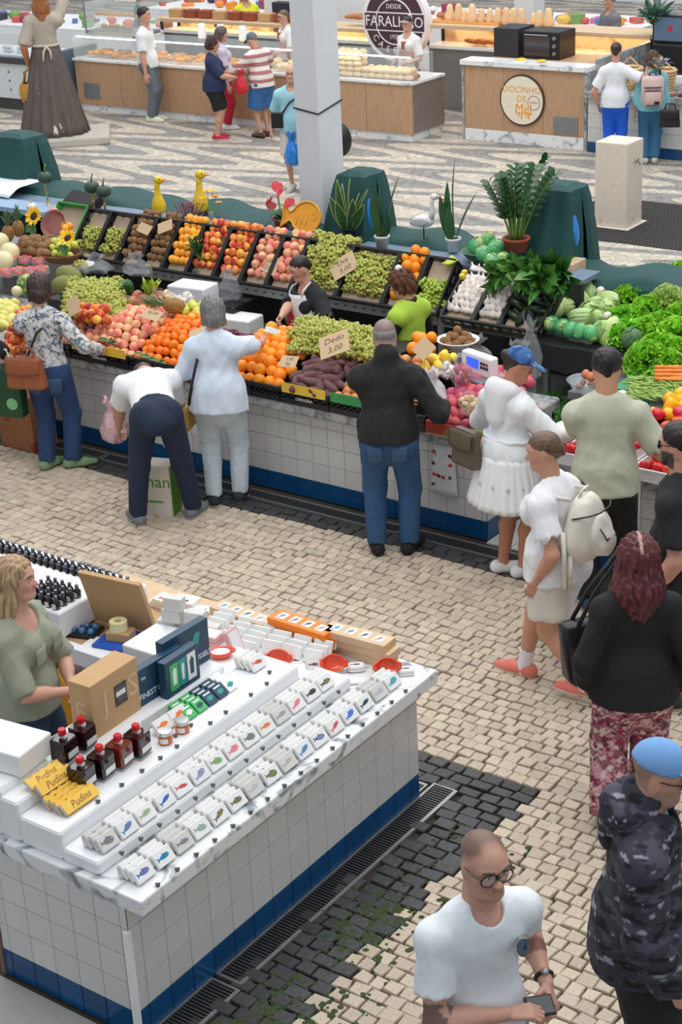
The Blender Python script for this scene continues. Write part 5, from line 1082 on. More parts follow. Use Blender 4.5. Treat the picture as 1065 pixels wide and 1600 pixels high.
for k, (x, y, z, rz, l) in enumerate([(-9.3, 10.9, .3, .2, 'black empty crate in the well left of the seller'), (-9.0, 11.1, .42, -.2, 'black empty crate stacked in the well'), (-10.6, 11.0, .001, .1, 'black folding crate behind the grapes')]): o = fcrate(x, x+.5, l, None, D=.36, z=z, H=.2, y=y); 
for k, (x, y, z, sx_, ma, l) in enumerate([(-9.4, 11.2, .52, .2, M_CARD, 'white box on the lower shelf in the well'), (-9.6, 11.3, .3, .16, pm((176, 40, 44)), 'red and white carton on the lower shelf'), (-9.9, 11.2, .75, .2, M_WHITE, 'white appliance at the end of the lower shelf')]): link('storage_box', B().bbox(-sx_, -.13, 0, sx_, .13, .2, .01).mesh('storage_box', ma), None, (x, y, z), (0, 0, .1), l, 'box')
t = thing('red_cloth', 'red embroidered cloth strip hanging from the shelf below the garlic', 'cloth', C(753, 497, .93)); B().sheet(lambda u, v: (-.22+u*.44, .0+.008*math.sin(u*15), -.12*v+.006*math.sin(u*60)*v), 40, 3, .004).obj('cloth', mat('red_cloth', (190, 40, 50), .8, .1, 12), t)
for x, c in ((-.1, (110, 70, 130)), (.1, (220, 160, 80))): B().ball((x, -.012, -.05), (.04, .006, .03), 10, 6).obj('embroidered_motif', pm(c), t)
B().box(-.23, .0, -.02, .23, .012, .06).obj('hanger_rail', M_STEEL, t)
# printed carrier bag hung on the counter front
def hung_bag(px, py, z, label, w=.24, h=.42):
    t = thing('carrier_bag', label, 'bag', onz(px, py, z)); b = B().sheet(lambda u, v: ((u-.5)*w*(1-.25*(1-v)), -.012*math.sin(PI*u)*(1.5+math.sin(v*5)), -h*v), 8, 8, .005); b.obj('bag_film', mat('frosted_film', (228, 230, 232), .35, .04, 10, alpha=.88), t, True)
    q = rng(2)
    for i in range(13):
        x, zz = -w*.32+(i % 4)*w*.2+q.uniform(-.01, .01), -.09-(i//4)*.085+q.uniform(-.01, .01); c = [(200, 36, 40), (52, 52, 58), (206, 70, 50), (72, 92, 50)][(i*3+i//4) % 4]
        B().plate([(x+.017*math.cos(a)*(1+.3*math.sin(2*a+i)), zz+.014*math.sin(a)) for a in [j*PI/4 for j in range(8)]], .002, Matrix(((1, 0, 0, 0), (0, 0, -1, -.024), (0, 1, 0, 0), (0, 0, 0, 1)))).obj('printed_fruit', pm(c), t)
    B().tube([(-w*.3, 0, -.01), (-.02, .01, .1), (w*.3, 0, -.01)], .006, 5).obj('handle', M_FILM, t)
hung_bag(692, 690, .72, 'printed clear carrier bag hung on the tiles beside the man in black'); hung_bag(320, 630, .62, 'printed carrier bag with strawberries hung beside the white-haired woman', .16, .4)

# ------------------------------------------------------------------ tarpaulin, pillar, plants and ornaments behind the crates
M_TARP = mat('green_tarpaulin', (20, 72, 70), .7, .14, 5, bump=.3, bscale=12)
def tarp(u, v):
    x = -14.6+u*10.2; w = .03*math.sin(x*5.1)+.02*math.sin(x*9.3+v*4); z0 = 1.2 if x < -7 else 1.14
    prof = [(12.28, z0-.1), (12.38, z0+.02), (12.7, z0+.06), (12.98, z0), (13.06, .7), (13.14, 0.0)]; k = v*(len(prof)-1); i = min(int(k), len(prof)-2); f = k-i
    return (x, prof[i][0]*(1-f)+prof[i+1][0]*f+w*.6, max(0.005, prof[i][1]*(1-f)+prof[i+1][1]*f+w*(1 if v < .7 else 0)))
B().sheet(tarp, 110, 15, .01).obj('tarpaulin', M_TARP, None, True, label='dark green tarpaulin draped along the back of the fruit stall', cat='tarpaulin', kind='thing')
def hump(x, y, w, z, label, bagc=True, front=.55):
    t = thing('covered_stack', label, 'covered stack', (x, y, 0)); q = rng(int(abs(x)*7))
    def fn(u, v):
        a = 2*PI*u; p = max(abs(math.cos(a)), abs(math.sin(a))); c, s = math.cos(a)/p**.85, math.sin(a)/p**.85; k = [1.25, 1.05, .85, .7, .62, .35, .01][min(6, int(v*6.001))]; zz = [0, .5, .8, .95, 1.0, 1.02, 1.02][min(6, int(v*6.001))]
        lean_ = front*(1-zz)*.5
        return (w*k*c*(1+.05*math.sin(a*5)), .28*k*s*(1+.05*math.sin(a*7+1))-lean_*(1 if s < 0 else .1), z*zz)
    B().sheet(fn, 40, 6).obj('tarpaulin_cover', M_TARP, t)
    if bagc: b = lumpy(.2, 3, 22, 14, .12, (.4, .5, 1.05)); o = b.obj('blue_bag', mat('blue_film', (24, 130, 220), .25, .15, 8, coat=.3, bump=.8, bscale=9), t, True, loc=(w*.58, -.14, z-.36))
hump(-13.6, 12.75, .42, 1.72, 'green tarpaulin draped over a tall stack near the statue', False); hump(-8.98, 12.62, .26, 1.76, 'green covered stack with a blue bag right behind the white pillar'); hump(-6.95, 12.75, .28, 1.8, 'green covered stack with a blue bag behind the potted glossy plant')
yp = onx(537, 300, -9.34).y
pillar = struct('pillar_near', B().bbox(-.27, 0, 0, 0, .36, 8, .006).mesh('pillar', M_PLASTER), None, (-9.345, 12.5, 0))
link('cable', B().tube([(-.28, -.008, 2.33), (0.004, -.008, 2.29), (.008, .37, 2.36)], .008, 6).mesh('cable', M_BLACK), pillar)
link('white_cloth', B().sheet(lambda u, v: (u*.9, v*.5, .01*math.sin(u*9)-.25*max(0, .3-v)), 12, 8, .006).mesh('white_cloth', M_WHITE, True), None, (-13.95, 12.0, 1.32), (0, 0, 0), 'white sheet over the end of the stall below the green tarpaulin', 'cloth')
link('side_board', B().box(0, 0, 0, 1.9, .3, .05).mesh('side_board', mat('blue_steel_board', (150, 176, 206), .5)), None, (-14.2, 11.75, 1.18), (0, 0, 0), 'pale blue steel ledge behind the melons', 'ledge')
# squash on brass candlesticks
M_BRASS = mat('brass', (196, 168, 110), .3, .1, 20, metal=.8); M_SQ = mat('dark_squash', (58, 78, 66), .5, .2, 18)
def squash(px, py, hz, label):
    p = ony(px, py, 12.02); t = thing('squash', label, 'squash', (p.x, 12.02, 1.21), 0, 'dark squashes on brass stands'); h = p.z-1.21
    B().lathe([(.05, 0), (.045, .01), (.012, .03), (.01, h*.5), (.016, h*.52), (.01, h*.56), (.012, h-.03), (.035, h-.0)], 14).obj('candlestick', M_BRASS, t, True)
    b = lumpy(.075, 1, 20, 10, .01, (1, 1, .9), dimple=.15); b.V = [(x*(1+.06*math.cos(9*math.atan2(y, x))), y*(1+.06*math.cos(9*math.atan2(y, x))), z+h+.05) for x, y, z in b.V]; b.obj('squash_body', M_SQ, t, True)
    B().tube([(0, 0, h+.1), (.01, 0, h+.15), (.03, 0, h+.19)], [.01, .008, .007], 8).obj('stalk', M_STEMG, t, True)
squash(71, 285, 0, 'dark ribbed squash on the tallest brass stand, nearest the statue'); squash(144, 300, 0, 'dark squash on a brass stand, middle of three'); squash(162, 307, 0, 'dark squash on the shortest brass stand, nearest the yellow duck')
# ornaments
M_DUCK = mat('yellow_ceramic', (244, 204, 30), .25, .04, 6, coat=.4); M_BEAK = mat('orange_beak', (236, 110, 40), .4)
def bird(px, py, z, label, ma, legs=False, sc=1.0, rz=0.0):
    t = thing('bird_ornament', label, 'ornament', onz(px, py, z), rz); b = B()
    if not legs:
        b.lathe([(.05, 0), (.07, .03), (.072, .09), (.05, .15), (.032, .2), (.026, .27), (.03, .31)], 18, sx=1.0, sy=.9); b.ball((.02, 0, .33), (.05, .04, .042), 14, 8); b.obj('body', ma, t, True)
        B().lathe([(.022, 0), (.016, .03), (.002, .06)], 10, M=rotm(0, PI/2, 0, (.055, 0, .325)), sx=.5).obj('beak', M_BEAK, t, True)
        for s in (-1, 1): B().ball((.045, s*.033, .345), .007, 6, 4).obj('eye', M_BLACK, t)
    else:
        b.ball((0, 0, .2), (.13, .065, .075), 16, 10); b.tube([(.08, 0, .22), (.11, 0, .32), (.1, 0, .42), (.12, 0, .47)], [.045, .026, .022, .024], 12); b.ball((.13, 0, .48), (.048, .036, .038), 14, 8); b.obj('body', ma, t, True)
        w = B(); [w.ball((-.05, s*.06, .2), (.11, .014, .05), 12, 8) for s in (-1, 1)]; w.obj('wings', mat('grey_feather', (196, 198, 202), .5, .2, 30), t, True)
        B().lathe([(.016, 0), (.011, .07), (.002, .15)], 10, M=rotm(0, PI*.62, 0, (.16, 0, .475))).obj('beak', M_BEAK, t, True)
        for s in (-1, 1): B().tube([(0, s*.03, .15), (0, s*.03, 0), (.05, s*.03, 0)], .006, 6).obj('leg', M_BLACK, t); B().ball((.16, s*.03, .49), .007, 6, 4).obj('eye', M_BLACK, t)
    t.scale = (sc,)*3; return t
bird(249, 333, 1.24, 'yellow duck ornament standing alone behind the kiwi crates', M_DUCK, rz=.35, sc=1.0); bird(314, 330, 1.27, 'yellow duck ornament half behind the dried heather', M_DUCK, rz=.35, sc=1.1)
bird(662, 372, 1.27, 'white stork ornament with orange bill on thin legs', mat('white_feather', (238, 236, 234), .5, .05, 20), True, .78, .5)
b = B(); q = rng(12)
t = thing('dried_heather', 'cloud of dried mauve heather before the second yellow duck', 'flowers', onz(297, 352, 1.25))
for i in range(260): a, rr, zz = q.uniform(0, 6.28), q.uniform(0, .15), q.uniform(.02, .22); s = .008; b.ball((rr*math.cos(a)*1.2, rr*math.sin(a)*.7, zz), s, 5, 3)
o = b.obj('blossom', mat('mauve_blossom', (150, 96, 122), .8, .2, 20), t); o['kind'] = 'stuff'; sb = B(); [sb.tube([(0, 0, -.04), (q.uniform(-.15, .15), q.uniform(-.08, .08), .2)], .003, 4) for i in range(20)]; o = sb.obj('twigs', M_STEMB, t); o['kind'] = 'stuff'
t = thing('flower_vase', 'small glass vase of orange daisies next to the second yellow duck', 'vase', onz(331, 350, 1.25)); B().lathe([(.03, 0), (.045, .04), (.025, .1), (.03, .12)], 14).obj('vase_body', M_CLEAR, t, True)
for i in range(7):
    q = rng(i); p = Vector((q.uniform(-.08, .08), q.uniform(-.05, .05), q.uniform(.2, .34))); B().tube([(0, 0, .05), p*.6, p], .003, 4).obj('stem', M_STEMG, t)
    b = B(); [leaf_b(b, p, p+Vector((.04*math.cos(a), .04*math.sin(a)-.015, .006)), .012, (0, -.4, 1), .05, 2) for a in [j*PI/5 for j in range(10)]]; b.obj('daisy_head', mat('orange_petal', (250, 180, 30), .5, .1, 9), t)
# little dolls at the left
for px, py, z, c1, c2, l in [(52, 345, 1.23, (40, 36, 40), (232, 226, 220), 'black and white round doll ornament behind the sunflower'), (86, 352, 1.23, (230, 130, 150), (236, 150, 165), 'pink bird-shaped ornament beside the red wicker bowl')]:
    t = thing('doll_ornament', l, 'ornament', onz(px, py, z)); B().lathe([(.05, 0), (.055, .05), (.035, .09)], 14).obj('body', pm(c1), t, True); B().ball((0, 0, .13), .05, 14, 10).obj('head', pm(c2), t, True)
    for s in (-1, 1): B().ball((s*.018, -.046, .14), .006, 6, 4).obj('eye', M_BLACK, t)
    B().lathe([(.012, 0), (.003, .04)], 8, M=rotm(0, 0, 0, (0, 0, .175))).obj('topknot', pm((220, 200, 140)), t)
# fish dish
t = thing('fish_dish', 'large yellow ceramic dish shaped like a fish leaning on the pillar', 'dish', ony(479, 340, 12.2), .12, None, (1.2, 0, .12)); t.scale = (.72,)*3; FD = mat('mustard_glaze', (240, 164, 20), .16, .06, 5, coat=.6)
def fdish(k): return [(.21*k*math.cos(a), .20*k*math.sin(a)) for a in [-2.75+5.5*i/30 for i in range(31)]]
out = fdish(1)+[(-.24, .05), (-.36, .15), (-.33, 0), (-.36, -.15), (-.24, -.05)]
b = B(); b.plate(out, .012); b.obj('dish_body', FD, t)
rm = B(); rm.tube([(x, y, .02) for x, y in out], .014, 8, True); rm.obj('rim', FD, t, True)
for i, (cx, cy, rr) in enumerate([(.11, .02, .05), (.11, .02, .025)]): B().tube([(cx+rr*math.cos(j*PI/8), cy+rr*math.sin(j*PI/8), .014) for j in range(16)], .004, 6, True).obj('moulded_eye', FD, t, True)
for i in range(3): B().tube([(-.14+i*.07, -.1, .014), (-.11+i*.07, 0, .014), (-.14+i*.07, .1, .014)], .004, 6).obj('moulded_gill', FD, t, True)
# potted plants
M_TERRA = mat('terracotta', (172, 78, 56), .7, .08, 9); M_SOIL = mat('soil', (56, 42, 34), .95, .2, 30)
def pot(t, r, h, ma): B().lathe([(r*.72, 0), (r*.92, h*.82), (r*1.02, h*.84), (r*1.02, h), (r*.9, h), (r*.86, h*.86)], 20).obj('pot', ma, t, True); B().lathe([(.001, h*.88), (r*.9, h*.88)], 16, cap=False).obj('soil', M_SOIL, t)
M_SANS = mat('snake_plant_leaf', (52, 94, 54), .4, .35, 9, stretch=(1, 1, 9), rnd=.05)
M_SANSE = mat('yellow_margin', (186, 194, 110), .4)
def snake(loc, label, ma_pot, leaves, r=.07, h=.12, edge=False):
    t = thing('snake_plant', label, 'potted plant', loc); pot(t, r, h, ma_pot)
    for i, (a, L, ln) in enumerate(leaves):
        tip = (ln*L*math.cos(a), ln*L*math.sin(a), h+L); b = B(); leaf_b(b, (.025*math.cos(a), .025*math.sin(a), h*.8), tip, .045, (-math.sin(a), math.cos(a)-1.2, .1), .03, 8); o = b.obj('leaf', M_SANS, t, True)
        if edge: 
            for s in (-1, 1): e = B(); e.tube([Vector(v) for v in b.V[(0 if s < 0 else 2)::3]], .003, 4); e.obj('leaf_margin', M_SANSE, o)
snake(onz(545, 375, 1.24), 'variegated snake plant in a black pot right of the pillar', M_BLACK, [(2.4, .36, .5), (1.2, .44, .1), (3.4, .28, .6), (.2, .36, .6), (5.6, .3, .6), (4.4, .26, .5), (.9, .3, .4), (2.9, .42, .3), (6.1, .24, .9)], edge=True)
snake(onz(597, 388, 1.24), 'slender snake plant in a white pot next to the blue bag', M_CER, [(.3, .55, .35), (2.0, .45, .1), (3.4, .4, .2), (5.8, .22, .6)])
snake(onz(708, 392, 1.22), 'tall upright snake plant beside the stork', M_CER, [(1.0, .72, .06), (3.4, .38, .3), (.4, .42, .55), (2.8, .5, .12), (4.2, .3, .15)])
q = rng(21); t = thing('zz_plant', 'glossy ZZ plant with tall leafy stems in a terracotta pot', 'potted plant', onz(806, 392, 1.32)); pot(t, .12, .12, M_TERRA); M_ZZ = mat('glossy_leaf', (40, 88, 44), .35, .2, 10)
for i in range(13):
    a = i*2.4; ln = q.uniform(.15, .6) if i else .05; L = q.uniform(.45, .68); P0 = Vector((.04*math.cos(a), .04*math.sin(a), .1)); tip = Vector((ln*L*math.cos(a), ln*L*math.sin(a), .1+L)); pts = [P0+(tip-P0)*s+Vector((0, 0, .05*math.sin(PI*s))) for s in [j/10 for j in range(11)]]
    st = B(); st.tube(pts, [.011-.0008*j for j in range(11)], 6); st = st.obj('stem', M_STEMG, t, True); lf = B(); d = (tip-P0).normalized(); s_ = d.cross(Vector((q.uniform(-1, 1), q.uniform(-1, 1), .2))).normalized()
    for j in range(3, 11):
        for s in (-1, 1): leaf_b(lf, pts[j], pts[j]+s_*s*.075+d*.055, .033, (0, -.4, 1), .08, 3)
    lf.obj('leaflets', M_ZZ, st, True)
t = thing('planter_tin', 'green painted tin with red dots under the ZZ plant', 'tin', onz(806, 400, 1.2)); B().lathe([(.11, 0), (.125, .15), (.12, .155)], 20).obj('tin_body', mat('painted_tin', (120, 156, 130), .5, .1, 6), t)
for i in range(6): B().ball((.118*math.cos(-2.6+i*.5), .118*math.sin(-2.6+i*.5), .04+.06*(i % 2)), .015, 8, 5).obj('red_dot', pm((190, 50, 50)), t)
t = thing('anthurium', 'red anthurium in a terracotta pot in front of the pillar', 'potted plant', onz(441, 358, 1.24)); pot(t, .085, .11, M_TERRA); M_ANTH = mat('red_spathe', (206, 46, 66), .25, .12, 9, coat=.4)
for i, (x, y, z) in enumerate([(-.1, -.06, .26), (.0, -.03, .33), (.13, -.05, .26), (-.06, .02, .38), (-.13, .0, .2)]):
    st = B(); st.tube([(0, 0, .09), (x*.5, y*.5, z*.6), (x, y, z)], .004, 5); st = st.obj('stalk', M_STEMG, t); s = .052; pts = [(s*(1.1*math.sin(a)), s*(.2+1.0*math.cos(a)+.35*abs(math.sin(a)))) for a in [j*2*PI/14 for j in range(14)]]
    B().plate(pts, .003, rotm(.8, .3*(i-2), .4*(i-2), (x, y, z))).obj('spathe', M_ANTH, st); B().tube([(x, y-.005, z), (x+.01, y-.03, z+.05)], .005, 6).obj('spadix', pm((236, 200, 120)), st)
lf = B(); [leaf_b(lf, (.02*math.cos(a), .02*math.sin(a), .1), (.16*math.cos(a), .14*math.sin(a), .16-.12*(i % 3)*.6), .042, (0, 0, 1), .15, 4) for i, a in enumerate([j*.75 for j in range(9)])]; lf.obj('leaves', M_LEAFD, t, True)
# bananas, bag of wrapped lettuces
b = B(); [b.tube([(0, 0, .02), (.03*math.cos(a), .04*math.sin(a), .0), (.07*math.cos(a), .09*math.sin(a), .0), (.1*math.cos(a), .12*math.sin(a), .03)], [.006, .018, .018, .006], 8) for a in [-1.9+i*.3 for i in range(6)]]
b.obj('banana_bunch', mat('green_banana', (186, 196, 60), .4, .1, 6), None, True, loc=onz(706, 402, 1.34), label='small bunch of greenish bananas below the tall snake plant', cat='bananas', rot=(.5, 0, 0))
for k, (px, py) in enumerate([(745, 385), (760, 378), (772, 392), (756, 398), (770, 410), (785, 408), (776, 386)]):
    t = link('bagged_lettuce', CM[k % 4], None, onz(px, py, 1.3), (0, .5, k), 'lettuce bagged in green film beside the ZZ plant, %s of the pile' % ORD[k], 'lettuce', 'film-bagged lettuces by the ZZ plant', scale=.8); link('film_wrap', lumpy(.1, k, 14, 9, .08).mesh('film_wrap', M_BAGG, True), t)
link('green_tray', B().lathe([(.12, 0), (.17, .06), (.165, .06), (.115, .006)], 20).mesh('green_tray', mat('dull_green_tray', (96, 134, 110), .5)), None, onz(750, 402, 1.24), None, 'shallow green tray under the bagged lettuces', 'tray')
link('wooden_box', B().bbox(-.16, -.12, 0, .16, .12, .26, .004).mesh('wooden_box', M_WOODP), None, (onz(890, 410, 1.2).x, 12.42, 1.0), (0, 0, 0), 'wooden fruit box behind the spinach', 'box')
# ------------------------------------------------------------------ people: smooth implicit bodies meshed with surface nets
def V3(*a): return np.array(a, float)
def nrm_(v): return v/(np.linalg.norm(v)+1e-9)
def rot_z(a): c, s = math.cos(a), math.sin(a); return np.array([[c, -s, 0], [s, c, 0], [0, 0, 1.0]])
def rot_x(a): c, s = math.cos(a), math.sin(a); return np.array([[1.0, 0, 0], [0, c, -s], [0, s, c]])
def rot_y(a): c, s = math.cos(a), math.sin(a); return np.array([[c, 0, s], [0, 1.0, 0], [-s, 0, c]])
class Field:
    """list of solids: tapered rods and ellipsoids, blended smoothly; cut by planes; meshed on a grid"""
    def __init__(s, k=.02): s.P = []; s.k = k; s.cuts = []
    def rod(s, a, b, ra, rb, flat=1.0, ax=None, k=None, cuts=(), neg=False): s.P.append(('r', np.asarray(a, float), np.asarray(b, float), ra, rb, flat, None if ax is None else nrm_(np.asarray(ax, float)), s.k if k is None else k, cuts, neg)); return s
    def ell(s, c, r, R=None, k=None, cuts=(), neg=False): s.P.append(('e', np.asarray(c, float), np.asarray(r, float), np.eye(3) if R is None else R, s.k if k is None else k, cuts, neg)); return s
    def cut(s, p, n): s.cuts.append((np.asarray(p, float), nrm_(np.asarray(n, float)))); return s
    def bounds(s):
        lo, hi = np.full(3, 9e9), np.full(3, -9e9)
        for p in s.P:
            if p[0] == 'r': m = max(p[3], p[4])*max(1, 1/p[5] if p[5] < 1 else p[5]); l, h = np.minimum(p[1], p[2])-m, np.maximum(p[1], p[2])+m
            else: m = p[2].max(); l, h = p[1]-m, p[1]+m
            if (p[9] if p[0] == 'r' else p[6]): continue
            lo, hi = np.minimum(lo, l), np.maximum(hi, h)
        return lo, hi
    def mesh(s, h, wr=None, clip=None):
        lo, hi = s.bounds()
        if clip is not None: lo, hi = np.maximum(lo, clip[0]), np.minimum(hi, clip[1])
        lo = lo-3*h; n = np.ceil((hi+3*h-lo)/h).astype(int)+1
        F = np.full(n, .08, np.float32); ax = [lo[i]+h*np.arange(n[i]) for i in range(3)]
        for p in s.P:
            k = p[7] if p[0] == 'r' else p[4]; mar = k+3*h; neg = p[9] if p[0] == 'r' else p[6]; cuts = p[8] if p[0] == 'r' else p[5]
            if p[0] == 'r': m = max(p[3], p[4])*max(1, p[5]); l, hh = np.minimum(p[1], p[2])-m-mar, np.maximum(p[1], p[2])+m+mar
            else: m = p[2].max(); l, hh = p[1]-m-mar, p[1]+m+mar
            i0 = np.maximum(0, np.floor((l-lo)/h).astype(int)); i1 = np.minimum(n, np.ceil((hh-lo)/h).astype(int)+1)
            if (i1 <= i0).any(): continue
            X = ax[0][i0[0]:i1[0], None, None]; Y = ax[1][None, i0[1]:i1[1], None]; Z = ax[2][None, None, i0[2]:i1[2]]
            if p[0] == 'r':
                a, b, ra, rb, fl, axis = p[1:7]; x, y, z = X-a[0], Y-a[1], Z-a[2]; d = b-a
                if axis is not None and fl != 1:
                    e = (x*axis[0]+y*axis[1]+z*axis[2])*(1/fl-1); x, y, z = x+e*axis[0], y+e*axis[1], z+e*axis[2]; d = d+axis*(d @ axis)*(1/fl-1)
                L = max(d @ d, 1e-9); t = np.clip((x*d[0]+y*d[1]+z*d[2])/L, 0, 1)
                D = np.sqrt((x-t*d[0])**2+(y-t*d[1])**2+(z-t*d[2])**2)-(ra+(rb-ra)*t)
                if fl < 1: D = D*(fl*.5+.5)
            else:
                c, r, R = p[1:4]; x, y, z = X-c[0], Y-c[1], Z-c[2]; u = [(x*R[0, i]+y*R[1, i]+z*R[2, i])/r[i] for i in range(3)]; q = np.sqrt(u[0]**2+u[1]**2+u[2]**2); D = (q-1)*r.min()*(.5+.5*min(1, 1))
            for cp, cn in cuts: D = np.maximum(D, (X-cp[0])*cn[0]+(Y-cp[1])*cn[1]+(Z-cp[2])*cn[2])
            S = F[i0[0]:i1[0], i0[1]:i1[1], i0[2]:i1[2]]
            if neg: D = -D; q = np.clip(.5-.5*(S-D)/k, 0, 1); F[i0[0]:i1[0], i0[1]:i1[1], i0[2]:i1[2]] = S*(1-q)+D*q+k*q*(1-q)
            elif k > 0: q = np.clip(.5+.5*(S-D)/k, 0, 1); F[i0[0]:i1[0], i0[1]:i1[1], i0[2]:i1[2]] = S*(1-q)+D*q-k*q*(1-q)
            else: F[i0[0]:i1[0], i0[1]:i1[1], i0[2]:i1[2]] = np.minimum(S, D)
        X, Y, Z = ax[0][:, None, None], ax[1][None, :, None], ax[2][None, None, :]
        if wr: F = F+wr(X, Y, Z)
        for cp, cn in s.cuts: F = np.maximum(F, (X-cp[0])*cn[0]+(Y-cp[1])*cn[1]+(Z-cp[2])*cn[2])
        if clip is not None:
            for i in range(3):
                sl = [slice(None)]*3
        S = F < 0; cnt = np.zeros(n-1, np.int8)
        off = [(i, j, k) for i in (0, 1) for j in (0, 1) for k in (0, 1)]
        for o in off: cnt += S[o[0]:n[0]-1+o[0], o[1]:n[1]-1+o[1], o[2]:n[2]-1+o[2]]
        act = np.argwhere((cnt > 0) & (cnt < 8)); idx = np.full(n-1, -1, np.int32); idx[tuple(act.T)] = np.arange(len(act))
        acc = np.zeros((len(act), 3)); c = np.zeros(len(act)); cv = {o: F[tuple((act+o).T)] for o in off}
        for o in off:
            for a_ in range(3):
                if o[a_]: continue
                o2 = list(o); o2[a_] = 1; o2 = tuple(o2); f0, f1 = cv[o], cv[o2]; mk = (f0 < 0) != (f1 < 0); t = np.where(mk, f0/np.where(mk, f0-f1, 1), 0)
                pt = np.array(o, float)[None]+np.zeros((len(act), 3)); pt[:, a_] = t; acc[mk] += pt[mk]; c[mk] += 1
        V = lo+h*(act+acc/c[:, None]); Q = []
        for a_ in range(3):
            b_, c_ = (a_+1) % 3, (a_+2) % 3; sl0 = [slice(None)]*3; sl1 = [slice(None)]*3; sl0[a_] = slice(0, -1); sl1[a_] = slice(1, None)
            s0, s1 = S[tuple(sl0)], S[tuple(sl1)]; e = np.argwhere(s0 != s1); e = e[(e[:, b_] > 0) & (e[:, c_] > 0) & (e[:, b_] < n[b_]-1) & (e[:, c_] < n[c_]-1)]
            if not len(e): continue
            ins = s0[tuple(e.T)]; eb, ec = np.zeros(3, int), np.zeros(3, int); eb[b_] = 1; ec[c_] = 1
            q = np.stack([idx[tuple((e-eb-ec).T)], idx[tuple((e-ec).T)], idx[tuple(e.T)], idx[tuple((e-eb).T)]], 1); q[~ins] = q[~ins][:, ::-1]; Q.append(q)
        Q = np.concatenate(Q); Q = Q[(Q >= 0).all(1)]
        return V, Q
def np_mesh(name, V, Q, mats, cols=None, mi=None):
    me = bpy.data.meshes.new(name); nv, nf = len(V), len(Q); me.vertices.add(nv); me.vertices.foreach_set('co', np.asarray(V, np.float32).ravel())
    me.loops.add(nf*4); me.loops.foreach_set('vertex_index', np.asarray(Q, np.int32).ravel()); me.polygons.add(nf); me.polygons.foreach_set('loop_start', np.arange(nf, dtype=np.int32)*4)
    me.polygons.foreach_set('use_smooth', np.ones(nf, bool))
    for x in (mats if isinstance(mats, (list, tuple)) else [mats]): me.materials.append(x)
    if mi is not None: me.polygons.foreach_set('material_index', mi)
    me.update(calc_edges=True)
    if cols is not None: set_cols(me, cols)
    return me
def wrinkle(amp, f=9.0, seed=0, vert=.35, lim=None):
    q = rng(seed); W = [(q.uniform(-1, 1), q.uniform(-1, 1), q.uniform(-1, 1)*vert, q.uniform(.6, 1.9), q.uniform(0, 6)) for _ in range(6)]
    def fn(X, Y, Z):
        d = 0
        for a, b, c, m, p in W: d = d+1.1-1.9*np.abs(np.sin((a*X+b*Y+c*Z)*f*m*3+p+1.5*np.sin(Z*f+p)+np.sin(X*f*1.3+p)))
        return (-amp*.75*d/3-amp*.45).astype(np.float32)
    return fn
def L3(c): return np.array(s2l(c))
M_SKIN = mat('skin', None, .5, .05, 30, attr='Col', sub=.0); M_HAIR = mat('hair', None, .45, .25, 60, attr='Col', stretch=(1, 1, .12)); M_FAB = mat('fabric', None, .85, .06, 40, attr='Col', bump=.12, bscale=220)
M_DENIM = mat('denim', None, .85, .12, 30, attr='Col', bump=.25, bscale=300); M_GLOSSY = mat('leather', None, .4, .1, 20, attr='Col'); M_EYE = mat('eye', None, .15, 0, 5, attr='Col'); M_SHEER = mat('sheer_fabric', None, .8, .04, 12, attr='Col', alpha=.82)
def noise3(P, f, seed):
    q = rng(seed); d = np.zeros(len(P))
    for _ in range(7): w = np.array([q.uniform(-1, 1) for _ in range(3)])*f; d += np.sin(P @ w+q.uniform(0, 6)+1.3*np.sin(P @ w[::-1]*1.7))
    return d/7
def ik(a, t, l1, l2, hint):
    d = t-a; L = np.linalg.norm(d)
    if L > (l1+l2)*.999: d = d/L*(l1+l2)*.999; L = (l1+l2)*.999; t = a+d
    x = (l1*l1-l2*l2+L*L)/(2*L); h = math.sqrt(max(0, l1*l1-x*x)); u = d/L; n = hint-u*(hint @ u); n = nrm_(n); return a+u*x+n*h, t

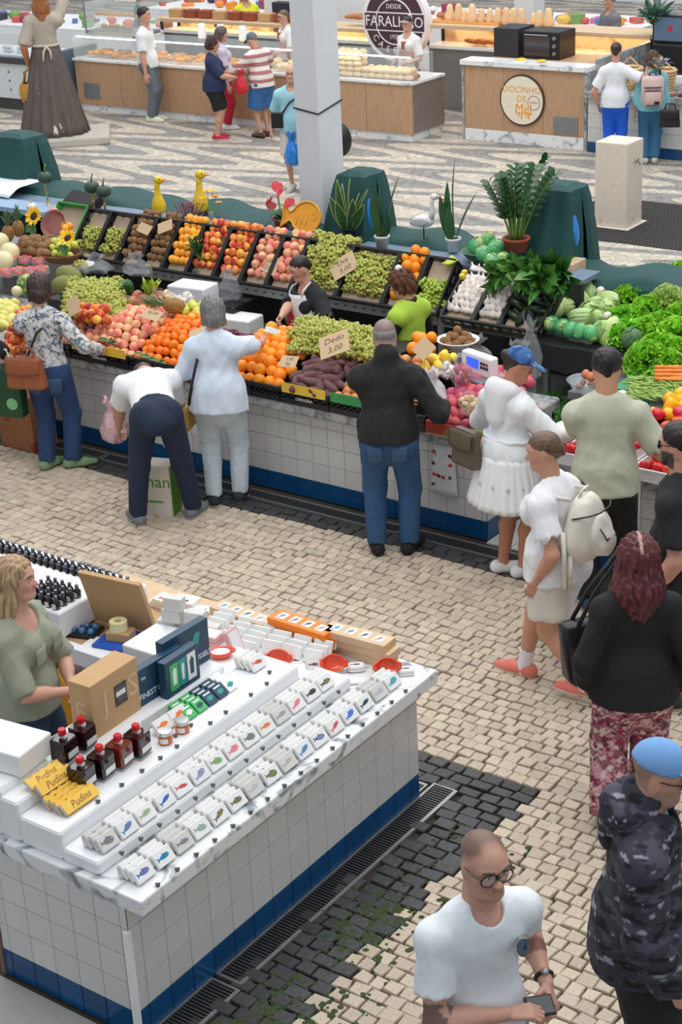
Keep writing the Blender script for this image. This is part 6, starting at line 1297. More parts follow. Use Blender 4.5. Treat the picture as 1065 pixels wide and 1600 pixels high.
class Person:
    """joints in metres, x to the person's right, y ahead, z up; built about the point on the ground between the feet"""
    def __init__(s, H, female=False, w=1.0, lean=0, side=0, twist=0, head=(0, 0, 0), feet=None, hands=(None, None), elbow=(None, None), crouch=0.0, back=0.0, fingers=(.35, .35), palm=(None, None), shrug=0, headscale=1.0, neck_fwd=.0, fist=(0, 0)):
        s.H, s.f, s.w = H, female, w; s.hips_y = back
        s.feet = feet or [(-.075*H/1.7, 0, 0, .12), (.075*H/1.7, 0, 0, -.12)]      # (x, y, lift, toe-out); left foot first
        zp = .525*H-crouch; s.pel = V3(0, back, zp)
        s.T = rot_x(-math.radians(lean)) @ rot_y(math.radians(side)); s.Tt = s.T @ rot_z(math.radians(twist)); up = s.T @ V3(0, 0, 1)
        s.up = up; s.waist = s.pel+up*.085*H; s.chest = s.pel+up*.20*H; s.neck = s.pel+up*.305*H+s.Tt @ V3(0, -.008*H, 0); sw = (.090 if female else .103)*H*(.6+.4*w)
        s.sh = [s.neck+s.Tt @ V3(g*sw, 0, -.062*H+shrug*.01*H) for g in (-1, 1)]
        hd = s.Tt @ rot_z(math.radians(head[0])) @ rot_x(math.radians(head[1])) @ rot_y(math.radians(head[2])); s.Rh = hd if not lean else rot_x(-math.radians(lean*.35)) @ rot_z(math.radians(twist+head[0])) @ rot_x(math.radians(head[1])) @ rot_y(math.radians(head[2]))
        s.hh = .132*H*headscale; s.hc = s.neck+nrm_(s.up+V3(0, 0, .6))*.035*H+s.Rh @ V3(0, .02*H+neck_fwd, .074*H)
        s.hip = [s.pel+V3(g*.052*H*(.7+.3*w), 0, -.005*H) for g in (-1, 1)]
        s.ank = [V3(f[0], f[1], .045*H+f[2]) for f in s.feet]; s.knee = []
        for i in (0, 1): k, a = ik(s.hip[i], s.ank[i], .245*H, .242*H, V3((-.1, .1)[i]+math.sin(-s.feet[i][3])*.4, 1, 0)); s.knee.append(k); s.ank[i] = a
        s.el, s.wr = [], []
        for i in (0, 1):
            g = (-1, 1)[i]; t = hands[i]; t = s.sh[i]+s.Tt @ V3(g*.055*H, .03*H, -.315*H) if t is None else np.asarray(t, float)
            e = elbow[i] if elbow[i] is not None else (g*.4, -1, -.3); k, a = ik(s.sh[i], t, .172*H, .148*H, s.Tt @ np.asarray(e, float)); s.el.append(k); s.wr.append(a)
        s.fing, s.palm, s.fist = fingers, palm, fist
    def toe(s, i): a = s.feet[i][3]; return V3(-math.sin(a), math.cos(a), 0)
    # --- solids
    def torso(s, F, o=0.0, fat=1.0, hem=None, low=True):
        H, w = s.H, s.w; R = s.Tt; fx = R @ V3(0, 1, 0); fp = V3(0, 1, 0) if abs(s.up[2]) > .7 else s.T @ V3(0, 1, 0)
        hipr = (.088 if s.f else .082)*H*w*.95; war = (.067 if s.f else .075)*H*w; chr_ = (.078 if s.f else .086)*H*(.5+.5*w)
        if low: F.rod(s.pel-s.up*.005*H, s.pel+s.up*.03*H, hipr+o, hipr*.97+o, .72, fp, k=.03)
        F.rod(s.pel+s.up*.03*H, s.waist+s.up*.02*H, hipr*.96+o, war+o, .72+.06*(w-1), fp, k=.03)
        F.rod(s.waist+s.up*.02*H, s.chest+s.up*.03*H, war+o, chr_+o, .70, fx, k=.03)
        a, b = s.sh; c = s.neck-s.up*.035*H; F.rod(c+(a-c)*.45, c+(b-c)*.45, .036*H+o, .036*H+o, .85, fx, k=.03)
        F.rod(s.chest+s.up*.02*H, s.neck-s.up*.035*H, chr_*.95+o, .05*H+o, .68, fx, k=.03)
        if s.w > 1.05: F.ell(s.waist+R @ V3(0, .035*H*(w-.9)*3, -.01*H), np.array([.075, .06, .08])*H*(w*.8)+o, k=.06)
        if s.f:
            for g in (-1, 1): F.ell(s.chest+R @ V3(g*.042*H, .052*H, .0), np.array([.040, .032, .044])*H*(.6+.4*w)+o*.7, k=.03)
        for i in (0, 1): F.rod(c+(s.sh[i]-c)*.5, s.sh[i], .034*H+o, .033*H*(.6+.4*w)+o, k=.03)
    def arm(s, F, i, o=0.0, t0=0.0, t1=1.0, loose=1.0, capped=False):
        """t 0..1 along upper arm, 1..2 along the forearm"""
        H = s.H; k0 = (.0265 if s.f else .030)*H*(.5+.5*s.w); r = [k0, k0*.84, k0*.84, k0*.54]; sh, e, w_ = s.sh[i], s.el[i], s.wr[i]
        if t1 <= 1:
            p = sh+(e-sh)*t1; rr = (r[0]+(r[1]-r[0])*t1+o)*loose; F.rod(sh, p, r[0]+o, rr, k=.03, cuts=[(p, e-sh)])
        else:
            F.rod(sh, e, r[0]+o, r[1]+o, k=.03); p = e+(w_-e)*(t1-1)
            F.rod(e, p, r[2]+o, (r[2]+(r[3]-r[2])*(t1-1)+o)*loose, k=.02, cuts=[(p, w_-e)] if t1 < 2 or capped else ())
            if t1 >= 2 and not capped: F.rod(e+(w_-e)*.12, e+(w_-e)*.45, r[2]*1.02+o, r[2]*.92+o, k=.03)
    def leg(s, F, i, o=0.0, t1=2.0, loose=1.0, hem=None):
        H = s.H; w = s.w**.7; h, k, a = s.hip[i], s.knee[i], s.ank[i]; r = [(.054 if s.f else .051)*H*w, .034*H*w, .034*H*w, .021*H]
        if t1 <= 1: p = h+(k-h)*t1; F.rod(h, p, r[0]+o, (r[0]+(r[1]-r[0])*t1+o)*loose, k=.03, cuts=[(p, k-h)])
        else:
            F.rod(h, k, r[0]+o, r[1]+o*(.7+.3*loose), k=.04); p = k+(a-k)*(t1-1); rr = r[2]+(r[3]-r[2])*(t1-1)
            F.rod(k, p, r[2]+o*(.7+.3*loose), (rr+o)*loose, k=.03, cuts=[(p, a-k)] if t1 < 2.2 and o > 0 else ())
            if o == 0: c = k+(a-k)*.3-s.toe(i)*.006*H; F.rod(k+(a-k)*.12, c, r[2]*.88, r[2]*1.0, k=.02); F.rod(c, k+(a-k)*.75, r[2]*.96, r[3]*1.0, k=.02)
    def hand(s, i):
        """fine solid: palm, four jointed fingers, thumb"""
        H = s.H; u = nrm_(s.wr[i]-s.el[i]); g = (-1, 1)[i]; pn = s.palm[i]; pn = s.Tt @ V3(-g, 0, 0) if pn is None else np.asarray(pn, float); pn = nrm_(pn-u*(pn @ u)); sd = np.cross(u, pn)*g; hs = H/1.7*(.92 if s.f else 1.0)
        if s.palm[i] is None: sd = nrm_(sd)
        F = Field(.008); w = s.wr[i]; kn = w+u*.088*hs; cu = s.fing[i]
        F.rod(w-u*.03, w+u*.012, .021*hs, .022*hs, .8, pn)
        for j in range(4): F.rod(w+u*.02*hs+sd*(.018-.012*j)*hs, kn+sd*(.028-.0185*j)*hs-u*.004*abs(j-1.2)*hs, .0155*hs, .0115*hs, .85, pn)
        for j in range(4):
            b = kn+sd*(.028-.0185*j)*hs-u*.004*abs(j-1.2)*hs; L = np.array([.041, .046, .043, .034])[j]*hs; c = 0.0; r = .0092*hs; dirv = u+sd*(.10-.065*j)
            for q, (l, kk) in enumerate(((1.0, .55), (.62, .95), (.5, .7))):
                c += cu*kk*1.3; d = nrm_(dirv)*math.cos(c)+pn*math.sin(c); e = b+d*L*l; F.rod(b, e, r, r*.92, k=.003); b = e; r *= .92
        tb = w+u*.026*hs+sd*.022*hs+pn*.006*hs; td = nrm_(u*.75+sd*.7+pn*(.25+.5*cu)); te = tb+td*.045*hs; F.rod(tb, te, .0145*hs, .0115*hs, k=.008); te2 = te+nrm_(td*.7+u*.5+pn*.35*cu-sd*.35*cu)*.034*hs; F.rod(te, te2, .0112*hs, .0088*hs, k=.003)
        return F
    def hand_point(s, i, d=.07): return s.wr[i]+nrm_(s.wr[i]-s.el[i])*d
    def hl(s, p): return s.hc+s.Rh @ (np.asarray(p, float)*s.hh)
    def head(s, F, bald=False, o=0.0):
        hh, R, P = s.hh, s.Rh, s.hl; E = lambda c, r, k=.02, neg=False: F.ell(P(c), np.array(r)*hh+o, R, k=k*hh/.22, neg=neg); D = lambda a, b, ra, rb, k=.02, fl=1, ax=None: F.rod(P(a), P(b), ra*hh+o, rb*hh+o, fl, None if ax is None else R @ V3(*ax), k=k*hh/.22)
        E((0, -.06, .15), (.325, .41, .345)); m = .92 if s.f else 1.0
        D((0, .10, .02), (0, .17, -.32), .27, .155*m, .04, .95, (1, 0, 0))
        for g in (-1, 1): D((g*.2, -.03, -.12), (g*.085*m, .2, -.4), .10, .085*m, .04); D((g*.16, .23, -.09), (g*.12, .26, -.14), .09, .08, .03); E((g*.325, -.05, -.02), (.035, .085, .135), .008); D((g*.06, .345, .105), (g*.2, .29, .10), .045, .04, .015)
        D((0, .375, .06), (0, .445, -.115), .032, .05, .012); E((0, .42, -.13), (.075, .05, .042), .012)
        for g in (-1, 1): E((g*.13, .385, .012), (.085, .055, .05), .02, True)
        D((-.085, .345, -.225), (.085, .345, -.225), .036, .036, .008); D((-.07, .34, -.268), (.07, .34, -.268), .038, .038, .008); E((0, .27, -.40), (.12, .1, .085), .03)
        F.rod(s.neck-s.up*.03*s.H, P((0, -.08, -.22)), (.034 if s.f else .040)*s.H*(.5+.5*s.w)+o, (.031 if s.f else .037)*s.H*(.5+.5*s.w)+o, k=.03)
    # --- finished meshes
    def build(s, name, label, skin=(205, 160, 132), loc=(0, 0, 0), rz=0.0, vox=.011, paint=None, brow=(70, 52, 40), lip=(176, 102, 92), beard=None, eyes=True, hvox=None, scalp=None, hands=True, group=None, cat='person', bare=True):
        s.t = t = thing(name, label, cat, loc, rz, group); F = Field(.03); s.torso(F, -.004)
        for i in (0, 1):
            s.arm(F, i, 0, 0, 2); s.leg(F, i, 0 if 'shorts' in label or 'skirt' in label else -.009)
            a, d = s.ank[i], s.toe(i); F.rod(a-V3(0, 0, .012), a+d*.085*s.H-V3(0, 0, .03*s.H), .022*s.H, .014*s.H, k=.02); F.rod(a-V3(0, 0, .02*s.H), a-d*.02*s.H-V3(0, 0, .028*s.H), .02*s.H, .018*s.H, k=.02)
        F.rod(s.neck-s.up*.05*s.H, s.hl((0, -.08, -.22)), .038*s.H, .031*s.H, k=.03)
        V, Q = F.mesh(vox); parts = [(V, Q)]; G = Field(.02); s.head(G); parts.append(G.mesh(hvox or vox*.62))
        if hands:
            for i in (0, 1): parts.append(s.hand(i).mesh(vox*.42))
        n = 0; VV, QQ = [], []
        for v, q in parts: VV.append(v); QQ.append(q+n); n += len(v)
        V, Q = np.concatenate(VV), np.concatenate(QQ); c = np.tile(L3(skin), (n, 1)); c *= (1+.05*noise3(V, 30, 1))[:, None]
        h = (V-s.hc) @ s.Rh/s.hh; near = np.linalg.norm(h, axis=1) < .75
        def tint(mask, col, a=1.0): w = (mask.astype(float)*a)[:, None]; c[:] = c*(1-w)+L3(col)*w
        tint(near & (np.abs(h[:, 2]+.247) < .034) & (np.abs(h[:, 0]) < .09) & (h[:, 1] > .3), lip, .6)
        tint(near & (np.abs(h[:, 2]-(.12-.25*np.maximum(0, np.abs(h[:, 0])-.17))) < .019) & (np.abs(h[:, 0]) > .055) & (np.abs(h[:, 0]) < .23) & (h[:, 1] > .2), brow, .8)
        tint(near & (h[:, 2] < -.02) & (h[:, 2] > -.2) & (h[:, 1] > .15) & (np.abs(np.abs(h[:, 0])-.17) < .1), tuple(np.minimum(255, np.array(skin)*np.array([1.02, .9, .88]))), .5)
        if beard: tint(near & (h[:, 2] < -.13-.0*h[:, 1]) & (h[:, 2] > -.56) & (h[:, 1] > -.02) & ~((np.abs(h[:, 2]+.247) < .045) & (np.abs(h[:, 0]) < .1)) & ~((np.abs(h[:, 0]) < .07) & (h[:, 2] > -.17)), beard[0], beard[1])
        if scalp:
            e = h[:, 2]-.10-.62*h[:, 1]-.10*noise3(V, 40, 2); w = np.clip(e/.16, 0, 1)*np.clip((.30-h[:, 1]-.05*(np.abs(h[:, 0]) < .16)*(h[:, 2] > .3))/.2, 0, 1)*(h[:, 2] > -.02)
            if len(scalp) > 2: w = np.maximum(w, np.clip((-.10-h[:, 1])/.08, 0, 1)*np.clip((h[:, 2]+.24)/.08, 0, 1))
            tint(near*w, scalp[0], scalp[1])
        if paint: paint(s, V, c, tint)
        me = np_mesh('body', V, Q, M_SKIN, c); s.body = link('body', me, t)
        if eyes:
            for g in (-1, 1):
                b = B().ball((0, 0, 0), 1, 14, 10); P = np.array(b.V); r = .052*s.hh; cc = np.tile(L3((208, 200, 194)), (len(P), 1)); cc[P[:, 1] > .80] = L3((70, 50, 36)); cc[P[:, 1] > .93] = L3((14, 12, 12)); cc[(P[:, 2] > .42)] = L3(tuple(np.array(skin)*.82)); cc[(P[:, 2] < -.5)] = L3(tuple(np.array(skin)*.9))
                me = mk_mesh('eye', P*r, b.F, M_EYE, True, None, cc); ctr = s.hl((g*.13, .315, .012)); m = Matrix(s.Rh.tolist()).to_4x4(); m.translation = ctr; o = link('eye', me, t); o.matrix_basis = m
        return t
    def garment(s, name, F, col, vox=.012, wr=None, ma=None, pat=None, label=None, parent=None):
        V, Q = F.mesh(vox, wr); c = np.tile(L3(col), (len(V), 1))
        if pat: c = pat(V, c)
        o = link(name, np_mesh(name, V, Q, ma or M_FAB, c), parent or s.t)
        if label: o['label'] = label
        return o
    def top(s, col, sleeve=.55, hem=-.02, o=.018, name='shirt', loose=1.15, vox=.012, wr=.004, pat=None, ma=None, collar=0, seed=1, label=None, flare=0.0, opening=None, neckcut=.012):
        F = Field(.03); s.torso(F, o, low=True); H = s.H; up = s.up
        hemp = s.pel+up*(hem*H)
        if hem < 0: r = (.100 if s.f else .094)*H*s.w+o+.006; F.rod(s.pel+up*.03*H, hemp-up*.02, r, r+flare, .82, V3(0, 1, 0) if abs(up[2]) > .7 else s.T @ V3(0, 1, 0), k=.03)
        F.cut(hemp, -up)
        for i in (0, 1): s.arm(F, i, o, 0, sleeve if sleeve != 2 else 1.97, loose, capped=True)
        if collar: F.rod(s.neck-up*.03*H, s.neck+up*collar*H, .055*H, .05*H, k=.015)
        F.rod(s.neck-up*.015*H+s.Tt @ V3(0, .03*H, 0), s.neck+up*.12*H+s.Tt @ V3(0, .08*H, 0), (.036 if s.f else .036)*H+neckcut, .05*H, k=.01, neg=True)
        return s.garment(name, F, col, vox, wrinkle(wr, 9, seed) if wr else None, ma, pat, label)
    def trousers(s, col, t1=1.93, o=.016, loose=1.1, name='trousers', top=.035, vox=.012, wr=.004, ma=None, pat=None, seed=2, label=None):
        F = Field(.03); s2 = Field(.03); H = s.H; hipr = (.094 if s.f else .088)*H*s.w*.95; fp = V3(0, 1, 0) if abs(s.up[2]) > .7 else s.T @ V3(0, 1, 0)
        F.rod(s.pel-s.up*.02*H, s.pel+s.up*.03*H, hipr+o, hipr*.97+o*.8, .72, fp, k=.04); F.rod(s.pel+s.up*.03*H, s.waist+s.up*.02*H, hipr*.95+o*.8, (.074 if s.f else .081)*H*s.w+o*.8, .74, fp, k=.03)
        for i in (0, 1):
            s.leg(F, i, o, t1, loose); F.ell(s.hip[i]+s.T @ V3(0, -.022*H, -.02*H), np.array([.050, .045, .055])*H*s.w+o*.5, k=.03)
        F.cut(s.pel+s.up*top*H, s.up); return s.garment(name, F, col, vox, wrinkle(wr, 10, seed, 1.0) if wr else None, ma or M_DENIM, pat, label)
    def shoes(s, col, sole=(232, 230, 226), vox=.008, name='shoe', high=0.0, ma=None):
        for i in (0, 1):
            a, d, H = s.ank[i], s.toe(i), s.H; F = Field(.02); z = s.feet[i][2]; g = V3(a[0], a[1], z); ln = .62
            F.rod(g-d*.028*H+V3(0, 0, .03*H), g+d*.06*H+V3(0, 0, .022*H), .026*H, .026*H, k=.02); F.rod(g+d*.06*H+V3(0, 0, .02*H), g+d*.108*H+V3(0, 0, .014*H), .027*H, .02*H, k=.02); F.rod(g-d*.018*H+V3(0, 0, .03*H), a+V3(0, 0, .01+high)-d*.008*H, .026*H, .025*H, k=.02, cuts=[(a+V3(0, 0, .012+high), V3(0, 0, 1))])
            F.cut(V3(0, 0, z+.002), V3(0, 0, -1)); V, Q = F.mesh(vox); c = np.tile(L3(col), (len(V), 1)); c[V[:, 2] < z+.0155*H] = L3(sole)
            link(name, np_mesh(name, V, Q, ma or M_FAB, c), s.t)
    def hair(s, col, style='short', vox=None, streak=.3, col2=None, part=0):
        F = Field(.02); P, hh, R = s.hl, s.hh, s.Rh; E = lambda c, r, k=.02: F.ell(P(c), np.array(r)*hh, R, k=k); D = lambda a, b, ra, rb, k=.02: F.rod(P(a), P(b), ra*hh, rb*hh, k=k)
        N = lambda v: R @ V3(*v); amp = .004
        if style == 'wavy':
            E((0, -.08, .15), (.41, .48, .42)); D((0, -.24, .0), (0, -.3, -.75), .36, .5, .05); D((0, -.3, -.75), (0, -.3, -1.2), .5, .36, .05); [D((g*.28, -.06, .05), (g*.4, -.1, -.8), .14, .2, .05) for g in (-1, 1)]
            F.ell(P((0, .36, -.1)), np.array([.235, .4, .4])*hh, R, k=.012, neg=True); amp = .012
        elif style in ('short', 'crop'):
            t = .03 if style == 'crop' else .06; E((0, -.075, .17), (.335+t, .42+t, .345+t)); D((0, -.32, -.02), (0, -.28, -.2), .16, .12); F.cut(P((0, .25, .22)), N((0, .93, -.36))); F.cut(P((0, -.1, -.24)), N((0, .25, -.97)))
            F.ell(P((0, .2, -.13)), np.array([.6, .32, .3])*hh, R, k=.01, neg=True)
        elif style in ('bun', 'ponytail', 'slick'):
            E((0, -.075, .165), (.347, .437, .365)); D((0, -.3, 0), (0, -.3, -.12), .2, .16); F.cut(P((0, .27, .2)), N((0, .86, -.5))); F.ell(P((0, .26, -.2)), np.array([.6, .33, .30])*hh, R, k=.01, neg=True); F.cut(P((0, 0, -.3)), N((0, 0, -1)))
            if style == 'bun': E((0, -.5, .2), (.17, .16, .17))
            if style == 'ponytail': D((0, -.46, .1), (0, -.62, -.1), .1, .12); D((0, -.62, -.1), (0, -.6, -.42), .12, .05)
            if style == 'slick': D((0, -.44, -.02), (0, -.48, -.12), .13, .10); F.cut(P((0, -.1, -.14)), N((0, .55, -1)))
            amp = .0015
        elif style in ('bob', 'long', 'curly', 'shoulder'):
            b = {'bob': -.42, 'curly': -.28, 'shoulder': -.75, 'long': -1.15}[style]; E((0, -.08, .15), (.40, .47, .41)); D((0, -.22, .0), (0, -.27, b*.6), .34, .36, .03)
            for g in (-1, 1): D((g*.27, -.06, .05), (g*.31, -.06, max(b, -.62)), .13, .11, .03)
            if b < -.5: D((0, -.27, b*.6), (0, -.3, b), .36, .24, .03); [D((g*.26, -.22, b*.4), (g*.36, -.2, b*.95), .22, .15, .03) for g in (-1, 1)]
            F.ell(P((0, .32, -.1)), np.array([.235, .4, .4])*hh, R, k=.012, neg=True); F.cut(P((0, .3, .2)), N((0, .95, -.3))); amp = .006 if style != 'curly' else .014
        def wr(X, Y, Z): return (amp*(np.sin(X*190+2*np.sin(Z*22)+Y*60)+np.sin(Y*210+X*70+1.7*np.sin(Z*17)))*.5+(amp*.8*np.sin(Z*70+X*90)*np.sin(Y*80) if style == 'curly' else 0)).astype(np.float32)
        V, Q = F.mesh(vox or hh*.04, wr); h = (V-s.hc) @ R/hh; c = np.tile(L3(col), (len(V), 1)); an = np.arctan2(h[:, 0], h[:, 2]+.25)*1.6 if style in ('bun', 'ponytail', 'slick') else np.arctan2(h[:, 0], -h[:, 1]+.05); st = np.sin(an*23+2*np.sin(h[:, 2]*4))*.5+.5*np.sin(h[:, 0]*70+h[:, 1]*50); c *= (1+streak*st)[:, None]
        if col2: m = np.clip((st*.5+.5)*.9, 0, 1)[:, None]; c = c*(1-m)+L3(col2)*m
        if part: m = (np.abs(h[:, 0]) < .035) & (h[:, 2] > .3); c[m] = L3(part)
        return link('hair', np_mesh('hair', V, Q, M_HAIR, np.maximum(c, 0)), s.t)
    def cap(s, col, pat=None, label=None):
        F = Field(.012); P, hh, R = s.hl, s.hh, s.Rh; F.ell(P((0, -.07, .18)), np.array([.375, .465, .43])*hh, R); F.cut(P((0, .1, .15)), R @ V3(0, -.12, -1)); o = s.garment('cap', F, col, hh*.04, None, None, pat, label)
        G = Field(.008); G.rod(P((-.14, .36, .20)), P((.14, .36, .20)), .1*hh, .1*hh, .16, R @ V3(0, .25, 1)); G.rod(P((-.13, .62, .15)), P((.13, .62, .15)), .13*hh, .13*hh, .12, R @ V3(0, .25, 1), k=.03); G.rod(P((0, .4, .2)), P((0, .58, .155)), .27*hh, .24*hh, .09, R @ V3(0, .25, 1), k=.03)
        s.garment('cap_peak', G, col, hh*.035, None, None, pat, None, o); return o
    def glasses(s, col=(30, 28, 28), dark=False, r=.085):
        b = B(); P = s.hl; m = Matrix(s.Rh.tolist()).to_4x4(); m.translation = s.hc; hh = s.hh
        for g in (-1, 1): b.tube([((g*.145+1.15*r*math.cos(a))*hh, (.40-.03*abs(math.cos(a)))*hh, (-.005+r*.9*math.sin(a))*hh) for a in [i*PI/8 for i in range(16)]], .011*hh*1.2, 5, True); b.tube([(g*.25*hh, .38*hh, .03*hh), (g*.34*hh, .2*hh, .04*hh), (g*.345*hh, -.05*hh, .05*hh)], .011*hh, 5)
        b.tube([(-.05*hh, .41*hh, .015*hh), (0, .425*hh, .025*hh), (.05*hh, .41*hh, .015*hh)], .011*hh, 5); o = b.obj('glasses', mat('glasses_%d' % col[0], col, .3), s.t); o.matrix_basis = m
        l = B()
        for g in (-1, 1): l.plate([((g*.145+1.1*r*math.cos(a))*hh, (-.005+r*.86*math.sin(a))*hh) for a in [i*PI/8 for i in range(16)]], .001, Matrix(((1, 0, 0, 0), (0, 0, -1, .395*hh), (0, 1, 0, 0), (0, 0, 0, 1))))
        l.obj('lenses', mat('dark_lens', (26, 26, 30), .1, alpha=.85) if dark else mat('lens', (230, 236, 238), .05, alpha=.12), o)
    def strap(s, pts, r, col, name='strap', flat=None, parent=None): b = B(); b.tube(pts, r, 6); me = b.mesh(name, mat('strap_%d_%d_%d' % col, col, .6), True); return link(name, me, parent or s.t)
    def skirt(s, col, z0, z1, r0, r1, pleats=18, amp=.012, name='skirt', ma=None, label=None, flat=.8, top=None, seed=0):
        """cloth tube with folds that deepen towards the hem, between heights z0 and z1"""
        b = B()
        def fn(u, v): a = 2*PI*u; k = r0+(r1-r0)*v; k *= 1+amp/k*10*0; w = amp*v*(math.sin(a*pleats)+.4*math.sin(a*pleats*.37+seed)); return ((k+w)*math.cos(a), s.pel[1]+(k*flat+w)*math.sin(a), z0+(z1-z0)*v+.006*math.sin(a*pleats)*v)
        b.sheet(fn, 120, 10, .004); me = b.mesh(name, mat(name+'_%d_%d_%d' % col, col, .85, .05, 20) if ma is None else ma, True); o = link(name, me, s.t)
        if label: o['label'] = label
        return o
def face_to(p, q): return math.atan2(-(q[0]-p[0]), q[1]-p[1])   # turn about z that makes local +y look from p to q
# ------------------------------------------------------------------ the people in the market
def Lc(loc, rz, p): c, s = math.cos(-rz), math.sin(-rz); x, y = p[0]-loc[0], p[1]-loc[1]; return V3(c*x-s*y, s*x+c*y, p[2])
BLUEJ = (44, 78, 122); WHITEJ = (204, 218, 226)
def spots(cols, f, th, seed):
    def fn(V, c):
        for i, k in enumerate(cols): m = noise3(V, f*(1+.2*i), seed+i*5) > th[i]; c[m] = L3(k)
        return c
    return fn
def pockets(p, o, z=-.03):
    V = np.empty(len(o.data.vertices)*3, np.float32); o.data.vertices.foreach_get('co', V); V = V.reshape(-1, 3); z0 = p.pel[2]+z
    for g in (-1, 1):
        def fn(u, v):
            x, zz = g*.085+(u-.5)*.115*(1-.12*v), z0-.13*v-.02*(1-abs(2*u-1))*(v > .9); m = (np.abs(V[:, 0]-x) < .02) & (np.abs(V[:, 2]-zz) < .02); return (x, (V[m, 1].min() if m.any() else -.14)-.004, zz)
        B().sheet(fn, 6, 6, -.005).obj('back_pocket', mat('stitched_denim', (62, 92, 128), .85, .15, 60), o, True)
def fade(V, c): n = noise3(V, 7, 3); return c*(1+.16*n)[:, None]
# 1 woman in the floral blouse at the far end of the counter
loc, rz = (-9.56, 8.97, 0), .55
p = Person(1.64, True, 1.04, head=(12, -14, 0), lean=5, hands=(Lc(loc, rz, (-10.25, 9.36, .98)), Lc(loc, rz, (-9.28, 9.3, .98))), feet=[(-.09, 0, 0, -.5), (.12, .02, 0, -1.15)])
p.build('person', 'woman in a floral blouse and jeans with a tan bag at the far counter end', loc=loc, rz=rz, skin=(206, 158, 134))
p.top((214, 212, 208), 1.93, -.0, .022, 'blouse', 1.1, pat=spots([(96, 110, 140), (70, 74, 84), (150, 160, 176), (120, 120, 96)], 84, [.26, .3, .3, .36], 3), wr=.006)
tr = p.trousers((40, 66, 108), 1.97, .016, 1.35, 'jeans', pat=fade); pockets(p, tr); p.shoes((122, 150, 112), (60, 60, 50), name='moccasin'); p.hair((58, 40, 34), 'bob', streak=.35)
p.strap([p.sh[1]+V3(-.04, .02, .05), p.chest+V3(-.02, -.14, .02), p.pel+V3(-.13, -.14, .12), p.pel+V3(-.2, -.06, .04)], .011, (40, 34, 32), 'bag_strap')
M_TAN = mat('tan_leather', (150, 84, 52), .4, .12, 14, bump=.2)
def handbag(loc_, rz_, w, d, h, ma, label, handle=True, buckle=True, rot=None):
    t = thing('handbag', label, 'handbag', loc_, rz_, None, rot); b = B(); b.bbox(-w/2, -d/2, 0, w/2, d/2, h, .02); b.V = [(x*(1.12-.22*z/h), y*(1.1-.4*z/h), z) for x, y, z in b.V]; b.obj('bag_body', ma, t)
    B().sheet(lambda u, v: ((u-.5)*w*.95, -d/2*(1.12-.3*(1-v*.55))-.012-.01*math.sin(PI*v), h*(1.01-.55*v*(1-.25*abs(u-.5)))), 8, 6, .006).obj('flap', ma, t, True)
    if handle: B().tube([(-w*.3, 0, h*.95), (-w*.2, 0, h*1.3), (w*.2, 0, h*1.3), (w*.3, 0, h*.95)], .01, 6).obj('handle', ma, t)
    if buckle: B().lathe([(.018, 0), (.018, .006)], 10, M=rotm(PI/2, 0, 0, (0, -d*.62, h*.55))).obj('clasp', M_BRASS, t)
    return t
handbag(tuple(onz(44, 606, .80)), .35, .3, .1, .26, M_TAN, 'tan leather flap handbag hanging at the hip of the woman in floral')
t = thing('shopping_bag', 'dark green and white printed shopping bag at the frame edge beside the floral blouse', 'bag', onz(14, 648, .5)+Vector((0, 0, 0)), .3); B().bbox(-.16, -.06, 0, .16, .06, .42, .01).obj('bag_body', mat('bottle_green_bag', (26, 70, 40), .5, .1, 8), t)
B().lathe([(.05, 0), (.05, .003)], 18, M=rotm(PI/2, 0, 0, (.08, -.061, .12))).obj('printed_seal', pm((120, 190, 130)), t); B().plate([(-.16, 0), (-.08, .42), (-.16, .42)], .003, rotm(PI/2, 0, 0, (0, -.061, 0))).obj('white_print', M_CARD, t); B().tube([(-.1, 0, .42), (-.05, 0, .56), (.05, 0, .56), (.1, 0, .42)], .008, 6).obj('handle', M_WHITE, t)
loc, rz = (-10.42, 8.72, 0), .2
p = Person(1.7, False, 1.0, hands=(None, Lc(loc, rz, tuple(onz(18, 560, .98)))), feet=[(-.1, 0, 0, .1), (.1, .0, 0, -1.2)]); p.build('person', 'person in black cut by the frame edge, one brown shoe showing', loc=loc, rz=rz, hands=True); p.top((22, 22, 24), 1.93, name='jacket'); p.trousers((34, 34, 38)); p.shoes((60, 42, 36), (40, 30, 26)); p.hair((50, 40, 34), 'short')
# 2 man bending over his shopping
loc, rz = (-8.08, 8.6, 0), .85
p = Person(1.72, False, 1.02, lean=76, back=-.10, crouch=.0, head=(0, -95, 0), hands=(Lc(loc, rz, (-8.74, 8.86, .50)), Lc(loc, rz, (-8.38, 9.1, .42))), elbow=((-1, .2, .3), (.6, 0, 0)), feet=[(-.2, .02, 0, .25), (.23, .02, 0, -.7)], fingers=(.6, .6))
p.build('person', 'man in a white polo bending down over his shopping bag', loc=loc, rz=rz, skin=(196, 146, 122)); p.top((236, 237, 238), .72, .02, .024, 'polo_shirt', 1.2, wr=.006); p.trousers((30, 42, 66), 1.97, .02, 1.2, 'jeans', top=.07, pat=fade); p.shoes((112, 118, 124), (226, 226, 224), name='slip_on_shoe'); p.hair((70, 60, 54), 'short')
b = B()
for i in range(9): b.box(-.14+i*.035, -.003, 0, -.125+i*.035, .003, .02)
film_bag(onz(186, 740, .0)+Vector((0, 0, .28)), .11, .1, .36, 21, 'white patterned plastic bag in the hand of the bending man', None, 0, (0, 0, 0), mat('checked_film', (226, 222, 222), .35, .1, 40, alpha=.93, noise='voronoi', col2=(214, 170, 176), mix=(.2, .5)))
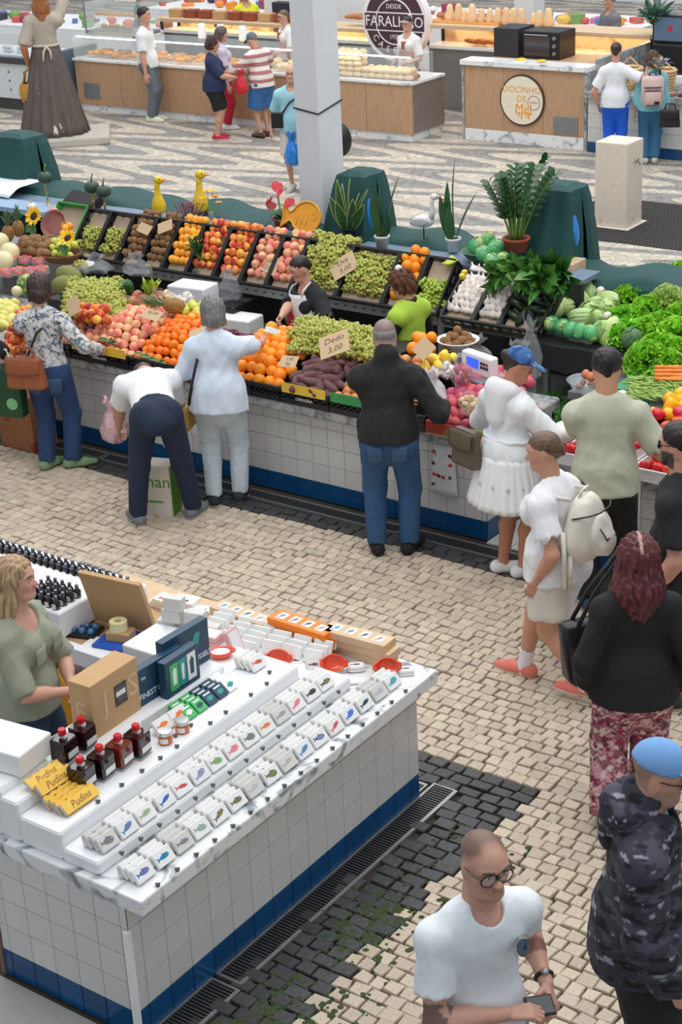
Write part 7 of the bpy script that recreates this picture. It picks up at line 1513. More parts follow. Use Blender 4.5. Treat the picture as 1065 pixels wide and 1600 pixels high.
t = thing('shopping_bag', 'cream and green shopping bag with printed letters between the legs of the bending man', 'bag', tuple(onz(250, 800, 0)), .32); b = B(); b.bbox(-.15, -.09, 0, .15, .09, .42, .012); b.obj('bag_body', mat('cream_bag', (216, 208, 196), .6, .06, 8), t); B().bbox(.151, -.09, 0, .154, .09, .42, .001).obj('green_gusset', mat('leaf_green_bag', (92, 150, 46), .5, .06, 8), t)
writing('nan', .14, pm((74, 140, 60)), t, (.05, -.0915, .29), (PI/2, 0, 0)); B().tube([(-.1, -.085, .42), (-.1, -.09, .3), (-.07, -.092, .26)], .016, 6).obj('handle', pm((92, 150, 46)), t); B().box(-.06, -.0925, .12, .08, -.0905, .135).obj('small_print', pm((90, 150, 70)), t)
# 3 white-haired woman
loc, rz = (-7.88, 9.1, 0), .5
p = Person(1.65, True, 1.12, head=(14, -14, 0), lean=6, hands=(Lc(loc, rz, (-8.1, 9.28, 1.0)), Lc(loc, rz, (-7.92, 9.74, 1.13))), elbow=((-1, -.6, -.4), (1, -.2, -.5)), feet=[(-.09, -.02, 0, .1), (.1, .06, 0, -.1)], fingers=(.4, .5))
p.build('person', 'grey-haired woman in a pale blue blouse and bleached jeans paying the seller', loc=loc, rz=rz, skin=(208, 160, 140)); p.top((214, 224, 238), .9, -.05, .024, 'blouse', 1.2, wr=.010, flare=.012); p.trousers(WHITEJ, 1.97, .016, 1.2, 'jeans', pat=fade); p.shoes((40, 46, 60), name='trainer'); p.hair((138, 136, 136), 'bob', streak=.3, col2=(90, 88, 90))
p.strap([p.sh[0]+V3(.05, .03, .05), p.sh[0]+V3(.02, -.1, -.1), p.pel+V3(-.17, -.12, .16), p.pel+V3(-.22, -.06, -.02)], .013, (40, 36, 40), 'bag_strap')
handbag((-8.13, 9.02, .62), -1.2, .2, .07, .18, mat('mustard_purse', (180, 140, 60), .5, .15, 12), 'small mustard purse on a black strap beside the pale jeans', False)
link('banknote', B().sheet(lambda u, v: (u*.12, v*.06, .008*math.sin(u*5)), 6, 2, .002).mesh('banknote', pm((196, 206, 200))), None, (-8.0, 9.84, 1.17), (.5, .2, .4), 'pale banknote passing between the grey-haired woman and the seller', 'banknote')
# 4 man in the dark jacket
loc, rz = (-6.26, 9.0, 0), .5
p = Person(1.74, False, 1.12, head=(10, -18, 0), lean=3, hands=(Lc(loc, rz, (-6.4, 9.34, 1.02)), Lc(loc, rz, (-6.05, 9.36, 1.05))), elbow=((-.4, -.6, -.5), (.4, -.6, -.5)), feet=[(-.11, 0, 0, .25), (.12, .02, 0, -.35)])
p.build('person', 'balding man in a black overshirt and blue jeans seen from behind', loc=loc, rz=rz, skin=(186, 138, 118), scalp=((120, 116, 114), .75, 1)); p.top((34, 34, 35), 1.9, -.01, .024, 'overshirt', 1.1, wr=.011, collar=.035, seed=4); tr = p.trousers((48, 84, 124), 1.97, .018, 1.25, 'jeans', pat=fade, top=.04); pockets(p, tr); p.shoes((26, 26, 28), (20, 20, 20), name='shoe')
bt = B(); bt.tube([(.175*math.cos(a)*1.0, loc[1]*0+.125*math.sin(a), p.pel[2]+.012) for a in [i*PI/12 for i in range(24)]], .018, 6, True); bt.obj('belt', pm((70, 46, 34)), p.t)
def crop_fringe(P, col): F = Field(.01); F.ell(P.hl((0, -.07, .05)), np.array([.345, .42, .29])*P.hh, P.Rh); F.cut(P.hl((0, 0, .22)), P.Rh @ V3(0, -.25, 1)); F.cut(P.hl((0, .02, 0)), P.Rh @ V3(0, 1, -.15)); F.cut(P.hl((0, 0, -.2)), V3(0, 0, -1)); P.garment('hair', F, col, P.hh*.04, None, M_HAIR)
crop_fringe(p, (132, 130, 128))
# 5 woman in the sheer white jacket
loc, rz = (-5.38, 9.12, 0), -.3
p = Person(1.65, True, 1.0, head=(-38, -20, 0), lean=3, hands=(Lc(loc, rz, (-5.5, 9.42, .98)), Lc(loc, rz, (-5.1, 9.42, 1.02))), elbow=((-.8, -.7, -.2), (.8, -.6, -.2)), feet=[(-.05, 0, 0, -.6), (.1, .05, 0, -.4)])
p.build('person', 'woman in a white hooded sheer jacket, pleated skirt and patterned blue cap', loc=loc, rz=rz, skin=(190, 130, 100)); p.skirt((238, 239, 240), .92, .56, .2, .29, 26, .014, 'pleated_skirt')
p.top((236, 239, 241), 1.9, -.04, .03, 'sheer_jacket', 1.3, wr=.008, seed=7); p.skirt((234, 238, 241), 1.04, .72, .165, .24, 13, .012, 'jacket_hem'); p.shoes((238, 238, 238), (240, 240, 240), name='trainer')
b = B(); b.tube([(.18*math.cos(a), .13*math.sin(a)+p.pel[1]+.01, 1.04+.006*math.sin(a*9)) for a in [i*PI/16 for i in range(32)]], .014, 6, True); b.obj('drawstring_waist', mat('white_cotton', (232, 235, 238), .85, .05, 30), p.t, True)
F = Field(.03); F.rod(p.neck+V3(-.07, -.05, .03), p.neck+V3(.07, -.05, .03), .05, .05, k=.03); F.rod(p.neck+V3(0, -.1, .0), p.neck+V3(0, -.12, -.16), .1, .07, .6, V3(0, 1, 0), k=.04); [F.rod(p.neck+V3(g*.1, -.05, .02), p.neck+V3(g*.07, .07, -.03), .035, .028, k=.03) for g in (-1, 1)]; F.rod(p.neck, p.neck+V3(0, .03, .15), .055, .08, k=.01, neg=True); p.garment('hood', F, (238, 240, 242), .011, wrinkle(.004, 9, 5))
p.hair((52, 36, 32), 'bun', streak=.3); p.cap((62, 108, 168), spots([(120, 160, 206), (36, 70, 122)], 70, [.25, .3], 9), 'patterned blue cap'); p.glasses((150, 110, 80), r=.07)
handbag((-5.62, 9.0, .82), -.3, .24, .09, .26, mat('olive_leather', (92, 80, 66), .45, .1, 12), 'olive leather handbag hanging beside the sheer white jacket', False)
# 6 man in the sage T-shirt
loc, rz = (-4.58, 9.0, 0), .5
p = Person(1.78, False, 1.1, head=(0, -24, 0), lean=4, hands=(Lc(loc, rz, (-4.9, 9.36, 1.0)), Lc(loc, rz, (-4.42, 9.36, 1.06))), elbow=((-.5, -.5, -.5), (.5, -.6, -.5)), feet=[(-.1, 0, 0, .2), (.14, .05, 0, -.3)], headscale=1.04)
p.build('person', 'tall man in a sage T-shirt and black trousers choosing tomatoes', loc=loc, rz=rz, skin=(194, 142, 110)); p.top((186, 188, 166), .8, -.045, .022, 't_shirt', 1.2, wr=.010, flare=.01, seed=8); p.trousers((20, 20, 22), 1.95, .016, 1.5, 'trousers', ma=M_FAB); p.shoes((42, 66, 96), (214, 222, 228), name='trainer'); p.hair((22, 20, 20), 'short', streak=.25)
for i in (0, 1): h, k, a = p.hip[i], p.knee[i], p.ank[i]; p.strap([h+V3((-1, 1)[i]*.125, 0, -.02), k+V3((-1, 1)[i]*.085, 0, 0), a+V3((-1, 1)[i]*.06, 0, .03)], .006, (214, 214, 214), 'side_stripe')
# 7 walking woman with a cream backpack, child behind her
loc, rz = (-4.34, 7.9, 0), PI/2+.02
p = Person(1.69, True, 1.02, head=(24, -10, 0), lean=3, hands=(V3(-.20, .02, .80), V3(.24, .16, .84)), feet=[(-.06, -.26, .05, .05), (.05, .23, 0, -.05)], fingers=(.45, .45), elbow=((-.3, -1, 0), (.3, -1, 0)), crouch=.02)
p.build('person', 'walking woman in a white T-shirt and cream shorts with salmon trainers', loc=loc, rz=rz, skin=(206, 152, 124), hvox=.0055); p.top((240, 241, 243), .62, -.055, .026, 't_shirt', 1.2, vox=.01, wr=.010, seed=3, flare=.006, neckcut=.03); p.trousers((222, 216, 202), .74, .013, 1.5, 'shorts', ma=M_FAB, wr=.006); p.shoes((228, 128, 112), (238, 222, 214), name='trainer'); p.hair((92, 68, 52), 'slick', streak=.25, col2=(120, 94, 74))
for i in (0, 1): a, k = p.ank[i], p.knee[i]; F = Field(.01); F.rod(a-V3(0, 0, .03), a+(k-a)*.3, .045, .046, k=.01, cuts=[(a+(k-a)*.3, k-a)]); p.garment('sock', F, (238, 238, 240), .009, wrinkle(.002, 20, 3))
# backpack
t = thing('backpack', 'cream leather backpack on the back of the walking woman', 'backpack', loc, rz); t['group'] = ''; del t['group']; c = p.chest; BP = Field(.03); BP.ell(c+V3(0, -.22, -.06), (.15, .10, .2)); BP.ell(c+V3(0, -.2, -.16), (.16, .11, .12), k=.05); BPo = lambda n, F, col: p.garment(n, F, col, .009, wrinkle(.003, 12, 2), M_GLOSSY, parent=t)
CRM = (226, 220, 206); BPo('bag_body', BP, CRM); F = Field(.02); F.ell(c+V3(0, -.31, -.1), (.11, .055, .13)); F.ell(c+V3(0, -.36, -.14), (.08, .035, .08)); BPo('front_pocket', F, CRM)
p.strap([c+V3(-.05, -.2, .12), c+V3(-.035, -.21, .165), c+V3(.035, -.21, .165), c+V3(.05, -.2, .12)], .009, (220, 214, 200), 'grab_handle', parent=t); p.strap([c+V3(-.14, -.2, .02), c+V3(-.13, -.31, .06), c+V3(-.06, -.34, .06), c+V3(.06, -.34, .06), c+V3(.13, -.31, .06)], .005, (60, 56, 54), 'zip', parent=t); p.strap([c+V3(-.1, -.36, -.02), c+V3(-.06, -.385, -.1), c+V3(.05, -.385, -.1)], .005, (60, 56, 54), 'pocket_zip', parent=t)
for g in (-1, 1): p.strap([c+V3(g*.1, -.17, .12), p.sh[(g+1)//2]+V3(-g*.05, -.04, .045), p.sh[(g+1)//2]+V3(-g*.05, .08, .0), c+V3(g*.11, .1, .0), c+V3(g*.16, -.02, -.12), c+V3(g*.13, -.16, -.2)], .013, (222, 218, 206), 'shoulder_strap', parent=t)
p.strap([c+V3(-.17, -.16, -.06), c+V3(-.19, -.18, -.2), c+V3(-.18, -.18, -.4), c+V3(-.16, -.2, -.4), c+V3(-.15, -.2, -.2)], .016, (228, 222, 208), 'hanging_strap', parent=t)
loc, rz = (-4.45, 8.33, 0), PI/2
p = Person(1.2, False, 1.05, feet=[(-.05, -.1, .02, .1), (.06, .16, 0, -.1)]); p.build('person', 'child in white striped trousers and green trainers hidden behind the walking woman', loc=loc, rz=rz); p.top((226, 228, 230), .6); p.trousers((226, 228, 232), 1.95, .022, 1.5, 'tracksuit_trousers', ma=M_FAB, pat=lambda V, c: np.where((np.abs(np.sin(V[:, 1]*26+V[:, 2]*3)) > .965)[:, None], L3((40, 50, 90)), c)); p.shoes((140, 164, 140), (220, 224, 214), name='trainer'); p.hair((80, 60, 46), 'short')
# 8 bearded man at the edge
loc, rz = (-3.66, 8.12, 0), PI/2+.1
p = Person(1.77, False, 1.12, head=(0, -4, 0), hands=(V3(-.27, .05, .85), V3(.27, .05, .9))); p.build('person', 'bearded man in a black T-shirt and sunglasses at the frame edge', loc=loc, rz=rz, skin=(204, 152, 128), beard=((38, 30, 28), .92)); p.top((30, 31, 34), .75, -.04, .024, 't_shirt', 1.2, wr=.005); p.trousers((40, 42, 48), 1.96); p.shoes((50, 50, 54)); p.hair((34, 28, 26), 'short', streak=.2); p.glasses((20, 20, 22), True, .1)
F = Field(.012); F.rod(p.hl((0, .15, -.42)), p.hl((0, .28, -.46)), .13*p.hh, .13*p.hh); [F.rod(p.hl((g*.26, .0, -.1)), p.hl((g*.12, .26, -.42)), .075*p.hh, .1*p.hh) for g in (-1, 1)]; p.garment('beard', F, (38, 30, 28), .008, wrinkle(.003, 40, 3), M_HAIR)
# 9 woman with dark red hair
loc, rz = (-3.31, 6.88, 0), .62
p = Person(1.66, True, 1.1, head=(0, 0, 0), hands=(V3(-.24, .08, .82), V3(.26, .05, .82)), feet=[(-.12, -.03, 0, .1), (.1, .1, 0, -.1)], elbow=((-.5, -1, 0), (.5, -1, 0)))
p.build('person', 'woman with long dark red hair, black blazer and paisley trousers', loc=loc, rz=rz, skin=(206, 160, 140), vox=.012); p.top((27, 27, 30), 1.93, -.06, .026, 'blazer', 1.1, wr=.006, flare=.02, seed=12); p.hair((74, 26, 34), 'wavy', streak=.45, col2=(110, 48, 52), part=(196, 150, 140))
PAIS = spots([(206, 150, 160), (150, 40, 84), (74, 40, 44), (222, 196, 190)], 60, [.1, .2, .26, .24], 5); p.trousers((150, 92, 98), 1.97, .03, 1.55, 'paisley_trousers', ma=M_FAB, pat=PAIS, vox=.009); p.shoes((90, 74, 60), (60, 48, 40), name='shoe')
t = thing('tote_bag', 'black leather tote bag hanging from the shoulder of the red-haired woman', 'bag', (onz(922, 1010, .85).x, onz(922, 1010, .85).y, .68), .62+.35); b = B(); b.bbox(-.17, -.06, 0, .17, .06, .34, .02); b.V = [(x*(.82+.25*z/.36), y*(1.25-.5*z/.36), z-.05*(1-z/.36)*math.cos(x*8)) for x, y, z in b.V]; b.obj('bag_body', mat('black_leather', (26, 25, 27), .35, .1, 14, bump=.15), t, True)
for s in (-1, 1): B().tube([(-.1, s*.04, .32), (.0, s*.03, .5), (.2, s*.02, .74), (.16, s*.03, .5), (.1, s*.04, .32)], .012, 6).obj('handle', M_BLACK, t, True)
# 10 man in the camouflage jacket
loc, rz = (-2.36, 5.0, 0), -1.1
p = Person(1.78, False, 1.16, head=(-6, -10, 0), lean=2, hands=(V3(-.26, .05, .80), V3(.24, .14, .84)), elbow=((-.8, -.8, -.1), (.8, -.8, -.1)), fingers=(.75, .75)); p.build('person', 'man in a dark camouflage jacket and light blue cap', loc=loc, rz=rz, skin=(206, 154, 130), vox=.010, hvox=.005, beard=((150, 136, 128), .45), scalp=((120, 100, 90), .6, 1))
CAM = spots([(78, 78, 90), (24, 24, 30), (150, 152, 164)], 34, [.22, .2, .42], 4)
def camo(V, c):
    W = V*np.array([1, 1, 2.4]); return CAM(W, c)
p.top((56, 56, 66), 1.9, -.075, .036, 'camouflage_jacket', 1.1, vox=.009, wr=.009, pat=camo, collar=.045, seed=6); F = Field(.03); F.rod(p.neck+V3(-.09, -.06, .03), p.neck+V3(.09, -.06, .03), .06, .06, k=.04); F.rod(p.neck+V3(0, -.1, .02), p.neck+V3(0, -.13, -.1), .1, .06, .7, V3(0, 1, 0)); [F.rod(p.neck+V3(g*.1, -.05, .03), p.neck+V3(g*.07, .09, .0), .045, .035, k=.03) for g in (-1, 1)]; F.rod(p.neck-V3(0, -.02, .02), p.neck+V3(0, .05, .2), .06, .1, k=.01, neg=True); p.garment('hood', F, (44, 44, 54), .009, wrinkle(.006, 12, 9), None, camo)
F = Field(.01); F.rod(p.chest+V3(0, .1, .0), p.neck+V3(0, .065, -.03), .075, .065, .5, V3(0, 1, 0)); p.garment('blue_t_shirt', F, (86, 150, 206), .01)
p.trousers((30, 32, 34), .98, .03, 1.3, 'shorts', ma=M_FAB); p.shoes((60, 60, 64)); p.cap((124, 172, 226), fade, 'light blue cap'); p.glasses((60, 50, 46), r=.08)
# 11 man in the white T-shirt in front
loc, rz = (-2.63, 4.23, 0), -2.05
def tattoos(s, V, c, tint):
    for i, (a, b, t0, t1, cols) in enumerate([(s.sh[1], s.el[1], .74, 1.06, [(56, 54, 58)]), (s.sh[0], s.el[0], .72, .9, [(60, 62, 66)]), (s.el[0], s.wr[0], .0, .55, [(74, 84, 90), (190, 96, 90), (110, 60, 60)])]):
        d = b-a; L = d @ d; t = (V-a) @ d/L; r = np.linalg.norm(V-a-np.clip(t, 0, 1)[:, None]*d, axis=1); n = noise3(V, 34, i)
        for k, col in enumerate(cols):
            lo, hi = (t0, t1) if len(cols) == 1 else (t0+(t1-t0)*k/3, t0+(t1-t0)*(k+1)/3); tint((r < .062) & (t > lo) & (t < hi) & (n > (-.12 if len(cols) == 1 else -.25)), col, .75)
p = Person(1.76, False, .96, head=(-2, -3, 0), lean=3, hands=(Lc(loc, rz, onz(853, 1536, 1.04)), Lc(loc, rz, onz(792, 1584, 1.07))), elbow=((-.5, -1, -.5), (1.2, -.3, -.5)), fingers=(.8, .8), palm=((.7, .1, -.5), (-.6, .2, -.5)), feet=[(-.1, -.05, 0, .1), (.1, .12, 0, -.1)])
p.build('person', 'man in glasses and a white T-shirt looking down at a black wallet', loc=loc, rz=rz, skin=(208, 158, 136), vox=.009, hvox=.0042, paint=tattoos, scalp=((84, 68, 62), .8, 1), beard=((150, 120, 106), .25), brow=(84, 62, 50))
p.top((232, 238, 242), .64, -.06, .018, 't_shirt', 1.15, vox=.009, wr=.005, flare=.01, seed=5, neckcut=-.004); p.trousers((150, 178, 204), 1.96, .018, 1.25, 'jeans', pat=fade); p.shoes((70, 70, 76)); p.glasses((36, 32, 32), r=.115)
wr0 = p.wr[0]; u = nrm_(p.wr[0]-p.el[0]); x_, y_ = nrm_(np.cross(u, V3(0, 0, 1))), None; y_ = np.cross(x_, u); b = B(); b.tube([wr0-u*.03+(x_*math.cos(a)+y_*math.sin(a))*.031 for a in [i*PI/8 for i in range(16)]], .009, 6, True); wo = b.obj('wristwatch', M_BLACK, p.t, True); b = B(); b.ball(tuple(wr0-u*.03+y_*.036), (.018, .018, .008), 10, 6); b.obj('watch_face', M_STEEL, wo, True)
# logo on the chest: a round dark badge with ring lettering
lp = p.chest+p.Tt @ V3(-.075, .0, .045); bd = B(); n_ = 20
m = Matrix.Translation(Vector(p.chest+p.Tt @ V3(-.085, .150, .055))) @ Euler((PI/2-.42, 0, PI+.3)).to_matrix().to_4x4()
pts = [(.032*math.cos(a), .032*math.sin(a)) for a in [i*2*PI/24 for i in range(24)]]; bd.plate([(x, y) for x, y in pts if not (x > -.004 and y < -.012)]+[(.012, -.01), (.004, .012), (-.004, -.008)], .004, None); o = bd.obj('printed_badge', pm((66, 84, 98)), p.t); o.matrix_basis = m
for i, ch in enumerate('THE GOOD LIFE RUN WILD'):
    a = PI*.5+1.9-i*.24; l = writing(ch, .012, pm((66, 84, 98)), o, (.043*math.cos(a), .043*math.sin(a), .003), (0, 0, a-PI/2)) if ch != ' ' else None
hm = (p.hand_point(0)+p.hand_point(1))/2; c, s_ = math.cos(rz), math.sin(rz); wl = Vector((loc[0]+c*hm[0]-s_*hm[1], loc[1]+s_*hm[0]+c*hm[1], hm[2]-.005))
t = thing('wallet', 'black leather wallet held open in both hands of the man in glasses', 'wallet', wl, rz+.3, None, (.5, .1, .9)); B().bbox(-.055, -.04, 0, .055, .04, .012, .004).obj('outer_cover', mat('wallet_leather', (36, 37, 40), .4, .1, 20), t); B().bbox(-.048, -.034, .012, .048, .034, .015, .003).obj('card_pocket', mat('wallet_grey', (84, 86, 90), .4, .1, 20), t)
# 12 seller at the near stall
loc, rz = (-5.86, 5.1, 0), -1.25
p = Person(1.67, True, .97, head=(6, 0, 0), hands=(V3(-.02, .24, .95), V3(.03, .25, .97)), elbow=((-1, -.4, -.1), (1, -.5, -.1)), fingers=(.5, .7), palm=((.6, .3, .4), (-.5, .3, -.4))); p.build('person', 'blonde seller in a sage linen blouse and jeans with clasped hands', loc=loc, rz=rz, skin=(210, 158, 136), hvox=.0055); p.top((152, 156, 136), .98, -.02, .02, 'linen_blouse', 1.2, wr=.008, collar=.02, flare=.015, seed=9, neckcut=.03); p.trousers((46, 66, 94), 1.97, .014, 1.1, 'jeans', pat=fade); p.shoes((60, 50, 44)); p.hair((150, 116, 84), 'long', streak=.45, col2=(196, 166, 128))
for g, z in ((-1, 1.24), (1, 1.24)): B().sheet(lambda u, v: (g*.09+(u-.5)*.1, .155+.006*math.sin(PI*u), z-.1*v), 4, 4, .004).obj('breast_pocket', mat('sage_linen', (150, 154, 134), .85, .08, 30), p.t, True)
# 13 seller in the apron
loc, rz = (-8.27, 10.78, 0), PI-.3
p = Person(1.53, True, 1.06, head=(-14, -22, 0), hands=(V3(-.24, .26, 1.0), Lc(loc, rz, (-8.2, 10.2, 1.06))), elbow=((-1, -.4, -.3), (1, -.3, -.3)), fingers=(1.1, .5)); p.build('person', 'dark-haired seller in a black T-shirt and white apron handing over change', loc=loc, rz=rz, skin=(208, 156, 132), hvox=.006, brow=(44, 34, 30)); p.top((30, 31, 36), .9, -.03, .022, 't_shirt', 1.2); p.trousers((50, 54, 66)); p.shoes((60, 60, 60)); p.hair((40, 30, 28), 'slick', streak=.3)
ap = B(); ap.sheet(lambda u, v: ((u-.5)*(.2+.2*min(1, v*2.2)), .135+.05*math.sin(PI*min(1, .25+v))*(1-.5*abs(u-.5))-.16*(abs(u-.5)*2)**2*(.4+.6*min(1, v*2)), 1.22-.62*v), 14, 16, .006); ap = ap.obj('apron', mat('apron_cloth', (226, 226, 224), .85, .04, 20), p.t, True)
for g in (-1, 1): p.strap([(g*.09, .12, 1.21), (g*.08, .09, 1.26), (g*.06, .0, 1.30)], .008, (226, 226, 224), 'apron_strap', parent=ap)
for x, z, c in ((-.03, 1.05, (196, 30, 48)), (.0, .99, (176, 26, 44))): B().ball((x, .2, z), (.045, .012, .04), 12, 8).obj('apple_print', pm(c), ap, True)
B().plate([(.03, 0), (.08, .05), (.075, .1), (.03, .09), (.01, .04)], .006, rotm(PI/2, 0, 0, (.0, .2, .97))).obj('leaf_print', pm((90, 150, 60)), ap)
# 14 seller in lime green
loc, rz = (-7.22, 10.72, 0), PI/2-.1
p = Person(1.55, True, 1.14, head=(20, -24, 0), hands=(V3(-.2, .25, 1.0), V3(.2, .25, 1.0))); p.build('person', 'curly-haired seller in a lime vest over black', loc=loc, rz=rz, skin=(204, 152, 130)); p.top((26, 26, 28), 1.93, -.02, .018, 'black_top'); F = Field(.03); p.torso(F, .032); F.cut(p.pel-V3(0, 0, .04), -p.up); F.rod(p.neck-V3(0, 0, .03), p.neck+V3(0, .03, .15), .06, .09, k=.01, neg=True); p.garment('lime_vest', F, (176, 208, 70), .012, wrinkle(.002, 9, 3)); p.trousers((40, 40, 46)); p.shoes((50, 50, 50)); p.hair((98, 60, 42), 'curly', streak=.35)
B().ball(tuple(p.hl((0, -.2, .55))), .03, 8, 6).obj('hair_clip', M_CARD, p.t)
# ------------------------------------------------------------------ people of the background
def bystander(loc, rz, H, f, label, shirt, sl, legs, lc, shoe, hair, hs, w=1.0, vox=.016, skin=(202, 152, 128), build=True, **k):
    p = Person(H, f, w, **k); p.build('person', label, loc=loc, rz=rz, vox=vox, skin=skin); p.top(shirt, sl, -.04, .024, 'top', 1.2, vox=vox*.95, wr=.005); p.trousers(lc, legs, .018, 1.25, 'shorts' if legs < 1.2 else 'trousers', vox=vox*.95, ma=M_FAB)
    p.shoes(shoe, vox=.011); 
    if hair: p.hair(hair, hs)
    return p
bystander((-18.95, 20.8, 0), -1.15, 1.8, False, 'young man in a white T-shirt and grey joggers at the pastry counter', (232, 234, 236), .75, 1.95, (104, 112, 122), (222, 232, 200), (38, 32, 30), 'short', 1.0, head=(-10, 0, 0))
p = bystander((-16.96, 20.06, 0), -1.0, 1.55, True, 'woman in a navy top and black shorts holding a red bag', (38, 48, 84), .9, .9, (24, 24, 28), (180, 40, 60), (66, 36, 34), 'curly', 1.2, head=(0, -14, 0), hands=(V3(-.1, .35, .98), V3(.14, .38, .95)))
film_bag((-16.5, 20.15, .72), .1, .07, .34, 31, 'red polka-dot bag held by the woman in navy', None, 0, (0, 0, 0), mat('red_dotted', (210, 40, 52), .6, .1, 30))
bystander((-17.35, 20.75, 0), -.7, 1.58, True, 'woman in lilac with red trousers behind the woman in navy', (206, 196, 214), .8, 1.9, (176, 30, 52), (230, 226, 222), (92, 80, 74), 'bob', 1.1, head=(-10, -10, 0))
p = Person(1.58, False, 1.2, head=(0, -26, 0), lean=10, hands=(V3(-.12, .34, .95), V3(.14, .33, .98)), elbow=((-1, -.5, 0), (1, -.5, 0))); p.build('person', 'man in a red and white striped shirt and denim cap counting money', loc=(-16.38, 20.5, 0), rz=PI/2-.2, vox=.015, skin=(196, 146, 120)); p.top((226, 218, 214), .85, -.05, .028, 'striped_shirt', 1.25, vox=.013, pat=lambda V, c: np.where((np.sin(V[:, 2]*52) > .1)[:, None], L3((170, 110, 112)), c)); p.trousers((56, 108, 166), .95, .03, 1.35, 'denim_shorts'); p.shoes((90, 66, 54), (60, 46, 40), name='sandal'); p.cap((98, 124, 148)); p.hair((120, 110, 104), 'crop')
p = bystander((-13.76, 17.86, 0), PI+.45, 1.64, False, 'older man in a pale blue T-shirt half hidden by the white pillar', (156, 208, 222), .8, .95, (212, 206, 194), (200, 196, 190), None, None, 1.15, hands=(None, V3(.3, .05, .8))); crop_fringe(p, (96, 92, 90)); p.strap([p.sh[0]+V3(.05, .06, .03), p.chest+V3(.02, .16, 0), p.pel+V3(.2, .1, .1)], .012, (30, 30, 34), 'bag_strap'); B().bbox(.12, .1, .86, .28, .16, 1.06, .01).obj('crossbody_bag', M_BLACK, p.t)
film_bag((-13.62, 17.6, .4), .12, .08, .42, 33, 'bright blue plastic bag hanging beside the white pillar', None, 0, (0, 0, 0), mat('blue_film', (24, 130, 220), .25, .15, 8, coat=.3))
q = ony(532, 218, 17.6); bystander((q.x-.3, 17.5, 0), PI/2+.5, 1.6, False, 'shopper hidden behind the white pillar wearing a black backpack', (60, 60, 66), .9, 1.9, (50, 50, 56), (40, 40, 40), (50, 40, 36), 'short'); link('black_backpack', lumpy(.2, 3, 14, 10, .03, (.8, .6, 1.1)).mesh('black_backpack', M_BLACK, True), None, q, None, 'black backpack showing at the far side of the white pillar', 'backpack')
loc = (-10.62, 20.95, 0)
p = bystander(loc, .35, 1.63, True, 'woman in a white T-shirt and bright blue trousers with an arm round her friend', (230, 232, 236), .8, 1.97, (22, 96, 214), (200, 180, 160), (50, 34, 30), 'bun', 1.0, hands=(V3(-.24, .05, .8), V3(.42, .12, 1.3)), elbow=((-.6, -.6, 0), (1, -.3, -.4)))
p2 = bystander((-10.2, 21.2, 0), .5, 1.5, True, 'woman in a turquoise top and jeans wearing a pink backpack', (128, 196, 206), 1.4, 1.95, (52, 104, 140), (200, 190, 176), (84, 58, 48), 'curly', 1.05)
M_BPK = mat('dusty_pink', (206, 178, 174), .7, .08, 12); t = thing('backpack', 'dusty pink backpack with black straps on the woman in turquoise', 'backpack', (-10.2, 21.2, 0), .5); b = B(); b.bbox(-.15, -.3, .82, .15, -.13, 1.22, .05); b.obj('bag_body', M_BPK, t, True); B().bbox(-.12, -.34, .84, .12, -.29, 1.04, .03).obj('front_pocket', M_BPK, t, True); B().tube([(-.12, -.31, 1.08), (.12, -.31, 1.08)], .007, 6).obj('zip', M_BLACK, t); B().tube([(-.05, -.2, 1.21), (-.03, -.22, 1.27), (.03, -.22, 1.27), (.05, -.2, 1.21)], .01, 6).obj('grab_handle', M_BLACK, t); [B().tube([(g*.1, -.15, 1.2), (g*.1, -.02, 1.27), (g*.11, .1, 1.15)], .016, 6).obj('shoulder_strap', M_BLACK, t) for g in (-1, 1)]; B().box(.02, -.345, .86, .09, -.34, .9).obj('brand_patch', M_BLACK, t)
handbag((-9.85, 21.05, .55), .4, .26, .08, .24, M_BLACK, 'black handbag hanging beside the jeans of the woman in turquoise', True, False)
t = bunch('bouquet', 'bouquet of lilac and yellow flowers held by the woman in white', 'flowers', (-10.12, 21.15, 1.25), 40, .28, .025, 3, mat('mixed_blossom', (140, 130, 190), .7, .2, 20, col2=(210, 210, 120), mix=(.45, .6)), .7, (0, .3, 0))
for loc, rz, l, H, hc, hst in [((-17.6, 22.75, 0), PI-.5, 'bakery seller in glasses and white behind the pastry counter', 1.56, (110, 84, 70), 'slick'), ((-15.06, 22.6, 0), PI-.1, 'bakery seller in glasses with a rust apron before the round sign', 1.58, (40, 32, 32), 'slick')]:
    p = Person(H, True, 1.05, head=(0, -6, 0), hands=(V3(-.2, .25, .92), V3(.25, .1, .85))); p.build('person', l, loc=loc, rz=rz, vox=.015, hvox=.008, skin=(208, 160, 138)); p.top((232, 230, 228), .9, -.03, .022, 'white_shirt', 1.2, vox=.014); p.trousers((60, 56, 60)); p.shoes((40, 40, 40)); p.hair(hc, hst); p.glasses((50, 40, 40))
    B().sheet(lambda u, v: ((u-.5)*(.22+.2*min(1, v*2)), .15-.12*(abs(u-.5)*2)**2, 1.22-.62*v), 10, 10, .006).obj('apron', mat('rust_apron', (158, 88, 72), .85, .06, 20), p.t, True)
bystander((-19.9, 24.6, 0), -2.2, 1.62, True, 'shopper in a yellow top behind the statue', (214, 220, 50), .8, 1.9, (70, 70, 80), (60, 60, 60), (50, 40, 36), 'bob', 1.1)
bystander((-21.4, 23.4, 0), -.8, 1.7, True, 'woman in teal at the top corner behind the fish counter', (40, 120, 134), .9, 1.9, (50, 50, 60), (60, 60, 60), (90, 66, 52), 'bob', 1.1)
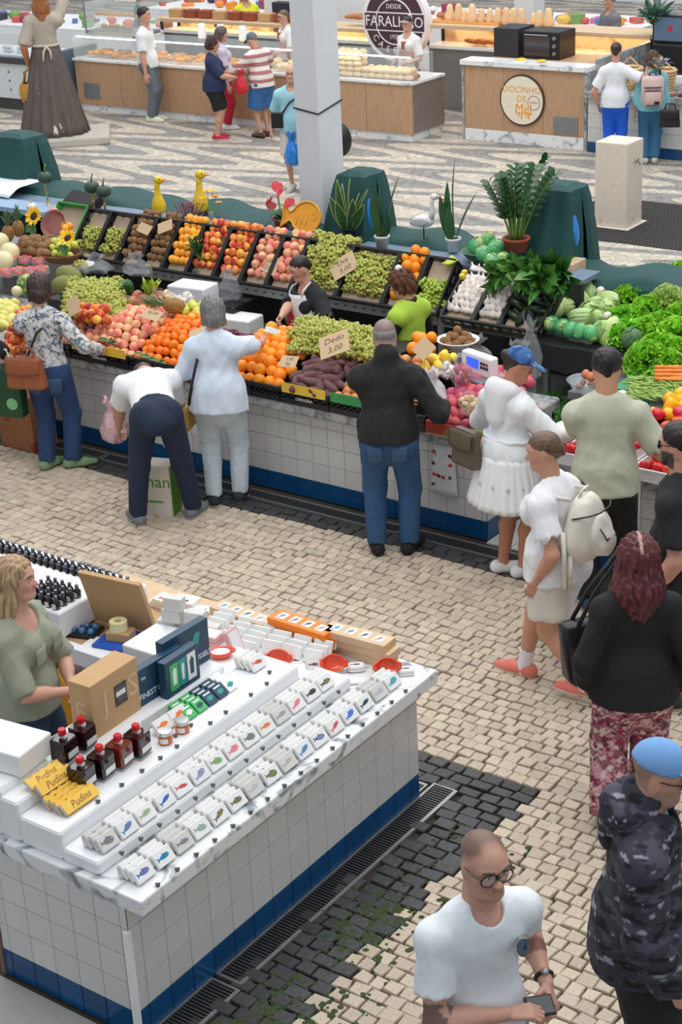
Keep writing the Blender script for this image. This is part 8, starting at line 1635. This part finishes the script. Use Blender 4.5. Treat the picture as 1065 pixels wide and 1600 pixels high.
bystander((-9.9, 27.5, 0), .6, 1.62, True, 'shopper with a lilac backpack beyond the wooden shelf', (226, 222, 220), .9, 1.9, (200, 200, 206), (60, 60, 60), (50, 40, 36), 'bob', 1.1); link('lilac_backpack', lumpy(.19, 3, 14, 10, .03, (.9, .6, 1.1)).mesh('lilac_backpack', mat('lilac_bag', (206, 170, 206), .6), True), None, (-9.85, 27.25, 1.15), None, 'lilac backpack on the shopper beyond the wooden shelf', 'backpack')
bystander((-13.1, 25.6, 0), 2.6, 1.6, False, 'grey-haired person behind the wooden shelf', (120, 120, 124), .9, 1.9, (60, 60, 66), (60, 60, 60), (120, 118, 118), 'short', 1.1)
# ------------------------------------------------------------------ statue and stone pedestal
loc, rz = (-19.35, 18.95, .12), .75
SK = (196, 124, 82)
st = Person(2.22, True, 1.0, head=(-20, 5, 0), hands=(V3(-.30, .03, 1.08), V3(.2, .3, 2.25)), elbow=((-.5, -1, 0), (1, .3, -.4)), fingers=(.9, .5))
st.build('statue', 'painted statue of a woman in a brown skirt carrying a wicker basket', loc=loc, rz=rz, skin=SK, vox=.018, cat='statue'); st.top((176, 166, 152), .95, .06, .03, 'painted_blouse', 1.3, vox=.016, wr=.006); st.skirt((92, 80, 74), 1.36, .0, .2, .52, 16, .03, 'painted_skirt', mat('chipped_paint', (96, 84, 80), .7, .22, 4, bump=.3, bscale=30, col2=(214, 208, 200), mix=(.66, .68), stretch=(2, 2, 1)), flat=.8)
b = B(); b.tube([(.21*math.cos(a), .17*math.sin(a), 1.36) for a in [i*PI/16 for i in range(32)]], .022, 6, True); b.tube([(.02, -.2, 1.36), (-.03, -.22, 1.28), (-.05, -.24, 1.14)], .018, 6); b.tube([(.02, -.2, 1.36), (.07, -.22, 1.29), (.08, -.25, 1.17)], .018, 6); b.obj('rope_belt', mat('painted_rope', (196, 186, 168), .8, .1, 20), st.t, True); st.hair((150, 92, 50), 'long', streak=.3); F = Field(.03); F.rod(st.hl((0, -.3, -.5)), st.hl((.1, -.5, -1.75)), .13, .05, .7, V3(0, 1, 0)); st.garment('braid', F, (156, 98, 54), .016, wrinkle(.01, 14, 2), M_HAIR)
b = B(); pl = [Vector(onz(x, y, 0)) for x, y in ((50, 225), (128, 217), (152, 208), (82, 208))]
B().bbox(-.75, -.6, 0, .85, .55, .12, .02).obj('plinth', mat('plinth_stone', (186, 180, 170), .8, .08, 6), st.t, loc=(0, 0, -.12))
hp_ = st.hand_point(0, .09); c_, s_ = math.cos(rz), math.sin(rz); t = thing('wicker_basket', 'yellow wicker basket hanging from the hand of the statue', 'basket', (loc[0]+c_*hp_[0]-s_*hp_[1], loc[1]+s_*hp_[0]+c_*hp_[1], hp_[2]+loc[2]-.5)); bb = B()
for j in range(12): rr = .13+.05*math.sin(.4+j/11*2.2); bb.tube([(rr*math.cos(2*PI*i/24)*(1+.03*((i+j) % 2)), rr*math.sin(2*PI*i/24)*(1+.03*((i+j) % 2)), .012+j*.024) for i in range(24)], .015, 5, True)
o = bb.obj('woven_side', mat('golden_wicker', (196, 150, 66), .7, .2, 30), t); B().lathe([(.001, 0), (.14, 0), (.14, .02), (.001, .022)], 20).obj('base', mat('golden_wicker', (0, 0, 0)), t); B().tube([(-.15, 0, .28), (-.1, 0, .45), (0, 0, .5), (.1, 0, .45), (.15, 0, .28)], .02, 8).obj('handle', mat('golden_wicker', (0, 0, 0)), t, True)
pd = onz(975, 357, 0); cn = [onz(944, 350, 0), onz(977, 360, 0), onz(1009, 346, 0)]
t = thing('stone_pedestal', 'pale stone water pedestal with a small steel tap, behind the green tarpaulin', 'pedestal', (cn[1].x, cn[1].y, 0)); W, D = .42, .42; M_STONE = mat('limestone_block', (222, 210, 194), .6, .06, 8, col2=(190, 164, 136), mix=(.6, .75))
B().bbox(-W, 0, .02, 0, D, 1.02, .01).obj('block', M_STONE, t); B().bbox(-W-.05, -.05, 0, .05, D+.05, .02, .006).obj('base_slab', M_STONE, t); B().tube([(0, .2, .78), (.06, .2, .78), (.07, .2, .74)], .014, 8).bbox(.03, .185, .79, .05, .215, .82, .003).obj('tap', M_STEEL, t)
t = thing('floor_grating', 'large dark drainage grating round the stone pedestal', 'drain grate', (cn[1].x-1.0, cn[1].y-.55, 0)); g = B()
for i in range(46): g.box(i*.045, 0, .004, i*.045+.02, 1.9, .012)
for i in range(20): g.box(0, i*.1, .004, 2.05, i*.1+.02, .011)
o = g.obj('grating', mat('cast_grating', (64, 62, 62), .7, .2, 20), t); o['kind'] = 'stuff'; B().box(0, 0, .001, 2.07, 1.92, .004).obj('pit', mat('drain_bed', (30, 30, 30), .9), t)

# ------------------------------------------------------------------ pastry counters
M_VGLASS = mat('display_glass', (226, 236, 238), .04, 0, 4, alpha=.16, spec=.6)
M_PASTRY = [mat('golden_pastry', (214, 150, 66), .6, .2, 12, rnd=.15), mat('white_roll', (232, 206, 160), .7, .1, 12, rnd=.1), mat('brown_bread', (178, 116, 66), .7, .2, 10, rnd=.12)]
PM = [[lumpy(.07, i, 10, 7, .08, sc).mesh(n, M_PASTRY[k], True) for i in range(2)] for k, (n, sc) in enumerate([('pastry', (1.1, .8, .5)), ('bread_roll', (1.2, .85, .7)), ('loaf', (2.0, .9, .7))])]
def vitrine(x0, x1, y0, zt, label, depth=.9, gh=.38, panels=4, end=False):
    t = thing('pastry_counter', label, 'counter', (x0, y0, 0)); W = x1-x0; B().bbox(.03, .03, 0, W-.03, depth, .12, .004).obj('marble_plinth', M_MARB, t)
    n = panels
    for i in range(n): B().bbox(W*i/n+.003, 0, .12, W*(i+1)/n-.003, .03, zt-.03, .002).obj('wood_panel', M_WOOD, t)
    B().bbox(.004, .03, .12, W-.004, depth, zt-.03, .003).obj('carcass', mat('steel_side', (150, 146, 144), .35, .1, 10, metal=.5), t); B().bbox(-.02, -.03, zt-.03, W+.02, depth, zt+.01, .004).obj('marble_top', M_MARB, t)
    for a in ((.0, 0, zt+.01, W, .012, zt+gh), (.0, .012, zt+gh-.012, W, depth-.3, zt+gh), (0, .012, zt+.01, .012, depth-.3, zt+gh-.012), (W-.012, .012, zt+.01, W, depth-.3, zt+gh-.012)): B().box(*a).obj('glass_pane', M_VGLASS, t)
    B().box(.05, .05, zt+gh-.03, W-.05, .08, zt+gh-.013).obj('strip_light', mat('white_strip', (255, 240, 214), .5, 0, 5, emit=7), t)
    return t
vitrine(-20.85, -15.72, 21.05, .87, 'long oak-fronted pastry counter with a glass case behind the shoppers', panels=5)
vitrine(-15.66, -14.0, 21.05, .87, 'oak-fronted bread counter with white rolls and a steel end panel', panels=2)
t = thing('pastry_case', 'small lit glass pastry case on top of the pastry counter', 'display case', (-20.75, 21.3, 1.25)); W = 1.25; B().bbox(0, 0, 0, W, .5, .06, .004).obj('base', M_STEEL, t)
for a in ((0, 0, .06, W, .01, .5), (0, .01, .5, W, .5, .51), (0, .01, .06, .01, .5, .5), (W-.01, .01, .06, W, .5, .5)): B().box(*a).obj('glass_pane', M_VGLASS, t)
for x in (0, W-.025): B().box(x, -.01, 0, x+.025, .012, .52).obj('corner_post', M_STEEL, t)
B().box(.02, .05, .26, W-.02, .45, .27).obj('glass_shelf', M_VGLASS, t)
for i in range(12): link('pastry', PM[0][i % 2], None, (-20.6+.15*(i % 7), 21.5+.1*(i//7), 1.56 if i < 7 else 1.35), (0, 0, i), 'golden pastry in the small lit case, %s along the %s shelf' % (ORD[i % 7], 'upper' if i < 7 else 'lower'), 'pastry', 'pastries in the small case', scale=.9)
k = 0
for j in range(3):
    for i in range(24):
        q = rng(k); x = -20.6+i*.2; kk = 0 if x < -17.2 else 1
        link('pastry' if kk == 0 else 'bread_roll', PM[kk][k % 2], None, (x+q.uniform(-.04, .04), 21.2+j*.16, .93+.04*q.random()), (q.uniform(-.2, .2), 0, q.uniform(0, 6)), '%s in the long case, %s along the %s row' % (['golden pastry', 'white roll'][kk], ordn(i), ORD[j]), 'pastry' if kk == 0 else 'bread', 'pastries and rolls in the long case', scale=q.uniform(.9, 1.3)); k += 1
for (x0, n, lay) in [(-15.45, 4, 5), (-14.9, 7, 2)]:
    for l in range(lay):
        for i in range(n):
            for j in range(2): q = rng(k); link('bread_roll', PM[1][k % 2], None, (x0+i*.125+q.uniform(-.02, .02), 21.2+j*.14, .93+.075*l), (0, 0, q.uniform(-.3, .3)), 'pale roll, %s along, %s layer, %s row of the bread counter %s' % (ORD[i], ORD[l], ['front', 'back'][j], 'stack' if lay > 2 else 'low pile'), 'bread', 'white rolls in the bread counter'); k += 1
link('loaf', PM[2][0], None, (-14.15, 21.25, .95), (0, 0, .1), 'square floury loaf at the steel end of the bread counter', 'bread', scale=1.2)
def vent(par, x, z, w, h):
    t = B().bbox(x, -.012, z, x+w, 0, z+h, .003).obj('vent_grille', M_STEEL, par); g = B(); n = int(w/.03)
    for i in range(n): g.box(x+.02+i*(w-.04)/n, -.016, z+.02, x+.02+i*(w-.04)/n+.012, -.012, z+h-.02)
    o = g.obj('vent_slats', M_STEEL, t); o['kind'] = 'stuff'
pc = [o for o in bpy.data.objects if o.name == 'pastry_counter'][0]; vent(pc, onz(162, 164, 0).x+20.85+.1, .22, .36, .26)
# counter with the round sign
xa, xb_ = onz(725, 218, 0).x, onz(914, 234, 0).x; t = dk = thing('sweets_counter', 'oak-fronted counter with a round sign and marble edges', 'counter', (xa, 21.58, 0)); W = xb_-xa
B().bbox(.0, .03, 0, W, .26, 1.1, .004).bbox(.0, .26, 0, W, 1.5, 1.08, .004).obj('carcass', M_WOOD, t); B().bbox(.0, -.005, 0, W, .03, .17, .003).obj('marble_plinth', M_MARB, t); B().bbox(-.04, -.02, 0, .0, .28, 1.16, .003).obj('marble_edge', M_MARBG, t); B().bbox(W, -.02, 0, W+.05, .28, 1.16, .003).obj('marble_edge', M_MARBG, t); B().bbox(-.05, -.05, 1.1, W+.06, .3, 1.17, .004).obj('marble_top', M_MARB, t)
for i in range(3): B().bbox(W*i/3+.002, 0, .17, W*(i+1)/3-.002, .03, 1.1, .002).obj('wood_panel', M_WOOD, t)
vent(t, W-.5, .2, .4, .26)
c = ony(815, 157, 21.55); s = thing('round_sign', 'round cream sign lettered Docinho de Mel on the oak counter', 'sign', (c.x, 21.57, c.z), 0, None, (PI/2, 0, 0)); B().lathe([(.37, 0), (.37, .02), (.001, .021)], 36, cap=True).obj('sign_rim', pm((70, 54, 44)), s); B().lathe([(.345, .021), (.345, .026), (.001, .027)], 36).obj('sign_face', pm((238, 226, 204)), s)
GO = pm((226, 160, 50)); writing('DOCINHO', .13, GO, s, (0, .15, .0275), sx=1.0); writing('DE', .13, GO, s, (0, .02, .0275)); writing('Mel', .19, pm((240, 150, 20)), s, (.02, -.12, .0275), shear=.1); b = B()
for i in range(7): b.plate([(-.12+i*.04, -.2-.03*(i % 3)), (-.105+i*.04, -.2-.03*(i % 3)), (-.1+i*.04, -.17), (-.125+i*.04, -.17)], .003)
b.obj('honey_drips', pm((240, 150, 20)), s, loc=(.03, -.0, .027)); b = B(); b.tube([(.2+.1*math.cos(a), -.02+.1*math.sin(a), .028) for a in [i*PI/12 for i in range(24)]], .005, 5, True); b.obj('stamp_ring', pm((150, 130, 112)), s); writing('CASEIRO', .04, pm((150, 130, 112)), s, (.2, -.02, .028))
# shelves and machines behind
M_MARBC = marble('beige_marble', (228, 206, 178), (176, 146, 116), .5, .66, 2.2)
M_STRIP = mat('warm_strip', (255, 214, 160), .5, 0, 5, emit=9)
def wallshelf(x0, x1, y, z0, z1, label):
    t = thing('wood_shelf_unit', label, 'shelf', (x0, y, 0)); W = x1-x0; B().bbox(0, -.1, z1, W, .55, z1+.06, .004).obj('top_board', M_WOODP, t); B().box(.03, .5, z0, W-.03, .54, z1).obj('marble_back', M_MARBC, t); B().bbox(0, .02, z0-.05, W, .55, z0, .004).obj('work_surface', M_MARB, t); B().box(0, .08, 0, W, .55, z0-.05).obj('steel_base', M_STEEL, t); B().box(.1, .2, z1-.025, W-.1, .26, z1-.003).obj('strip_light', M_STRIP, t)
    for x in (0, W-.04):
        B().box(x, .0, z0, x+.04, .04, z1).obj('black_post', M_BLACK, t); B().box(x, .46, z0, x+.04, .5, z1).obj('black_post', M_BLACK, t)
    return t
a = ony(665, 52, 23.4); b_ = ony(1020, 40, 23.4); z1 = a.z+.1
sh2 = wallshelf(a.x, b_.x, 23.4, 1.02, z1, 'wooden shelf unit with marble back behind the round sign'); W = b_.x-a.x; B().bbox(0, .05, 1.36, W*.33, .5, 1.4, .003).obj('middle_shelf', mat('honey_wood', (226, 170, 100), .5), sh2)
for i in range(4): link('loaf', PM[2][i % 2], None, (a.x+.25+i*.22, 23.65, 1.46), (0, 0, .5), 'golden loaf on the middle wooden shelf, %s along' % ORD[i], 'bread', 'loaves on the middle shelf', scale=1.1)
for i in range(5): link('loaf', PM[2][i % 2], None, (a.x+.75+i*.18, 23.6, 1.09), (0, .2, .9), 'brown loaf on the worktop under the shelf, %s along' % ORD[i], 'bread', 'loaves on the worktop', scale=1.0)
M_PUMP = mat('butternut_skin', (236, 196, 150), .5, .08, 8, rnd=.08); bmn = B().lathe([(.04, 0), (.075, .03), (.08, .09), (.05, .15), (.045, .22), (.02, .25)], 14).mesh('butternut', M_PUMP, True)
for i in range(13): q = rng(i+5); link('butternut', bmn, None, (a.x+.35+i*.15, 23.55+q.uniform(-.05, .08), z1+.062), (0, 0, 0), 'pale butternut squash standing on the shelf top, %s along' % ORD[i], 'squash', 'butternut squashes on the shelf', scale=q.uniform(.8, 1.25))
o = thing('oven', 'black tabletop oven with three chrome knobs on the oak counter', 'oven', (ony(824, 70, 22.6).x, 22.45, 1.081)); B().bbox(0, 0, 0, .62, .5, .4, .01).obj('oven_body', M_BLACK, o); B().box(.03, -.008, .05, .46, 0, .33).obj('glass_door', mat('oven_glass', (60, 58, 60), .1, coat=.4), o); B().tube([(.05, -.03, .35), (.44, -.03, .35)], .01, 6).obj('handle', M_STEEL, o)
for i in range(3): B().lathe([(.03, 0), (.026, .03)], 12, M=rotm(PI/2, 0, 0, (.54, 0, .09+i*.11))).obj('knob', M_STEEL, o)
link('black_menu_board', B().bbox(0, 0, 0, .42, .5, .42, .006).mesh('black_menu_board', mat('slate_board', (46, 48, 54), .6)), None, (ony(779, 75, 22.6).x, 22.45, 1.081), None, 'black menu box standing beside the oven', 'board')
for i, (px, w) in enumerate(((812, .18), (845, .14))): link('yellow_napkin', B().plate([(0, 0), (w, .02), (w*.6, .12), (.03, .09)], .02).mesh('yellow_napkin', pm((240, 214, 60))), None, (ony(px, 90, 21.9).x, 21.75, 1.171), None, 'yellow paper on the marble counter top, '+['by the board', 'by the oven'][i], 'paper')
# round bakery sign
c = ony(617, 34, 23.2); s = thing('round_sign', 'large white and plum round bakery sign with arc lettering', 'sign', (c.x, 23.2, c.z), 0, None, (PI/2, 0, -.0)); PL = pm((74, 46, 58)); WH = pm((244, 240, 242)); R = .62
B().lathe([(R, -.14), (R, .02), (.001, .021)], 44).obj('sign_body', WH, s); B().lathe([(R*.9, .021), (R*.9, .026), (.001, .027)], 44).obj('plum_disc', PL, s); b = B(); b.tube([(R*.57*math.cos(a), R*.57*math.sin(a), .028) for a in [i*PI/20 for i in range(40)]], .012, 5, True); b.obj('inner_ring', WH, s); B().box(-R*.9, -.15, .027, R*.9, .15, .03).obj('band_edge', WH, s); B().box(-R*.92, -.13, .03, R*.92, .13, .033).obj('name_band', PL, s)
writing('FARALHÃO', .24, WH, s, (0, 0, .0335), sx=.92, ext=.002); writing('DESDE', .1, WH, s, (0, .24, .028)); writing('1978', .1, WH, s, (0, -.24, .028))
for w, a0, stp, fl in (('PÃO', PI/2+.5, -.5, 1), ('CASEIRO', -PI/2-.95, .32, -1)):
    for i, ch in enumerate(w): an = a0+stp*i; writing(ch, .15, WH, s, (R*.73*math.cos(an), R*.73*math.sin(an), .028), (0, 0, an-PI/2 if fl > 0 else an+PI/2))
# left shelf unit behind the pastry counter
a = ony(250, 32, 23.6); b2 = ony(598, 45, 23.6); t = wallshelf(a.x, b2.x, 23.6, .98, a.z, 'wooden shelf unit with marble back behind the pastry counter'); W = b2.x-a.x
for fx_ in (.18, .3, .66): B().box(W*fx_, .46, 1.0, W*fx_+.05, .5, a.z).obj('black_post', M_BLACK, t)
B().bbox(W*.48, .3, 1.0, W*.62, .5, 1.5, .01).obj('black_panel', mat('slate_board', (46, 48, 54), .6), t)
for i in range(9): link('produce_basket', B().bbox(-.13, -.1, 0, .13, .1, .14, .01).mesh('produce_basket', mat('red_brown_basket', (150, 74, 46), .6, .2, 20) if i % 3 else M_KRAFT), None, (a.x+.3+i*.34, 23.75, a.z+.062), None, 'small carton on the left wooden shelf top, %s along' % ORD[i], 'carton', 'cartons on the left shelf top')
for i in range(4): link('red_apple_box', B().bbox(-.09, -.08, 0, .09, .08, .1, .01).mesh('red_box', pm((206, 56, 56))), None, (a.x+.9+i*.75, 23.95, a.z+.062), None, 'small red box on the left wooden shelf top, %s along' % ORD[i], 'box', 'red boxes on the left shelf top')
for i, x in enumerate((-18.35, -17.95, -17.5)): link('white_jug', B().lathe([(.06, 0), (.07, .02), (.065, .2), (.05, .24)], 16).mesh('white_jug', M_CER, True), None, (x, 21.5, 1.251), None, 'white container on the glass of the pastry counter, %s along' % ORD[i], 'container', 'white containers on the pastry counter')
for i in range(5): link('loaf', PM[2][i % 2], None, (b2.x-.75+.14*i, 23.8, 1.35), (0, 0, .9), 'long loaf in the right end of the left shelf unit, %s along' % ORD[i], 'bread', 'loaves in the left shelf unit')
t = thing('menu_stand', 'two paper menus standing on the small pastry case', 'menu', (-20.3, 21.6, 1.76)); [B().box(x, 0, 0, x+.22, .01, .3).obj('menu_sheet', pm((236, 226, 210)), t) for x in (0, .25)]; [writing(w, .07, pm((190, 60, 60)), t, (.11+.25*i, -.001, .2), (PI/2, 0, 0)) for i, w in enumerate(('Menu', 'Doces'))]
# fish counter at the left end
t = thing('fish_counter', 'steel and glass fish counter behind the statue', 'counter', (-24.6, 20.6, 0)); B().bbox(0, 0, .2, 3.5, 1.0, .8, .01).obj('steel_front', mat('white_steel', (222, 226, 228), .3), t); B().bbox(0, .05, 0, 3.5, 1.0, .2, .01).obj('kick_board', M_DSTEEL, t); B().bbox(-.03, -.05, .8, 3.53, 1.0, .9, .01).obj('steel_rim', M_DSTEEL, t); B().box(.05, .05, .9, 3.45, .9, .93).obj('ice_bed', mat('crushed_ice', (232, 238, 242), .4, .1, 30, bump=.8), t); B().box(0, .0, .9, 3.5, .012, 1.3).obj('glass_pane', M_VGLASS, t); B().box(0, .012, 1.29, 3.5, .5, 1.3).obj('glass_pane', M_VGLASS, t); B().bbox(3.5, -.2, 0, 3.6, 1.2, 1.0, .01).obj('grey_side_panel', mat('grey_panel', (92, 110, 124), .5), t)
for i in range(24): B().lathe([(.022, 0), (.001, .01)], 8, M=rotm(PI/2, 0, 0, (.8+(i % 8)*.36, 0, .35+.15*(i//8)))).obj('rivet', M_DSTEEL, t)
for i in range(16): q = rng(i); link('fish', lumpy(.05, i, 10, 7, .03, (2.6, .9, .5)).mesh('fish', mat('silver_fish', (190, 194, 202), .25, .1, 10), True), None, (-23.9+(i % 8)*.34, 20.85+.3*(i//8), .96), (0, 0, q.uniform(-.4, .4)), 'silver fish on ice in the fish counter, %s along the %s row' % (ORD[i % 8], ['front', 'back'][i//8]), 'fish', 'fish on ice')
link('store_banner', B().box(0, 0, 0, 3.0, .02, .75).mesh('store_banner', M_CLOTH), None, (-19.8, 25.0, .85), None, 'white cloth-covered stand behind the small pastry case', 'stand')
# tiled counter at the right with a dividing marble panel
t = thing('gift_counter', 'white and blue tiled counter behind the two embracing women', 'counter', (xb_+.1, 21.5, 0)); B().box(0, .006, 0, 3.6, 1.0, .8).obj('counter_core', M_GROUT, t); tile_face(t, (0, 0, 0), (1, 0, 0), 2.6, [(0, .15, M_BLUE), (.152, .35, M_TILE), (.352, .55, M_TILE), (.552, .76, M_TILE)], pitch=.2); B().bbox(-.02, -.1, .78, 3.6, 1.0, .86, .006).obj('marble_slab', M_MARBG, t)
B().bbox(-.06, .3, .0, 0, 3.2, 1.25, .01).obj('marble_divider', M_MARBG, t); B().box(-.05, 3.15, 0, .02, 3.25, 2.1).obj('blue_post', pm((60, 90, 190)), t)
for i, (x, h, r) in enumerate([(.25, .12, .14), (.45, .1, .12), (.42, .3, .17), (.9, .3, .2)]):
    bk = thing('woven_basket', 'woven straw basket on the tiled gift counter, %s along' % ORD[i], 'basket', (xb_+.1+x, 21.75+.2*(i > 1), .86)); b = B()
    for j in range(7): b.tube([(r*(.8+.03*j)*math.cos(2*PI*k_/20), r*(.8+.03*j)*math.sin(2*PI*k_/20), .01+h*j/7) for k_ in range(20)], h/12, 4, True)
    b.obj('woven_side', mat('straw', (206, 176, 130), .7, .15, 30), bk); B().tube([(-r*.8, 0, h), (0, 0, h+.12), (r*.8, 0, h)], .012, 6).obj('handle', mat('straw', (0, 0, 0)), bk)
for i in range(10):
    q = rng(i+3); c1 = [(178, 120, 96), (90, 60, 56), (206, 150, 120), (200, 90, 70), (120, 140, 170)][i % 5]
    if i < 5: link('clay_jug', B().lathe([(.05, 0), (.085, .05), (.08, .16), (.04, .22), (.05, .27)], 14).mesh('clay_jug', pm(c1), True), None, (xb_+1.6+i*.2, 21.75+.15*(i % 2), .861), None, 'glazed clay jug on the gift counter, %s along' % ORD[i], 'jug', 'clay jugs on the gift counter')
    else: link('gift_packet', B().bbox(-.09, -.06, 0, .09, .06, .04, .005).mesh('gift_packet', pm(c1)), None, (xb_+1.3+(i-5)*.24, 21.58, .861), (0, 0, q.uniform(-.4, .4)), 'small flat gift on the gift counter edge, %s along' % ORD[i-5], 'gift', 'small gifts on the counter')
mo = thing('till_screen', 'dark till screen above the gift counter', 'screen', (ony(1048, 52, 23.2).x, 23.2, 1.28)); B().bbox(-.3, 0, 0, .3, .06, .4, .01).obj('screen_frame', M_BLACK, mo); B().box(-.27, -.004, .04, .27, 0, .37).obj('display', mat('screen_grey', (84, 104, 126), .2, emit=.25), mo); B().box(-.05, -.006, .17, .02, -.003, .25).obj('red_mark', pm((206, 50, 60)), mo); B().bbox(-.25, -.1, -.42, .25, .4, .0, .01).obj('till_stand', M_BLACK, mo)
link('till_table', B().bbox(0, 0, 0, 1.6, .9, .86, .01).mesh('till_table', M_CLOTH), None, (ony(1020, 120, 23.0).x, 23.0, 0), None, 'white table under the till screen', 'table')
t = bunch('trailing_plant', 'grey-green trailing plant over the post beside the till screen', 'plant', (ony(1022, 60, 23.3).x, 23.3, 1.5), 90, .5, .04, 4, mat('grey_green', (96, 128, 112), .6, .2, 20), 1.0)
# stalls far behind: long white tables heaped with goods
GC = [(206, 90, 80), (230, 190, 90), (120, 160, 90), (220, 130, 170), (90, 120, 170), (240, 240, 236), (160, 110, 80), (150, 60, 90), (60, 60, 66), (240, 150, 60)]
for n, (x0, x1, y, z, l) in enumerate([(-18.5, -13.2, 26.6, .86, 'long white-clothed stall table heaped with goods, behind the round bakery sign'), (-12.9, -9.9, 26.0, .86, 'white-clothed stall table of toys behind the wooden shelf'), (-24, -19, 26.4, .86, 'white-clothed table behind the fish counter'), (-9.7, -6, 27, .86, 'white-clothed table at the top corner of the hall'), (-27, -21.1, 23.4, .9, 'white-clothed table of goods just behind the fish counter')]):
    t = thing('stall_table', l, 'table', (x0, y, 0)); W = x1-x0; B().sheet(lambda u, v: (u*W, .02*math.sin(u*W*9)*(1-v), v*z), int(W*20), 3, .01).obj('cloth_front', M_CLOTH, t); B().bbox(-.02, 0, z, W+.02, 1.6, z+.03, .01).obj('table_top', M_CLOTH, t)
    for i in range(int(W*6)):
        q = rng(i+n*100); s = q.uniform(.07, .17); me = [B().bbox(-s, -s*.7, 0, s, s*.7, s*q.uniform(.5, 1.3), .01), lumpy(s*.9, i, 10, 7, .06, (1, .8, .6))][i % 2]
        link('stall_goods', me.mesh('stall_goods', pm(GC[q.randrange(10)]), True if i % 2 else False), None, (x0+.15+(W-.3)*i/int(W*6), y+.25+q.uniform(0, .9), z+.03+(0 if i % 2 == 0 else s*.5)), (0, 0, q.uniform(0, 3)), '%s on the far table %s, %s along' % (['small boxed item', 'small rounded item'][i % 2], ['behind the bakery sign', 'behind the wooden shelf', 'behind the fish counter', 'at the top corner', 'near the fish counter'][n], ordn(i)), 'goods', 'goods on the far stall tables')
link('flower_print_bag', lumpy(.35, 2, 14, 10, .05, (1, .6, 1)).mesh('flower_print_bag', mat('floral_print', (70, 110, 190), .7, .3, 9, noise='voronoi', col2=(220, 90, 110), mix=(.3, .5)), True), None, ony(548, 5, 25.5), None, 'blue and pink floral print dress at the top edge behind the pillar', 'dress')
struct('pillar_far', B().bbox(0, 0, 0, .36, .36, 8, .006).mesh('pillar_far', M_PLASTER), None, (ony(803, 20, 24.6).x, 24.6, 0))
plane('wall_far', -60, 36, 20, 36.3, 9, M_PLASTER, 9)
